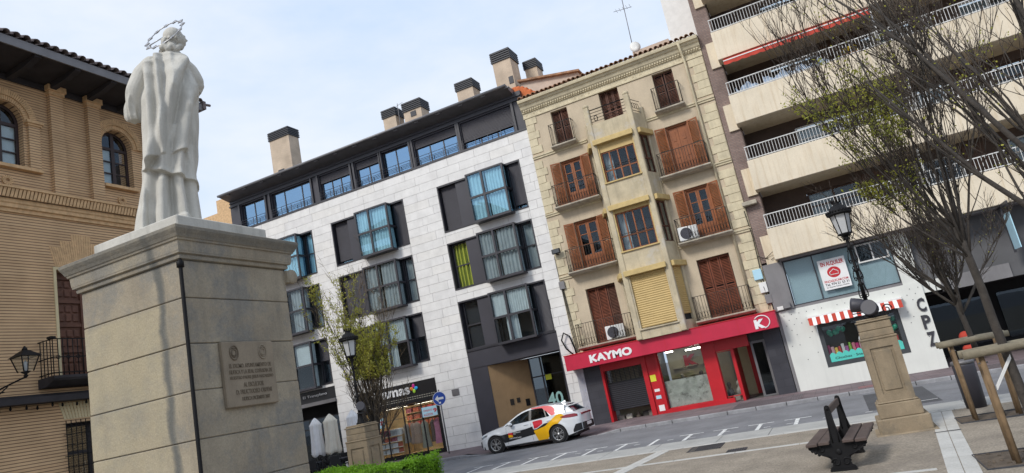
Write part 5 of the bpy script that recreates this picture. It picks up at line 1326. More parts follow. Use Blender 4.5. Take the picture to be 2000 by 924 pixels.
# grille window at street level
mb = MB(TP); mb.box(13.13,14.7,-.30,-.28,1.6,3.74); gw = part('street_window', mb, MT['glass_dark'], pa)
mb = MB(TP)
for u in (13.13,13.88,14.62): mb.box(u,u+.09,-.28,-.2,1.6,3.74)
for z in (1.6,2.9,3.65): mb.box(13.22,14.62,-.28,-.205,z,z+.09)
part('window_frame', mb, MT['eave_wood'], gw)
mb = MB(TP)
for k in range(13): u = 13.08+k*.14; mb.tube([(u,.10,1.5),(u,.10,3.82)],.012,5)
for k in range(8): z = 1.7+k*.29; mb.tube([(13.0,.10,z),(14.8,.10,z)],.011,5)
part('grille', mb, MT['black_iron'], gw)
mb = MB(TP)
for k in range(20):
    a = 13.10+k*.085; t = (k-10)*.014
    mb.prism([(a,3.86),(a+.07,3.86),(a+.07+t,4.32),(a+t,4.32)],1,.0,.012)
s_ = part('lintel_bricks', mb, MT['cream'], pa); s_['kind'] = 'stuff'
# eaves
EV = 1.42
mb = MB(TP); mb.add([(PU0,.0,13.92),(PU1+.55,.0,13.92),(PU1+.55,EV,14.02),(PU0,EV,14.02),(PU0,.0,14.02),(PU1+.55,.0,14.02),(PU1+.55,EV,14.14),(PU0,EV,14.14)],[(0,1,2,3),(4,5,6,7),(2,3,7,6),(0,1,5,4),(1,2,6,5),(0,3,7,4)]); ea = part('eave', mb, MT['eave_wood'], pa)
mb = MB(TP); mb.box(PU0,PU1+.58,EV,EV+.05,13.98,14.24); part('fascia_board', mb, MT['zinc'], ea)
for k in range(20):
    u = PU0+.5+k*1.17
    mb = MB(TP); mb.prism([(.0,13.74),(.9,13.80),(EV-.02,13.93),(EV-.02,14.01),(.0,13.915)],0,u-.09,u+.09); part('rafter', mb, MT['eave_wood'], ea)
mb = MB(TP); mb.box(PU0,PU1,.0,.06,13.72,13.90); part('wall_plate', mb, MT['eave_wood'], ea)
mb = MB(TP); mb.add([(PU0,EV+.05,14.26),(PU1+.58,EV+.05,14.26),(PU1-4,-7,17.6),(PU0,-7,17.6)],[(0,1,2,3)]); mb.add([(PU1+.58,EV+.05,14.26),(PU1+.58,-14,14.26),(PU1-4,-7,17.6)],[(0,1,2)]); part('roof', mb, MT['grey_tile'], pa)
tmesh2 = tile_mesh(0.5, 0.115, MT['grey_tile']); O = ORG[pa.name]
k = 0; u = 8.4
while u < PU1+.55:
    for j in range(2):
        w = Vector(TP((u,EV+.12-j*.40,14.27+j*.16+ru(0,.02)))); share('roof_tile', tmesh2, pa, w-O, (math.radians(22),0,math.pi/2+ru(-.04,.04)))
    u += .272
# rounded corner scroll at the far end of the eave
mb = MB(TP); mb.box(PU1+.60,PU1+.72,EV-.5,EV+.1,14.05,14.35); mb.tube([(PU1+.65,EV-.1,14.2),(PU1+.58,EV,14.25),(PU1+1.0,EV,14.32)],.05,6); part('eave_end', mb, MT['grey_tile'], ea)
# ------------------------------------------------------------------ monument: stone pedestal and statue
def pedestal_mat():
    m, nt, b = new_mat('pedestal_stone'); N, L = nt.nodes, nt.links
    geo = N.new('ShaderNodeNewGeometry')
    def noise(sc, det=8, rough=.62, vec=None):
        n = N.new('ShaderNodeTexNoise'); n.inputs['Scale'].default_value = sc; n.inputs['Detail'].default_value = det; n.inputs['Roughness'].default_value = rough
        L.new(vec or geo.outputs['Position'], n.inputs['Vector']); return n.outputs['Fac']
    def ramp(f, a, b_, lo, hi):
        r = N.new('ShaderNodeMapRange'); r.inputs['From Min'].default_value = a; r.inputs['From Max'].default_value = b_; r.inputs['To Min'].default_value = lo; r.inputs['To Max'].default_value = hi
        L.new(f, r.inputs['Value']); return r.outputs['Result']
    def mix(f, c1, c2, mode='MIX'):
        x = N.new('ShaderNodeMixRGB'); x.blend_type = mode
        if isinstance(f, (int,float)): x.inputs['Fac'].default_value = f
        else: L.new(f, x.inputs['Fac'])
        for s_, c in (('Color1',c1),('Color2',c2)):
            if isinstance(c, tuple): x.inputs[s_].default_value = (*c,1)
            else: L.new(c, x.inputs[s_])
        return x.outputs['Color']
    base = mix(ramp(noise(1.6),.35,.65,0,1), (0.25,0.215,0.165), (0.355,0.31,0.235))
    base = mix(ramp(noise(1.1,12,.75),.47,.58,0,.85), base, (0.20,0.195,0.18))           # grey lichen patches
    mp = N.new('ShaderNodeMapping'); mp.inputs['Scale'].default_value = (7,7,.55); L.new(geo.outputs['Position'], mp.inputs['Vector'])
    base = mix(ramp(noise(1.0,7,.6,mp.outputs['Vector']),.52,.74,0,.6), base, (0.165,0.15,0.125))   # rain streaks
    sp = N.new('ShaderNodeSeparateXYZ'); L.new(geo.outputs['Position'], sp.inputs['Vector'])
    # one dark run-off stain down the street-side face
    wob = ramp(noise(2.2,6),.3,.7,-.035,.035)
    ad = N.new('ShaderNodeMath'); ad.operation = 'ADD'; L.new(sp.outputs['X'], ad.inputs[0]); L.new(wob, ad.inputs[1])
    sh = N.new('ShaderNodeMath'); sh.operation = 'ADD'; L.new(ad.outputs[0], sh.inputs[0]); sh.inputs[1].default_value = 5.03
    ab = N.new('ShaderNodeMath'); ab.operation = 'ABSOLUTE'; L.new(sh.outputs[0], ab.inputs[0])
    st = ramp(ab.outputs[0],.008,.055,.9,0)
    nsp = N.new('ShaderNodeSeparateXYZ'); L.new(geo.outputs['Normal'], nsp.inputs['Vector'])
    fc = ramp(nsp.outputs['Y'],-.9,-.5,1,0)
    mu = N.new('ShaderNodeMath'); mu.operation = 'MULTIPLY'; L.new(st, mu.inputs[0]); L.new(fc, mu.inputs[1])
    base = mix(mu.outputs[0], base, (0.125,0.125,0.115))
    # yellower, less weathered stone on the lower street-side courses
    yz = ramp(sp.outputs['Z'],3.40,3.46,1,.2); yx = ramp(ad.outputs[0],-5.10,-5.02,1,.25)
    ym = N.new('ShaderNodeMath'); ym.operation = 'MULTIPLY'; L.new(yz, ym.inputs[0]); L.new(yx, ym.inputs[1])
    yf = N.new('ShaderNodeMath'); yf.operation = 'MULTIPLY'; L.new(ym.outputs[0], yf.inputs[0]); L.new(fc, yf.inputs[1])
    yn = N.new('ShaderNodeMath'); yn.operation = 'MULTIPLY'; L.new(yf.outputs[0], yn.inputs[0]); L.new(ramp(noise(1.3,8,.7),.36,.60,.10,.6), yn.inputs[1])
    base = mix(yn.outputs[0], base, (0.41,0.355,0.235))
    base = mix(mu.outputs[0], base, (0.125,0.125,0.115))
    cz = N.new('ShaderNodeMath'); cz.operation = 'MULTIPLY'; L.new(ramp(sp.outputs['Z'],3.93,3.96,0,1), cz.inputs[0]); L.new(ramp(noise(5,8,.7),.3,.6,.35,.8), cz.inputs[1])
    base = mix(cz.outputs[0], base, (0.14,0.135,0.12))                                   # lichen-dark top moulding
    base = mix(1.0, base, ramp(noise(70,3),.3,.7,.88,1.12), 'MULTIPLY')
    L.new(base, b.inputs['Base Color']); b.inputs['Roughness'].default_value = .9; b.inputs['Specular IOR Level'].default_value = .2
    bp = N.new('ShaderNodeBump'); bp.inputs['Strength'].default_value = .6; bp.inputs['Distance'].default_value = .012
    L.new(noise(28,9,.7), bp.inputs['Height']); L.new(bp.outputs['Normal'], b.inputs['Normal'])
    return m
MT['ped'] = pedestal_mat()
MT['statue'] = pmat('statue_stone', (0.50,0.485,0.44), rough=.85, var=.10, scale=2.5, fine=.04, streak=.5, streak_col=(0.25,0.245,0.22), bump=.15, bscale=50, spec=.2)
MT['plaque'] = pmat('plaque_stone', (0.235,0.195,0.145), rough=.85, var=.12, scale=4, fine=.06, streak=.25)
MT['plaque_txt'] = pmat('plaque_letters', (0.14,0.112,0.08), rough=.9, var=.1)
PXC, PYC, PW = -4.766, 4.271, 1.25           # near corner, width
CX, CY = PXC-PW/2, PYC+PW/2
mo = thing('monument_pedestal', (CX,CY,G(CX)), 'tall weathered stone pedestal with a carved plaque and a dark corner cable', 'pedestal')
def pbox(nm,e,z0,z1,mat=None,b=.012,parent=mo):
    m2 = MB(); m2.bbox(CX-PW/2-e,CX+PW/2+e,CY-PW/2-e,CY+PW/2+e,z0,z1,b); return part(nm,m2,mat or MT['ped'],parent)
g0 = G(CX)-.02
pbox('plinth_step',.55,g0,.22); pbox('plinth_step',.32,.22,.46); pbox('plinth_block',.10,.46,.90)
zc = [.90,1.105,1.495,1.885,2.276,2.668,3.055,3.445,3.775]
for a,b in zip(zc,zc[1:]): pbox('course_block',ru(-.002,.002),a+.0025,b-.0025,b=.007)
pbox('core',-.02,.9,3.78,MT['joint'])
# carved chips in the left face
def mould(nm, prof, z_=0):
    # prof: (overhang, z) rings lofted square
    m2 = MB(); vs = []; fs = []
    for e,z in prof:
        h = PW/2+e; vs += [(CX-h,CY-h,z),(CX+h,CY-h,z),(CX+h,CY+h,z),(CX-h,CY+h,z)]
    n = len(prof)
    for i in range(n-1):
        for k in range(4): fs.append((i*4+k,i*4+(k+1)%4,(i+1)*4+(k+1)%4,(i+1)*4+k))
    fs += [(3,2,1,0),tuple(range(4*n-4,4*n))]; m2.add(vs,fs); return part(nm,m2,MT['ped'],mo)
mould('cornice',[(.0,3.775),(.025,3.78),(.03,3.80),(.025,3.815),(.05,3.822),(.052,3.835),(.055,3.842),(.062,3.925),(.075,3.93),(.08,3.945),(.088,3.952),(.098,3.975),(.110,3.995),(.120,4.015),(.120,4.04),(.095,4.055),(-.05,4.09)])
pbox('statue_base',-.085,4.085,4.215,MT['statue'],b=.01)
# corner cable
mb = MB(); mb.tube([(PXC+.012,PYC-.012,3.77),(PXC+.018,PYC-.018,3.70),(PXC+.018,PYC-.018,.5),(PXC+.03,PYC-.03,.3)],.016,8); part('corner_cable', mb, MT['black_iron'], mo)
mb = MB(); mb.lathe([(.03,0),(.03,.05),(.012,.06)],(PXC+.015,PYC-.015,3.70),8); part('cable_clip', mb, MT['black_iron'], mo)
# scroll lamp on the far edge
TX = lambda p: (p[2], p[0], p[1])
mb = MB(lambda p: (PXC-.02+p[2], PYC+1.31+p[0], 3.70+p[1])); mb.lathe([(.02,0),(.07,.0),(.075,.02),(.06,.05),(.06,.13),(.075,.15),(.07,.17),(.02,.17)],(0,0,-.1),14); part('scroll_ornament', mb, MT['ped'], mo)
mb = MB(); mb.box(PXC-.10,PXC+.04,PYC+1.24,PYC+1.30,3.64,3.76); part('scroll_bracket', mb, MT['ped'], mo)
# plaque
TQ = lambda p: (PXC+p[1], PYC+p[0], p[2])
mb = MB(TQ); mb.bbox(.305,.912,.0,.045,2.485,3.055,.008); pq = part('plaque', mb, MT['plaque'], mo)
lines = [('EL EXCMO. AYUNTAMIENTO DE',.36,.86,2.822,2.858),('HUESCA Y LA REAL COFRADIA DE',.355,.865,2.768,2.804),('NUESTRO PADRE JESUS NAZARENO',.355,.87,2.714,2.750),('AL ESCULTOR',.50,.74,2.652,2.692),('D. FRUCTUOSO ORPENI',.41,.83,2.592,2.632),('HUESCA DICIEMBRE 2007',.47,.80,2.535,2.567)]
for t_,a,b,c,e in lines: text_part('inscription',t_,a,b,c,e,.046,MT['plaque_txt'],pq,T=TQ,bold=.008,ext=.003)
for u,m_ in ((.43,'plaque_txt'),(.77,'plaque')):
    mb = MB(TQ)
    mb.tube([(u+.047*math.cos(a),.047,2.955+.062*math.sin(a)) for a in [k*math.pi/10 for k in range(20)]],.007,5,closed=True)
    mb.tube([(u+.03*math.cos(a),.047,2.95+.034*math.sin(a)) for a in [k*math.pi/6 for k in range(12)]],.006,4,closed=True)
    mb.tube([(u-.022,.047,2.965),(u-.022,.047,2.94),(u,.047,2.925),(u+.022,.047,2.94),(u+.022,.047,2.965)],.006,4)
    mb.tube([(u-.03,.047,2.99),(u-.015,.047,3.0),(u,.047,2.99),(u+.015,.047,3.0),(u+.03,.047,2.99)],.006,4)
    part('emblem', mb, MT[m_], pq)
# chipped recesses (broken edges) as small sunken dark stones
for (u,z) in ((.30,3.08),(.62,3.10),(.28,2.33),(.55,1.98),(.40,1.75)):
    mb = MB(); x = PXC-PW+u*PW*1.0
    for k in range(5): mb.ball((x+ru(-.02,.02),PYC+.004,z+ru(-.035,.035)),ru(.008,.016),6,4,(1,.35,1.2))
    part('chipped_patch', mb, MT['pal_dark'], mo)

# ---- statue: robed figure seen from behind, head turned to the right
nx, ny = -0.740, 0.672          # away from the viewer
rx, ry = 0.672, 0.740           # to the right
def SW(s, d, z): return (CX+rx*s+nx*d, CY+ry*s+ny*d, z)
def lerp_table(tab, z):
    if z <= tab[0][0]: return tab[0][1:]
    for a,b in zip(tab,tab[1:]):
        if a[0] <= z <= b[0]:
            t = (z-a[0])/(b[0]-a[0]); t = t*t*(3-2*t); return [p+(q-p)*t for p,q in zip(a[1:],b[1:])]
    return tab[-1][1:]
def fold(s, z, lines):
    v = 0
    for (s0,z0,s1,z1,w,A) in lines:
        t = (z-z0)/(z1-z0)
        if t < -.15 or t > 1.15: continue
        e = 1.0
        if t < .0: e = 1+t/.15
        if t > 1: e = 1-(t-1)/.15
        sc = s0+(s1-s0)*t; v += 1.4*e*A*math.exp(-((s-sc)/w)**2)
    return v
def loft(tab, z0, z1, nz, na, foldfn, hem=None):
    vs = []; fs = []
    for j in range(nz+1):
        for k in range(na):
            a = 2*math.pi*k/na; t = j/nz
            zb = hem(a) if hem else z0
            z = zb+(z1-zb)*t
            cs, cd, hw, hd = lerp_table(tab, z)
            ex = .82
            ca, sa = math.cos(a), math.sin(a)
            s = cs+hw*math.copysign(abs(ca)**ex,ca); d = cd+hd*math.copysign(abs(sa)**ex,sa)
            f = foldfn(s,z,a)
            s += f*ca; d += f*sa
            vs.append(SW(s,d,z))
    for j in range(nz):
        for k in range(na): fs.append((j*na+k,j*na+(k+1)%na,(j+1)*na+(k+1)%na,(j+1)*na+k))
    b = len(vs); vs.append(tuple(sum(v[i] for v in vs[:na])/na for i in range(3))); vs.append(tuple(sum(v[i] for v in vs[b-na:b])/na for i in range(3)))
    for k in range(na): fs.append((b,(k+1)%na,k)); fs.append((b+1,nz*na+k,nz*na+(k+1)%na))
    return vs, fs
sb = MB()
# under tunic down to the feet
tun = [(4.2,-.115,0,.285,.25),(4.35,-.11,0,.268,.24),(4.6,-.08,0,.225,.215),(5.0,-.045,0,.20,.20),(5.4,-.02,0,.20,.19),(5.8,.0,0,.20,.17),(6.1,.02,0,.16,.12)]
tl = [(-.36,4.2,-.20,5.0,.045,.036),(-.27,4.2,-.17,5.0,.035,-.036),(-.16,4.2,-.12,4.75,.045,.040),(-.06,4.2,-.05,5.0,.03,-.044),(.03,4.25,.02,4.8,.035,.030),(.03,4.2,.0,4.36,.05,.05),(.085,4.2,.065,5.0,.020,-.036),(.13,4.2,.10,5.0,.04,.030)]
sb.add(*loft(tun,4.2,6.1,70,110,lambda s,z,a: fold(s,z,tl)+.006*math.sin(7*a+z*9)), smooth=True)
# long back cloak: hangs to the base on the left, gathered up on the right
clk = [(4.2,-.17,-.02,.215,.26),(4.4,-.165,-.02,.225,.26),(4.8,-.08,-.02,.215,.245),(5.0,-.05,-.02,.235,.245),(5.3,-.025,-.02,.25,.245),(5.6,-.01,-.02,.25,.235),(5.85,.01,-.01,.245,.21),(6.02,.02,.0,.225,.17),(6.12,.04,.0,.175,.125),(6.19,.06,.0,.10,.085)]
def hem1(a):
    # a: 0 = right, pi/2 = away, pi = left, 3pi/2 = towards viewer (back of the figure)
    x = math.cos(a)
    return 4.99+.075*x-.085*math.exp(-((x+.78)/.22)**2)
cl = [(-.20,4.6,-.17,6.06,.030,.026),(-.140,4.6,-.125,6.08,.020,-.024),(-.085,4.6,-.075,6.1,.028,.030),(-.035,4.6,-.03,6.08,.020,-.026),
      (-.22,4.85,.13,6.0,.055,.050),(-.08,4.85,.19,5.92,.032,-.042),(.03,4.85,.22,5.75,.05,.036),(.10,4.8,.215,5.55,.024,-.022),
      (-.245,4.7,-.22,5.9,.022,-.022),(.04,5.7,.05,6.12,.024,.018),(.14,5.5,.17,6.05,.03,.022)]
sb.add(*loft(clk,4.9,6.19,90,130,lambda s,z,a: fold(s,z,cl)*(1 if math.sin(a)<.3 else .4)+.008*math.exp(-((z-hem1(a))/.035)**2),hem=hem1), smooth=True)
# second, lower cloth layer (hem rising to the left)
def hem2(a): x = math.cos(a); return 4.79-.085*x
c2 = [(4.6,-.04,-.01,.20,.255),(4.85,-.045,-.01,.205,.245),(5.3,-.03,-.01,.205,.22)]
l2 = [(-.18,4.4,-.08,5.1,.035,.026),(-.09,4.4,.0,5.1,.025,-.024),(-.01,4.4,.06,5.1,.03,.028),(.06,4.4,.11,5.1,.022,-.022),(.12,4.4,.15,5.1,.03,.02)]
sb.add(*loft(c2,4.8,5.3,24,100,lambda s,z,a: fold(s,z,l2)+.02*math.exp(-((z-hem2(a))/.04)**2),hem=hem2), smooth=True)
# left train reaching the ground
tr = [(4.2,-.30,-.06,.10,.18),(4.4,-.30,-.06,.08,.17),(4.55,-.28,-.05,.055,.14),(4.8,-.235,-.04,.045,.11),(5.1,-.22,-.03,.04,.08)]
ltr = [(-.33,4.2,-.26,5.0,.02,.02),(-.27,4.2,-.22,5.0,.02,-.025)]
sb.add(*loft(tr,4.2,5.1,30,40,lambda s,z,a: fold(s,z,ltr)), smooth=True)
# right side hanging drape
tr = [(4.8,.12,.03,.05,.12),(5.1,.165,.02,.05,.13),(5.5,.205,.02,.045,.12),(5.75,.225,.04,.05,.11),(5.85,.22,.05,.035,.06)]
sb.add(*loft(tr,4.8,5.85,30,36,lambda s,z,a: .01*math.sin(5*a+z*6)), smooth=True)
def limb(pts, rad, n=18):
    P = [SW(*p) for p in pts]
    sb.tube(P, rad, n)
    for p, r in ((P[0],rad[0]),(P[-1],rad[-1])): sb.ball(p, r*.98, 14, 9)
def dense(pts, rad, m=8):
    P = []; R = []
    for i in range(len(pts)-1):
        for k in range(m):
            t = k/m; P.append([a+(b-a)*t for a,b in zip(pts[i],pts[i+1])]); R.append(rad[i]+(rad[i+1]-rad[i])*t)
    P.append(pts[-1]); R.append(rad[-1])
    # smooth
    for _ in range(4):
        P = [P[0]]+[[(a+2*b+c)/4 for a,b,c in zip(P[i-1],P[i],P[i+1])] for i in range(1,len(P)-1)]+[P[-1]]
    return P, R
# left arm in a wide sleeve
limb(*dense([(-.13,.02,6.08),(-.22,.0,5.95),(-.305,-.01,5.75),(-.31,.05,5.58),(-.30,.16,5.55)],[.085,.095,.088,.085,.05]))
sl = [(5.44,-.325,.03,.055,.05),(5.50,-.335,.03,.068,.07),(5.6,-.335,.02,.068,.075),(5.75,-.30,.0,.075,.08),(5.9,-.24,.0,.07,.07)]
sb.add(*loft(sl,5.455,5.9,26,40,lambda s,z,a: .012*math.sin(4*a+z*14)+.008*math.sin(9*a)), smooth=True)
# right arm bent forward
limb(*dense([(.14,.0,6.08),(.22,.0,6.0),(.275,.01,5.88),(.265,.08,5.83),(.16,.2,5.86)],[.08,.078,.072,.066,.04]))
sl = [(5.77,.25,.06,.055,.075),(5.83,.272,.05,.068,.085),(5.92,.262,.03,.07,.08),(6.02,.22,.0,.06,.07)]
sb.add(*loft(sl,5.765,6.03,18,40,lambda s,z,a: .007*math.sin(5*a+z*20)), smooth=True)
# neck, head, hair
limb([(.06,.0,6.1),(.085,.0,6.28)],[.075,.065])
hb = Vector(SW(.10,.0,6.365))
def hp(ds,dd,dz): return SW(.10+ds,dd,6.365+dz)
def hball(ds,dd,dz,r,sc=(1,1,1)): sb.ball(hp(ds,dd,dz), r, 18, 12, sc)
hball(-.005,.0,.02,.098,(1,1,1.04)); hball(.035,.0,-.02,.082,(1,1,1.12)); hball(.045,.0,-.075,.052); hball(.055,.0,-.10,.032)          # skull, face, jaw, chin
sb.tube([hp(.098,.0,.015),hp(.122,.0,-.022),hp(.10,.0,-.03)],[.010,.014,.012],8); hball(.098,.0,.025,.018); hball(.100,.0,-.055,.014); hball(.098,.0,-.068,.014)   # nose, brow, lips
hball(.02,-.083,-.02,.02,(1,.6,1.4)); hball(.02,.083,-.02,.02,(1,.6,1.4))
for k in range(60):                                                                                                       # curls down the nape
    a = ru(math.pi*.62,math.pi*1.38); q = ru(0,1); r = .098
    dz = -.03-.13*q; ds = -.005+math.cos(a)*(r+.012*q+.03*max(0,q-.5)); dd = math.sin(a)*(r+.01)
    hball(ds,dd,dz,ru(.014,.024),(1,1,1.3))
for k in range(14):
    t = k/13; hball(-.12+.17*t,-.085-.02*math.sin(t*3),-.155+.02*math.sin(t*14),.028)
for k in range(5):
    hball(ru(-.05,-.02),random.choice((-1,1))*ru(.07,.09),ru(-.06,.0),ru(.014,.02))
sm = meshdata('tmp', sb, None, (0,0,0), True)
tmp = bpy.data.objects.new('tmp', sm); COL.objects.link(tmp)
md = tmp.modifiers.new('r','REMESH'); md.mode = 'VOXEL'; md.voxel_size = .0072; md.use_smooth_shade = True
ms = tmp.modifiers.new('s','SMOOTH'); ms.factor = .5; ms.iterations = 2
dg = bpy.context.evaluated_depsgraph_get(); dg.update()
me = bpy.data.meshes.new_from_object(tmp.evaluated_get(dg)); bpy.data.objects.remove(tmp)
me.name = 'figure'
me.transform(Matrix.Translation((-CX,-CY,-4.215))); me.materials.clear(); me.materials.append(MT['statue'])
st = thing('statue', (CX,CY,4.215), 'white stone statue of a robed figure with a ring of metal stars', 'statue')
fo = bpy.data.objects.new('figure', me); COL.objects.link(fo); fo.parent = st
# halo ring of stars: tilted circle behind the head
MT['steel'] = pmat('halo_metal',(0.42,0.42,0.43),rough=.35,var=.1,metal=.7)
hc = Vector(SW(.02,.02,6.425)); _n = Vector((nx,ny,0)); _r = Vector((rx,ry,0)); _vd = (_n*.86+Vector((0,0,.5))).normalized(); _up = (Vector((0,0,.86))-_n*.5).normalized()
e1 = (_r*.80+_up*.60).normalized(); e2 = (_vd*.95+(_up*.80-_r*.60)*.30).normalized(); HR = .215
mb = MB(); mb.tube([hc+e1*HR*math.cos(a)+e2*HR*math.sin(a)*.95 for a in [k*math.pi/24 for k in range(48)]],.0055,6,closed=True); ho = part('halo_ring', mb, MT['steel'], st)
axn = e1.cross(e2)
for k in range(12):
    a = k*math.pi/6+.2; c = hc+e1*HR*math.cos(a)+e2*HR*math.sin(a)*.95; out = (c-hc).normalized(); tn = axn.cross(out).normalized()
    mb = MB(); pts = []
    for i in range(12):
        r = .034 if i%2==0 else .013; b = i*math.pi/6; pts.append(c+out*r*math.cos(b)+tn*r*math.sin(b))
    n = 12; vs = [p+axn*.004 for p in pts]+[p-axn*.004 for p in pts]+[c+axn*.012,c-axn*.012]; fs = []
    for i in range(n): j=(i+1)%n; fs += [(i,j,n+j,n+i),(2*n,i,j),(2*n+1,n+j,n+i)]
    mb.add([tuple(v) for v in vs],fs); part('star', mb, MT['steel'], ho)
mb = MB(); mb.tube([hc-e1*HR*.9,Vector(hp(-.09,.0,.02))],.006,5); part('halo_stay', mb, MT['steel'], st)
# ------------------------------------------------------------------ white hatchback with livery
car = thing('hatchback_car', (-11.57,26.60,0.006), 'white hatchback with red, yellow and black livery parked at the kerb by the portal', 'car')
MT['car_white'] = pmat('car_paint',(0.70,0.72,0.74),rough=.25,var=.02,spec=.5,coat=.6)
MT['car_black'] = pmat('car_black',(0.015,0.015,0.018),rough=.35,var=.05,coat=.3)
MT['car_red'] = pmat('car_red',(0.58,0.02,0.04),rough=.3,var=.03,coat=.4)
MT['car_yellow'] = pmat('car_yellow',(0.78,0.42,0.005),rough=.3,var=.03,coat=.4)
MT['plastic'] = pmat('black_plastic',(0.018,0.018,0.02),rough=.6,var=.1)
MT['rubber'] = pmat('rubber',(0.02,0.02,0.021),rough=.85,var=.15,scale=20)
MT['alloy'] = pmat('alloy',(0.48,0.49,0.50),rough=.3,var=.05,metal=.8)
MT['car_glass'] = glassmat('car_glass',(0.75,0.88,1.0),(0.25,0.3,0.33),0.10)
MT['lamp_red'] = pmat('tail_red',(0.22,0.01,0.015),rough=.15,var=.05,coat=.8); MT['lamp_clear'] = pmat('lamp_clear',(0.10,0.11,0.12),rough=.1,var=.05,coat=.9)
# local: x front(-) to rear(+), y: -0.895 = near side, z up
FW, RW, WR = -1.42, 1.25, .325
CLX = [-2.19,-2.14,-2.05,-1.9,-1.7,-1.5,-1.3,-1.1,-.95,-.8,-.5,-.2,.1,.4,.7,1.0,1.2,1.4,1.6,1.8,1.95,2.07,2.15,2.18]
def tabx(T, x):
    if x <= T[0][0]: return T[0][1]
    for a,b in zip(T,T[1:]):
        if a[0] <= x <= b[0]: return a[1]+(b[1]-a[1])*(x-a[0])/(b[0]-a[0])
    return T[-1][1]
belt = [(-2.19,.60),(-2.14,.66),(-2.0,.74),(-1.8,.80),(-1.5,.86),(-1.15,.915),(-.95,.93),(0,.965),(.7,1.0),(1.2,1.035),(1.7,1.05),(2.0,1.02),(2.1,.98),(2.18,.90)]
halfw = [(-2.19,.50),(-2.14,.62),(-2.05,.72),(-1.9,.80),(-1.7,.845),(-1.42,.875),(-1.0,.875),(-.5,.88),(.5,.885),(1.25,.895),(1.6,.875),(1.9,.82),(2.07,.74),(2.15,.66),(2.18,.58)]
sill = [(-2.19,.28),(-2.1,.22),(-1.9,.18),(-1.0,.19),(1.6,.20),(1.9,.26),(2.18,.32)]
def zlow(x):
    z = tabx(sill,x)
    for c in (FW,RW):
        d = abs(x-c); R = .375
        if d < R: z = max(z, .325+math.sqrt(R*R-d*d))
    return z
def ysurf(x, z):
    h = tabx(halfw,x); zb = tabx(belt,x); z0 = .2; t = (z-z0)/(zb-z0)
    y = h*(1-.055*max(0,t-.55)**1.5/.3-.05*max(0,.35-t)/.35)
    # shoulder crease
    y += .012*math.exp(-((t-.72)/.09)**2)
    for c in (FW,RW):
        d = math.hypot(x-c,z-.325); y += .022*math.exp(-((d-.40)/.07)**2)
    return y
mb = MB(); xs = []
x = -2.19
while x < 2.181: xs.append(x); x += .0317
xs.append(2.18)
NZ = 14
for sgn in (-1,1):
    vs = []; fs = []
    for x in xs:
        a, b = zlow(x), tabx(belt,x)
        for j in range(NZ+1): z = a+(b-a)*j/NZ; vs.append((x,sgn*ysurf(x,z),z))
    m = NZ+1
    for i in range(len(xs)-1):
        for j in range(NZ): fs.append((i*m+j,(i+1)*m+j,(i+1)*m+j+1,i*m+j+1))
    mb.add(vs,fs,True)
# top deck (bonnet, cowl, rear shelf) and nose/tail closures
def deck(x, t):
    h = ysurf(x,tabx(belt,x)); zb = tabx(belt,x); return (x, h*t, zb+.055*(1-t*t)*(1 if x < -.7 else .6))
vs = []; fs = []; NT = 12
for x in xs:
    for k in range(NT+1): vs.append(deck(x,-1+2*k/NT))
for i in range(len(xs)-1):
    for k in range(NT): fs.append((i*(NT+1)+k,(i+1)*(NT+1)+k,(i+1)*(NT+1)+k+1,i*(NT+1)+k+1))
mb.add(vs,fs,True)
for xe, sg in ((-2.19,-1),(2.18,1)):
    vs = []; fs = []
    for j in range(9):
        z = tabx(sill,xe)+(tabx(belt,xe)-tabx(sill,xe))*j/8
        for k in range(NT+1):
            t = -1+2*k/NT; y = ysurf(xe,z)*t; vs.append((xe+sg*.06*(1-t*t)*(1 if 0<j<8 else .6),y,z+(.055*(1-t*t)*(.6 if sg>0 else 1) if j==8 else 0)))
    for j in range(8):
        for k in range(NT): fs.append((j*(NT+1)+k,j*(NT+1)+k+1,(j+1)*(NT+1)+k+1,(j+1)*(NT+1)+k))
    mb.add(vs,fs,True)
body = part('body', mb, MT['car_white'], car, local=True)
# underbody and arch liners
mb = MB(); mb.box(-2.0,1.95,-.74,.74,.17,.30); part('underbody', mb, MT['plastic'], car, local=True)
# greenhouse: roof shell with pillars
roof = [(-.98,.955),(-.72,1.10),(-.40,1.27),(-.15,1.365),(.1,1.415),(.45,1.435),(.9,1.42),(1.3,1.375),(1.62,1.30)]
def rw_(x,z): # half width of cabin at height z
    b = ysurf(x,tabx(belt,x))-.03; t = (z-tabx(belt,x))/(1.42-.95); return b-.21*max(0,t)
def topz(x): return tabx(roof,x)
mb = MB(); vs = []; fs = []
xr = [-.40+i*.1 for i in range(21)]+[1.66]
for x in xr:
    z = topz(x)
    for k in range(NT+1): t = -1+2*k/NT; vs.append((x,rw_(x,z)*t,z+.0+.035*(1-t*t)))
for i in range(len(xr)-1):
    for k in range(NT): fs.append((i*(NT+1)+k,(i+1)*(NT+1)+k,(i+1)*(NT+1)+k+1,i*(NT+1)+k+1))
mb.add(vs,fs,True)
# spoiler lip
mb.add([(1.55,-.6,1.335),(1.55,.6,1.335),(1.80,.56,1.27),(1.80,-.56,1.27),(1.55,-.6,1.30),(1.55,.6,1.30),(1.80,.56,1.245),(1.80,-.56,1.245)],[(0,1,2,3),(4,7,6,5),(2,6,7,3),(0,3,7,4),(1,5,6,2)])
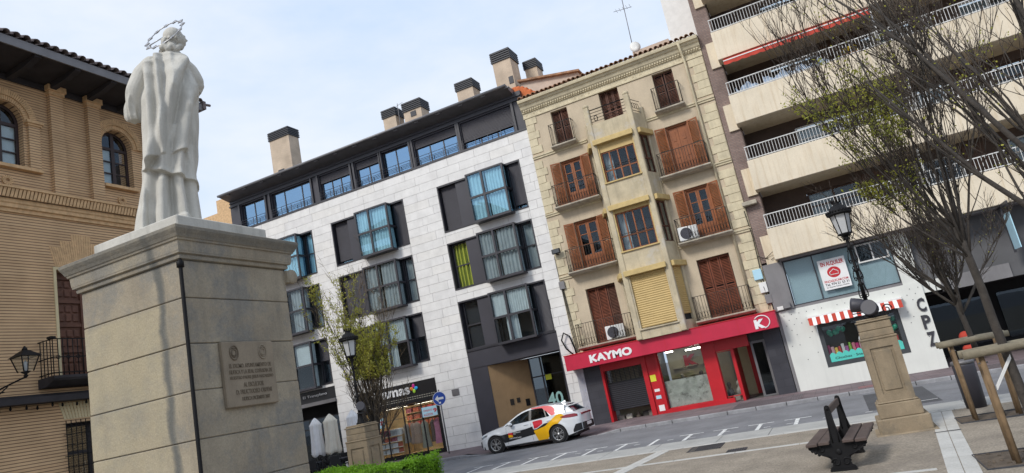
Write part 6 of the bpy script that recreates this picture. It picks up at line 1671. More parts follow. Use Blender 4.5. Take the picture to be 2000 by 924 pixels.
# pillars and roof rails on each side
def side_strip(lo, hi, n, off=0.0):
    out = []
    for sgn in (-1,1):
        vs = []; fs = []
        for i in range(n+1):
            (x0,z0),(x1,z1) = lo(i/n), hi(i/n)
            vs += [(x0,sgn*(rw_(x0,z0)+off),z0),(x1,sgn*(rw_(x1,z1)+off),z1)]
        for i in range(n): fs.append((2*i,2*i+2,2*i+3,2*i+1))
        out.append((vs,fs))
    return out
def top_curve(t): x = -.98+2.6*t; return (x,topz(x))
def winl(x): return min(topz(x)-.05, 1.385)      # upper edge of side glass
for vs,fs in side_strip(lambda t:(-.98+2.6*t,max(winl(-.98+2.6*t),tabx(belt,-.98+2.6*t))), lambda t: top_curve(t), 30): mb.add(vs,fs,True)
for vs,fs in side_strip(lambda t:(1.02+.62*t,tabx(belt,1.02+.62*t)), lambda t:(.80+.80*t,min(winl(.80+.80*t),1.34)), 12): mb.add(vs,fs,True)   # C pillar
part('roof', mb, MT['car_white'], car, local=True)
# side glass
for nm, lo, hi in (('front_side_window',(-.90,.0),(-.62,.0)),):
    pass
def glass_side(name, x0a, x1a, x0b, x1b):
    for sgn in (-1,1):
        m2 = MB(); n = 12; vs = []; fs = []
        for i in range(n+1):
            t = i/n; xa = x0a+(x1a-x0a)*t; xb = x0b+(x1b-x0b)*t; za = tabx(belt,xa)+.0; zb_ = max(za+.005,winl(xb))
            vs += [(xa,sgn*(rw_(xa,za)-.008),za),(xb,sgn*(rw_(xb,zb_)-.008),zb_)]
        for i in range(n): fs.append((2*i,2*i+2,2*i+3,2*i+1))
        m2.add(vs,fs,True); part(name, m2, MT['car_glass'], car, local=True)
glass_side('front_side_window',-.95,.12,-.90,.14); glass_side('rear_side_window',.24,.86,.24,.74); glass_side('quarter_window',.90,1.16,.78,.86)
for sgn in (-1,1):
    m2 = MB()
    for xa,xb,w in ((.12,.14,.10),(.84,.74,.05)):
        za = tabx(belt,xa); zb_ = winl(xb); m2.add([(xa,sgn*(rw_(xa,za)-.002),za),(xa+w,sgn*(rw_(xa+w,za)-.002),za),(xb+w,sgn*(rw_(xb,zb_)-.002),zb_),(xb,sgn*(rw_(xb,zb_)-.002),zb_)],[(0,1,2,3)])
    part('pillar', m2, MT['car_black'], car, local=True)
# windscreen and rear window
for nm,(xa,za,xb,zb_) in (('windscreen',(-1.0,.965,-.36,1.29)),('rear_window',(1.98,1.03,1.62,1.30))):
    m2 = MB(); vs = []; fs = []
    for j in range(7):
        t = j/6; x = xa+(xb-xa)*t; z = za+(zb_-za)*t; h = (rw_(min(x,1.6),z) if nm=='windscreen' else .68-.10*t)
        for k in range(NT+1): u = -1+2*k/NT; vs.append((x+(-.09 if nm=='windscreen' else .05)*(1-u*u),h*u,z+.03*(1-u*u)))
    for j in range(6):
        for k in range(NT): fs.append((j*(NT+1)+k,j*(NT+1)+k+1,(j+1)*(NT+1)+k+1,(j+1)*(NT+1)+k))
    m2.add(vs,fs,True); part(nm, m2, MT['car_glass'], car, local=True)
for s in (-1,1):   # hatch corners beside the rear window
    m2 = MB(); m2.add([(1.60,s*.64,1.33),(1.64,s*.70,1.03),(2.02,s*.66,1.0),(1.98,s*.60,1.04),(1.66,s*.56,1.30)],[(0,1,2,3,4)]); part('hatch_corner', m2, MT['car_white'], car, local=True)
m2 = MB(); m2.box(-.85,1.5,-.62,.62,.55,.58); m2.bbox(-.1,.1,-.55,-.1,.58,1.1,.04); m2.bbox(-.1,.1,.1,.55,.58,1.1,.04); m2.bbox(.85,1.05,-.55,.55,.58,1.08,.04); part('seats', m2, MT['plastic'], car, local=True)
# livery patches lying on the near and far side
def patch(name, pts_lo, pts_hi, mat, off=.004, cabin=False):
    xs_ = [p[0] for p in pts_lo]; x0,x1 = max(pts_lo[0][0],pts_hi[0][0]), min(pts_lo[-1][0],pts_hi[-1][0])
    n = max(6,int((x1-x0)/.03)); m_ = 8
    for sgn in (-1,1):
        m2 = MB(); vs = []; fs = []
        for i in range(n+1):
            x = x0+(x1-x0)*i/n; a = tabx(pts_lo,x); b = tabx(pts_hi,x)
            if not cabin: a = max(a,zlow(x)+.003); b = min(max(b,a+.001),tabx(belt,x)-.002)
            for j in range(m_+1):
                z = a+(b-a)*j/m_; vs.append((x,sgn*((rw_(x,z) if cabin else ysurf(x,z))+off),z))
        for i in range(n):
            for j in range(m_): fs.append((i*(m_+1)+j,(i+1)*(m_+1)+j,(i+1)*(m_+1)+j+1,i*(m_+1)+j+1))
        m2.add(vs,fs,True); o_ = part(name, m2, mat, body, local=True)
    return o_
patch('black_stripe',[(-1.62,.62),(-1.50,.60),(-1.18,.32),(-.9,.34),(.40,.47),(.7,.58),(1.02,.80)],[(-1.62,.64),(-1.4,.68),(-1.1,.64),(0,.72),(.36,.78),(.7,.78),(1.02,.82)],MT['car_black'],.003)
patch('yellow_patch',[(.30,.56),(.40,.20),(.80,.18),(.95,.40),(1.1,.55),(1.36,.72),(1.62,.92)],[(.30,.60),(.45,.62),(.8,.70),(1.1,.90),(1.36,1.05),(1.5,1.03),(1.62,.95)],MT['car_yellow'],.006)
patch('white_edge',[(.24,.92),(.28,.64),(.42,.64),(.74,.78)],[(.24,.95),(.50,.975),(.70,.97),(.74,.92)],MT['car_white'],.007)
patch('red_square',[(.29,.90),(.32,.67),(.45,.68),(.70,.80)],[(.29,.93),(.50,.95),(.66,.95),(.70,.92)],MT['car_red'],.010)
patch('red_roof_edge',[(.24,1.395),(.70,1.365),(.88,1.22),(1.10,1.03),(1.22,1.05),(1.34,1.15)],[(.24,1.43),(.80,1.43),(1.0,1.40),(1.12,1.36),(1.24,1.27),(1.34,1.17)],MT['car_red'],.006,True)
# livery lettering on the near side (reads from the street)
TCAR = lambda p: (p[0], -(ysurf(p[0],p[2])+p[1]), p[2])
mb = MB(TCAR); mb.box(-.81,-.62,.004,.008,.50,.67); lg = part('logo_square', mb, MT['car_red'], body, local=True)
mb = MB(TCAR); mb.add([(-.81,.010,.50),(-.62,.010,.50),(-.62,.010,.56),(-.72,.010,.60),(-.81,.010,.60)],[(0,1,2,3,4)]); part('logo_wave', mb, MT['car_yellow'], lg, local=True)
for t_,a,b,c,e in (('ARAGON',-.59,-.28,.625,.665),('TV',-.59,-.50,.57,.61),('NOTICIAS',-.78,-.27,.435,.475)): text_part('lettering',t_,a,b,c,e,.006,MT['sign_white'],body,T=TCAR,bold=.02,ext=.003,local=True)
# lamps, bumper, plate, mirror, handles, aerial
patch('tail_lamp',[(1.46,.90),(1.60,.86),(1.85,.84),(2.10,.84)],[(1.46,.92),(1.7,.97),(2.0,.96),(2.10,.92)],MT['lamp_red'],.012)
patch('headlamp',[(-2.12,.60),(-2.0,.60),(-1.75,.70)],[(-2.12,.63),(-1.95,.71),(-1.75,.74)],MT['lamp_clear'],.010)
m2 = MB(); m2.bbox(2.10,2.245,-.52,.52,.86,.93,.02); part('tail_bar', m2, MT['lamp_red'], car, local=True)
patch('rear_bumper_insert',[(1.86,.28),(2.17,.33)],[(1.86,.36),(1.98,.56),(2.17,.58)],MT['plastic'],.012)
m2 = MB(); m2.bbox(2.14,2.255,-.58,.58,.33,.58,.03); part('rear_valance', m2, MT['plastic'], car, local=True)
m2 = MB(); m2.box(2.256,2.262,-.26,.26,.44,.55); part('number_plate', m2, MT['sign_white'], car, local=True)
m2 = MB(); m2.bbox(-2.26,-2.12,-.50,.50,.26,.50,.03); part('front_grille', m2, MT['plastic'], car, local=True)
for s in (-1,1):
    m2 = MB(); m2.ball((-.62,s*.985,.99),.10,14,9,(.95,.85,.68)); mi = part('mirror', m2, MT['car_white'], car, local=True)
    m2 = MB(); m2.bbox(-.66,-.56,min(s*.86,s*.97),max(s*.86,s*.97),.90,.95,.015); part('mirror_stalk', m2, MT['plastic'], mi, local=True)
    for xh in (.0,.98):
        m2 = MB(); y = ysurf(xh,.86); m2.bbox(xh-.10,xh+.10,min(s*y,s*(y+.03)),max(s*y,s*(y+.03)),.855,.885,.01); part('door_handle', m2, MT['car_white'], car, local=True)
    for xa in (-.88,.20,.95):
        m2 = MB(); pts = [(xa+.0*k,s*(ysurf(xa,.25+k*.09)+.002),.25+k*.09) for k in range(8)]; m2.tube(pts,.004,4); part('door_seam', m2, MT['plastic'], car, local=True)
    m2 = MB(); m2.bbox(-1.02,.88,min(s*.80,s*.872),max(s*.80,s*.872),.15,.21,.015); part('sill_trim', m2, MT['plastic'], car, local=True)
m2 = MB(); m2.add([(1.28,-.025,1.41),(1.28,.025,1.41),(1.48,.03,1.385),(1.48,-.03,1.385),(1.42,0,1.48),(1.47,0,1.475)],[(0,1,2,3),(0,3,5,4),(1,4,5,2),(0,4,1),(3,2,5)]); part('roof_aerial', m2, MT['car_white'], car, local=True)
# wheels
def wheel(xc, s):
    y0 = s*.70; y1 = s*.885
    Tw = lambda p: (xc+p[0], s*(.70+p[2]), WR-.003+p[1])
    m2 = MB(Tw); m2.lathe([(.20,.0),(.30,.005),(.320,.03),(.325,.06),(.325,.135),(.318,.165),(.295,.182),(.235,.185),(.225,.17),(.225,.02)],(0,0,0),36); wo = part('wheel', m2, MT['rubber'], car, local=True)
    m2 = MB(Tw); m2.lathe([(.226,.03),(.226,.165),(.235,.178),(.218,.178),(.21,.16),(.205,.05)],(0,0,0),32); part('rim', m2, MT['alloy'], wo, local=True)
    m2 = MB(Tw); m2.lathe([(.0,.07),(.215,.07),(.215,.075),(.0,.075)],(0,0,0),24); part('brake_shadow', m2, MT['plastic'], wo, local=True)
    m2 = MB(Tw)
    for k in range(5):
        for dd in (-.14,.14):
            a = 2*math.pi*k/5+.3+dd; b = 2*math.pi*k/5+.3+dd*1.55; w = .018
            p0 = Vector((math.cos(2*math.pi*k/5+.3+dd*.4)*.05,math.sin(2*math.pi*k/5+.3+dd*.4)*.05)); p1 = Vector((math.cos(b)*.222,math.sin(b)*.222)); t = (p1-p0).normalized(); n_ = Vector((-t.y,t.x))*w
            m2.prism([tuple(p0-n_),tuple(p1-n_*.9),tuple(p1+n_*.9),tuple(p0+n_)],2,.135,.162)
    m2.lathe([(.05,.13),(.05,.165),(.03,.172),(.0,.172)],(0,0,0),14); part('spokes', m2, MT['alloy'], wo, local=True)
for xc in (FW,RW):
    for s in (-1,1): wheel(xc,s)
    for s in (-1,1):
        m2 = MB(lambda p: (xc+p[0], p[2], .325+p[1])); m2.lathe([(.05,s*.60),(.374,s*.601),(.374,s*.84),(.372,s*.84)],(0,0,0),30); part('arch_liner', m2, MT['plastic'], car, local=True)
# ------------------------------------------------------------------ street furniture
MT['sandstone'] = pmat('sandstone', (0.265,0.21,0.142), rough=.9, var=.16, scale=2.5, fine=.08, streak=.35, streak_col=(0.17,0.14,0.095), bump=.25, bscale=45, blotch=(1.8,.50,.7), blotch_col=(0.165,0.14,0.105))
MT['milk_glass'] = pmat('milk_glass', (0.50,0.51,0.52), rough=.4, var=.06, scale=3)
def lamp_pedestal(x, y, zg, label, sink=0.0):
    t = thing('lamp_pedestal', (x,y,zg), label, 'pedestal', 'stone lamp pedestals')
    def sq(nm, h, z0, z1, b=.015):
        m2 = MB(); m2.bbox(-h,h,-h,h,z0-sink,z1-sink,b); return part(nm,m2,MT['sandstone'],t,local=True)
    sq('mortar_skirt',.56,-.06,.025,.02); sq('base_block',.48,.0,.31,.02); sq('plinth',.40,.31,.59); sq('plinth_moulding',.37,.59,.63)
    core = sq('shaft',.305,.63,1.86,.008)
    # raised frame around a sunk panel on each face
    for k in range(4):
        a = k*math.pi/2; ca,sa = math.cos(a),math.sin(a)
        Tr = lambda p: (p[0]*ca-p[1]*sa, p[0]*sa+p[1]*ca, p[2]-sink)
        m2 = MB(Tr); d0,d1 = -.335,-.304
        m2.box(-.335+.001,-.215,d0,d1,.63,1.86); m2.box(.215,.335-.001,d0,d1,.63,1.86); m2.box(-.215,.215,d0,d1,.63,.78); m2.box(-.215,.215,d0,d1,1.70,1.86)
        part('panel_frame',m2,MT['sandstone'],t,local=True)
        m2 = MB(Tr); m2.bbox(-.165,.165,-.325,-.30,.84,1.64,.01); part('raised_panel',m2,MT['sandstone'],t,local=True)
    sq('band',.352,1.86,1.91); 
    for k,(h,z0,z1) in enumerate(((.315,1.91,2.06),(.31,2.06,2.22))): sq('rusticated_block',h,z0,z1-.004,.012)
    sq('cap',.335,2.22,2.26); sq('cap_top',.30,2.26,2.30,.01)
    return t
PR = (.75,16.67); PL = (-12.1,16.25)
lamp_pedestal(PR[0],PR[1],G(PR[0]),'tall sandstone lamp pedestal beside the double-sided bench')
lamp_pedestal(PL[0],PL[1],G(PL[0]),'tall sandstone lamp pedestal behind the clipped green hedge',sink=.15)
def lamp_post(x, y, z, label, spots, rz=0):
    t = thing('street_lamp', (x,y,z), label, 'street lamp', 'ornate iron street lamps', rz)
    I = MT['black_iron']
    def lat(nm, prof, n=14, mat=I, par=None): m2 = MB(); m2.lathe(prof,(0,0,0),n); return part(nm,m2,mat,par or t,local=True)
    lat('foot',[(.13,0),(.13,.03),(.10,.05),(.085,.12),(.07,.15),(.06,.26),(.075,.28),(.06,.31)])
    po = lat('post',[(.045,.30),(.036,.7),(.05,.72),(.05,.75),(.034,.77),(.034,1.0),(.058,1.02),(.058,1.05),(.034,1.08),(.030,1.5),(.045,1.52),(.045,1.56),(.030,1.58),(.034,1.70),(.06,1.74),(.05,1.78)])
    # scrolls
    def scroll(cx, cz, r, dir_, turns=1.3, n=18):
        return [(cx+dir_*(r*(1-.65*k/n))*math.cos(k/n*turns*2*math.pi), 0, cz+(r*(1-.65*k/n))*math.sin(k/n*turns*2*math.pi)) for k in range(n+1)]
    for lvl in (.42,.80,1.18):
        for k in range(4):
            a = k*math.pi/2+.78; ca,sa = math.cos(a),math.sin(a)
            m2 = MB(lambda p: (p[0]*ca-p[1]*sa, p[0]*sa+p[1]*ca, p[2]))
            s1 = [(.035,0,lvl+.28),(.07,0,lvl+.26),(.105,0,lvl+.17),(.085,0,lvl+.08)]
            m2.tube([(.03,0,lvl+.30),(.06,0,lvl+.33),(.085,0,lvl+.30),(.07,0,lvl+.265),(.10,0,lvl+.20),(.125,0,lvl+.11),(.115,0,lvl+.04),(.075,0,lvl+.02),(.055,0,lvl+.06),(.075,0,lvl+.09),(.095,0,lvl+.075)],.0085,5)
            part('scroll',m2,I,t,local=True)
    # lantern: hexagonal tapered, milk glass, pierced crown
    ln = lat('lantern_seat',[(.04,1.76),(.075,1.80),(.14,1.83),(.145,1.86),(.10,1.87)],6)
    zb,zt,rb,rt = 1.86,2.27,.135,.20
    for k in range(6):
        a0,a1 = k*math.pi/3,(k+1)*math.pi/3
        m2 = MB(); m2.tube([(rb*math.cos(a0),rb*math.sin(a0),zb),(rt*math.cos(a0),rt*math.sin(a0),zt)],.011,5); part('lantern_bar',m2,I,ln,local=True)
        m2 = MB(); q = .97; m2.quad((rb*q*math.cos(a0),rb*q*math.sin(a0),zb),(rb*q*math.cos(a1),rb*q*math.sin(a1),zb),(rt*q*math.cos(a1),rt*q*math.sin(a1),zt),(rt*q*math.cos(a0),rt*q*math.sin(a0),zt)); part('lantern_pane',m2,MT['milk_glass'],ln,local=True)
        m2 = MB(); m2.tube([(.10*math.cos(a0),.10*math.sin(a0),1.70),(.16*math.cos(a0),.16*math.sin(a0),1.80),(rb*1.05*math.cos(a0),rb*1.05*math.sin(a0),1.86)],.009,4); part('lantern_bracket',m2,I,ln,local=True)
    cr = lat('lantern_crown',[(.20,2.265),(.255,2.28),(.262,2.31),(.235,2.33),(.215,2.36),(.225,2.375),(.19,2.39),(.165,2.44),(.10,2.485),(.075,2.50),(.07,2.53),(.085,2.55)],24)
    m2 = MB()
    for k in range(24):
        a = k*math.pi/12; m2.ball((.25*math.cos(a),.25*math.sin(a),2.345),.020,6,5,(1,1,1.7))
    for k in range(10):
        a = k*math.pi/5; m2.tube([(.07*math.cos(a),.07*math.sin(a),2.54),(.095*math.cos(a),.095*math.sin(a),2.58),(.10*math.cos(a),.10*math.sin(a),2.62)],.012,4)
    part('crown_leaves',m2,I,cr,local=True)
    return t
lr = lamp_post(PR[0],PR[1],G(PR[0])+2.30,'ornate black iron street lamp with two round spotlights at its foot',True)
ll = lamp_post(PL[0],PL[1],G(PL[0])+2.15,'ornate black iron street lamp in front of the white stone apartments',False)
# spotlights at the foot of the lamps
def spot(x,y,z,aim,label,r=.15):
    d = Vector(aim).normalized(); q = d.to_track_quat('Z','Y').to_matrix()
    Tm = lambda p: tuple(Vector((x,y,z))+q@Vector(p))
    t = thing('spotlight',(x,y,z-.19),label,'spotlight','round spotlights on the lamp pedestals')
    m2 = MB(Tm); m2.lathe([(.06,-.20),(.10,-.18),(r*.92,-.10),(r,.04),(r,.10),(r*.9,.10)],(0,0,0),24); part('housing',m2,MT['dark_panel'],t)
    m2 = MB(Tm); m2.lathe([(.0,.085),(r*.9,.085),(r*.9,.09),(.0,.095)],(0,0,0),24); part('lens',m2,MT['milk_glass'],t)  # pale glass colour stands in for the sky mirrored in the lens
    m2 = MB(); m2.tube([(x-.12,y,z-.02),(x-.12,y,z-.17),(x+.12,y,z-.17),(x+.12,y,z-.02)],.012,5); m2.tube([(x,y,z-.19),(x,y,z-.165)],.04,8); part('yoke',m2,MT['dark_metal'],t)
zt = G(PR[0])+2.30
spot(PR[0]+.02,PR[1]-.26,zt+.20,(-.30,-1,.30),'round spotlight with a shiny lens on the lamp pedestal beside the bench',.16)
spot(PR[0]-.20,PR[1]-.02,zt+.32,(-1,.25,.25),'dark spotlight seen from the side on the lamp pedestal beside the bench',.15)
zl = G(PL[0])+2.15
spot(PL[0]+.15,PL[1]-.10,zl+.45,(.5,-1,.2),'dark spotlight clamped to the lamp over the hedge',.12)
mb = MB(); c = (PR[0]+.32,PR[1]-.2,zt); mb.tube([(c[0]+.10*math.cos(a)*(1-.05*k),c[1],c[2]+.12+.11*math.sin(a)*(1-.05*k)) for k,a in enumerate([i*.55 for i in range(16)])],.013,5); mb.tube([(c[0]-.5,c[1],c[2]+.02),(c[0]-.3,c[1]-.1,c[2]+.02),(c[0],c[1],c[2]+.015),(c[0]+.1,c[1],c[2]+.10)],.012,5)
solo('cable_coil', mb, MT['black_iron'], 'coil of black cable on top of the lamp pedestal beside the bench', 'cable', (c[0],c[1],zt))

# ---- double-sided bench: two cast-iron ends, four seat planks, one back plank
MT['bench_wood'] = pmat('bench_wood', (0.08,0.057,0.05), rough=.65, var=.2, scale=3, streak=.3, bump=.2, bscale=60, blotch=(9,.6,.5), blotch_col=(.30,.28,.27))
be = thing('double_bench', (-.46,13.0,G(-.46)), 'double-sided bench with black cast iron ends and brown planks', 'bench', rz=math.radians(-6))
def plank(nm,x0,x1,z0,z1): m2 = MB(); m2.bbox(x0,x1,-.08,1.72,z0,z1,.008); return part(nm,m2,MT['bench_wood'],be,local=True)
plank('seat_plank',-.47,-.29,.425,.475); plank('seat_plank',-.275,-.10,.435,.485); plank('seat_plank',.10,.275,.435,.485); plank('seat_plank',.29,.47,.425,.475)
m2 = MB(); m2.bbox(-.022,.022,.10,1.55,.88,1.0,.008); part('back_plank',m2,MT['bench_wood'],be,local=True)
def bench_end(y):
    m2 = MB()
    out = [(-.17,0),(.17,0),(.20,.03),(.19,.06),(.15,.08),(.135,.15),(.16,.21),(.24,.26),(.33,.31),(.40,.37),(.45,.40),(.46,.425),(.12,.43),(.085,.50),(.065,.62),(.05,.80),(.045,.98),(.035,1.03),(.0,1.045),(-.035,1.03),(-.045,.98),(-.05,.80),(-.065,.62),(-.085,.50),(-.12,.43),(-.46,.425),(-.45,.40),(-.40,.37),(-.33,.31),(-.24,.26),(-.16,.21),(-.135,.15),(-.15,.08),(-.19,.06),(-.20,.03)]
    vs = [(p[0],y-.02,p[1]) for p in out]; 
    m2.prism(out,1,y-.022,y+.022)
    eo = part('bench_end',m2,MT['black_iron'],be,local=True)
    # relief: scrolls, rings and bosses
    m2 = MB()
    for s in (-1,1):
        m2.tube([(s*(.08+.07*math.cos(a)*(1-.05*k)),y-.026,.14+.07*math.sin(a)*(1-.05*k)) for k,a in enumerate([i*.6 for i in range(13)])],.014,5)
        m2.tube([(s*(.26+.06*math.cos(a)*(1-.05*k)),y-.026,.355+.045*math.sin(a)*(1-.05*k)) for k,a in enumerate([i*.6 for i in range(13)])],.012,5)
        m2.tube([(s*.14,y-.026,.22),(s*.25,y-.026,.27),(s*.36,y-.026,.33),(s*.45,y-.026,.395)],.013,5)
        m2.tube([(s*.05,y-.026,.45),(s*.055,y-.026,.62),(s*.038,y-.026,.95)],.012,5)
        for k in range(3): m2.ball((s*(.31+.045*k),y-.02,.285+.035*k),.026,7,5)
    m2.ball((0,y-.024,.30),.05,10,7,(1,.4,1)); m2.ball((0,y-.024,.99),.026,8,6); m2.box(-.20,.20,y-.06,y+.06,-.01,.03)
    part('relief',m2,MT['black_iron'],eo,local=True)
bench_end(.02); bench_end(1.60)
m2 = MB(); m2.tube([(0,.02,.30),(0,1.60,.30)],.018,8); part('stretcher',m2,MT['black_iron'],be,local=True)

# ---- litter bin
bn_ = thing('litter_bin', (2.33,18.62,G(2.33)), 'dark grey cylindrical litter bin behind the wooden tree stakes', 'bin')
m2 = MB(); m2.lathe([(.20,.0),(.20,.06),(.205,.06),(.225,.90),(.225,.96),(.21,.97)],(0,0,0),28); part('body',m2,MT['dark_panel'],bn_,local=True)
m2 = MB(); m2.lathe([(.235,.955),(.24,1.0),(.225,1.03),(.15,1.045),(.14,1.03)],(0,0,0),28); part('rim',m2,MT['zinc'],bn_,local=True)
# ---- blue direction sign
sp_ = thing('direction_sign', (-16.72,28.45,KH), 'round blue sign with a white left arrow on a thin grey pole', 'traffic sign')
m2 = MB(); m2.tube([(-16.72,28.45,KH),(-16.72,28.45,2.95)],.032,10); part('pole',m2,MT['zinc'],sp_)
MT['sign_blue'] = pmat('sign_blue',(0.02,0.07,0.36),rough=.4,var=.04)
TSg = lambda p: (-16.72+p[0]*.97+p[1]*.24, 28.41+p[0]*.24-p[1]*.97, 2.56+p[2])
def disc(r,d0,d1,mat,nm):
    m2 = MB(TSg); m2.prism([(r*math.cos(k*math.pi/20),r*math.sin(k*math.pi/20)) for k in range(40)],1,d0,d1); return part(nm,m2,mat,sp_)
disc(.31,.0,.02,MT['sign_white'],'plate_rim'); disc(.29,.0202,.024,MT['sign_blue'],'plate')
m2 = MB(TSg); m2.prism([(-.21,.0),(-.05,.15),(-.05,.05),(.20,.05),(.20,-.05),(-.05,-.05),(-.05,-.15)],1,.0242,.03); part('arrow',m2,MT['sign_white'],sp_)
m2 = MB(TSg); m2.box(-.05,.05,.0242,.03,-.23,-.15); part('sticker',m2,MT['sign_white'],sp_)

# ---- wall lantern on the palace
wl_ = thing('wall_lantern', TP((11.95,.62,4.72)), 'black iron wall lantern on a scrolled bracket on the brick palace', 'lantern')
I = MT['black_iron']; c = (11.55,.95)
m2 = MB(TP); m2.tube([(11.2,.02,4.62),(11.3,.35,4.78),(11.5,.80,4.92),(11.55,.95,4.95)],.022,6); m2.tube([(11.2,.05,4.5),(11.25,.3,4.62),(11.35,.55,4.80)],.015,6); m2.tube([(11.3+.07*math.cos(a),.35+.07*math.sin(a),4.68) for a in [k*.6 for k in range(11)]],.012,5); part('bracket',m2,I,wl_)
def fr4(h0,h1,z0,z1,nm,mat,par,only=False):
    m2 = MB(TP)
    a = [(c[0]+sx*h0,c[1]+sy*h0,z0) for sx,sy in ((-1,-1),(1,-1),(1,1),(-1,1))]; b = [(c[0]+sx*h1,c[1]+sy*h1,z1) for sx,sy in ((-1,-1),(1,-1),(1,1),(-1,1))]
    if only:
        for k in range(4): m3 = MB(TP); m3.tube([a[k],b[k]],.016,5); part(nm,m3,mat,par)
        return
    else: m2.add(a+b,[(0,1,5,4),(1,2,6,5),(2,3,7,6),(3,0,4,7),(0,3,2,1),(4,5,6,7)])
    return part(nm,m2,mat,par)
fr4(.12,.22,5.08,5.46,'bars',I,wl_,True); fr4(.11,.205,5.09,5.45,'glass',MT['glass_clear'],wl_); fr4(.27,.08,5.46,5.62,'hood',I,wl_)
m2 = MB(TP); m2.lathe([(.07,5.62),(.06,5.68),(.03,5.71),(.02,5.74)],(c[0],c[1],0),8); part('finial',m2,I,wl_); m2 = MB(TP); m2.lathe([(.02,4.93),(.06,4.98),(.03,5.02),(.12,5.08)],(c[0],c[1],0),8); part('base_cup',m2,I,wl_)
m2 = MB(TP); m2.lathe([(.03,5.09),(.04,5.2),(.045,5.32),(.0,5.38)],(c[0],c[1],0),8); part('bulb',m2,MT['milk_glass'],wl_)

# ---- closed parasols and cafe furniture
MT['canvas'] = pmat('canvas_white',(0.80,0.80,0.81),rough=.9,var=.06,scale=4); MT['canvas_cream'] = pmat('canvas_cream',(0.74,0.70,0.60),rough=.9,var=.06,scale=4)
def parasol(x,y,label,mat,hgt=2.75,w=1.0):
    t = thing('closed_parasol',(x,y,KH),label,'parasol','closed parasols outside the cafe')
    m2 = MB(); m2.tube([(0,0,.0),(0,0,hgt)],.025,8); part('pole',m2,MT['zinc'],t,local=True)
    m2 = MB(); m2.lathe([(.28,0),(.28,.05),(.06,.07),(.04,.3)],(0,0,0),14); part('foot',m2,MT['dark_metal'],t,local=True)
    m2 = MB(); ph = ru(0,6)
    def fn(a,b):
        ang = 2*math.pi*a; z = hgt-.02-(hgt-1.0)*b
        r = w*(.03+.26*min(1,b/.18)**.8*(1-.12*b)+.10*b*b) if b < .999 else w*.30
        if .14 < b < .2: r *= 1.06
        r *= (.91+.09*math.sin(ang*8+ph+b*1.5))
        return (r*math.cos(ang), r*math.sin(ang), z+.05*math.sin(ang*4+ph)*b)
    m2.grid(fn,64,22,closed_u=True); part('canopy',m2,mat,t,local=True)
parasol(-23.05,27.45,'closed white parasol outside the cafe',MT['canvas'])
parasol(-22.25,27.55,'closed cream parasol between the two white ones outside the cafe',MT['canvas_cream'],2.80,1.15)
parasol(-20.75,27.3,'closed white parasol beside the lamp pedestal and the cafe front',MT['canvas'])
def cafe_chair(x,y,rz,label):
    t = thing('cafe_chair',(x,y,KH),label,'chair','dark chairs outside the cafe',rz)
    m2 = MB(); m2.bbox(-.22,.22,-.22,.22,.43,.47,.01); part('seat',m2,MT['plastic'],t,local=True)
    m2 = MB(); m2.bbox(-.22,.22,.19,.23,.50,.92,.01); part('backrest',m2,MT['plastic'],t,local=True)
    for sx in (-1,1):
        for sy in (-1,1): m2 = MB(); m2.tube([(sx*.20,sy*.20,0),(sx*.19,sy*.19,.44)],.014,6); part('leg',m2,MT['dark_metal'],t,local=True)
        m2 = MB(); m2.tube([(sx*.22,.20,.9),(sx*.23,.0,.68),(sx*.23,-.20,.66),(sx*.21,-.20,.45)],.015,6); part('armrest',m2,MT['plastic'],t,local=True)
def cafe_table(x,y,label):
    t = thing('cafe_table',(x,y,KH),label,'table','tables outside the cafe')
    m2 = MB(); m2.lathe([(.34,.70),(.35,.715),(.35,.735),(.33,.74)],(0,0,0),24); part('tabletop',m2,MT['dark_panel'],t,local=True)
    m2 = MB(); m2.tube([(0,0,.02),(0,0,.70)],.03,8); part('leg',m2,MT['dark_metal'],t,local=True)
    m2 = MB(); m2.lathe([(.24,0),(.24,.02),(.05,.05)],(0,0,0),16); part('base',m2,MT['dark_metal'],t,local=True)
for k,(x,y) in enumerate(((-24.1,27.1),(-22.7,26.9),(-21.4,26.9))):
    lab = ['near the cafe corner','below the closed cream parasol','below the parasol beside the lamp pedestal'][k]
    cafe_table(x,y,'round dark cafe table '+lab)
    for j,a in enumerate((0.3,1.9,3.5,5.0)): cafe_chair(x+.62*math.cos(a),y+.55*math.sin(a),a-math.pi/2,'dark cafe chair at the round table '+lab)

# ---- air conditioners on the balconies
def aircon(x,y,z,rz,label):
    t = thing('air_conditioner',(x,y,z),label,'air conditioner',None,rz)
    m2 = MB(); m2.bbox(-.40,.40,-.15,.15,.04,.62,.02); part('case',m2,MT['white_paint'],t,local=True)
    m2 = MB(lambda p: (-.10+p[0],-.152-p[2],.33+p[1])); m2.lathe([(.23,.0),(.24,.012),(.22,.015)],(0,0,0),28); m2.lathe([(.0,.001),(.215,.001),(.215,.003),(.0,.003)],(0,0,0),28); part('fan_grille',m2,MT['dark_panel'],t,local=True)
    m2 = MB()
    for k in range(5): m2.tube([(-.10+.045*(k+1)*math.cos(a),-.170,.33+.045*(k+1)*math.sin(a)) for a in [q*math.pi/10 for q in range(20)]],.004,3,closed=True)
    part('fan_rings',m2,MT['zinc'],t,local=True)
    for s in (-.3,.3): m2 = MB(); m2.box(s-.03,s+.03,-.14,.14,0,.045); part('foot',m2,MT['zinc'],t,local=True)
aircon(-8.35,YF-.30,3.46,.25,'white air conditioner on the balcony above the red shop sign')
aircon(-4.35,YF-.30,6.74,.25,'white air conditioner on the balcony with open orange shutters')
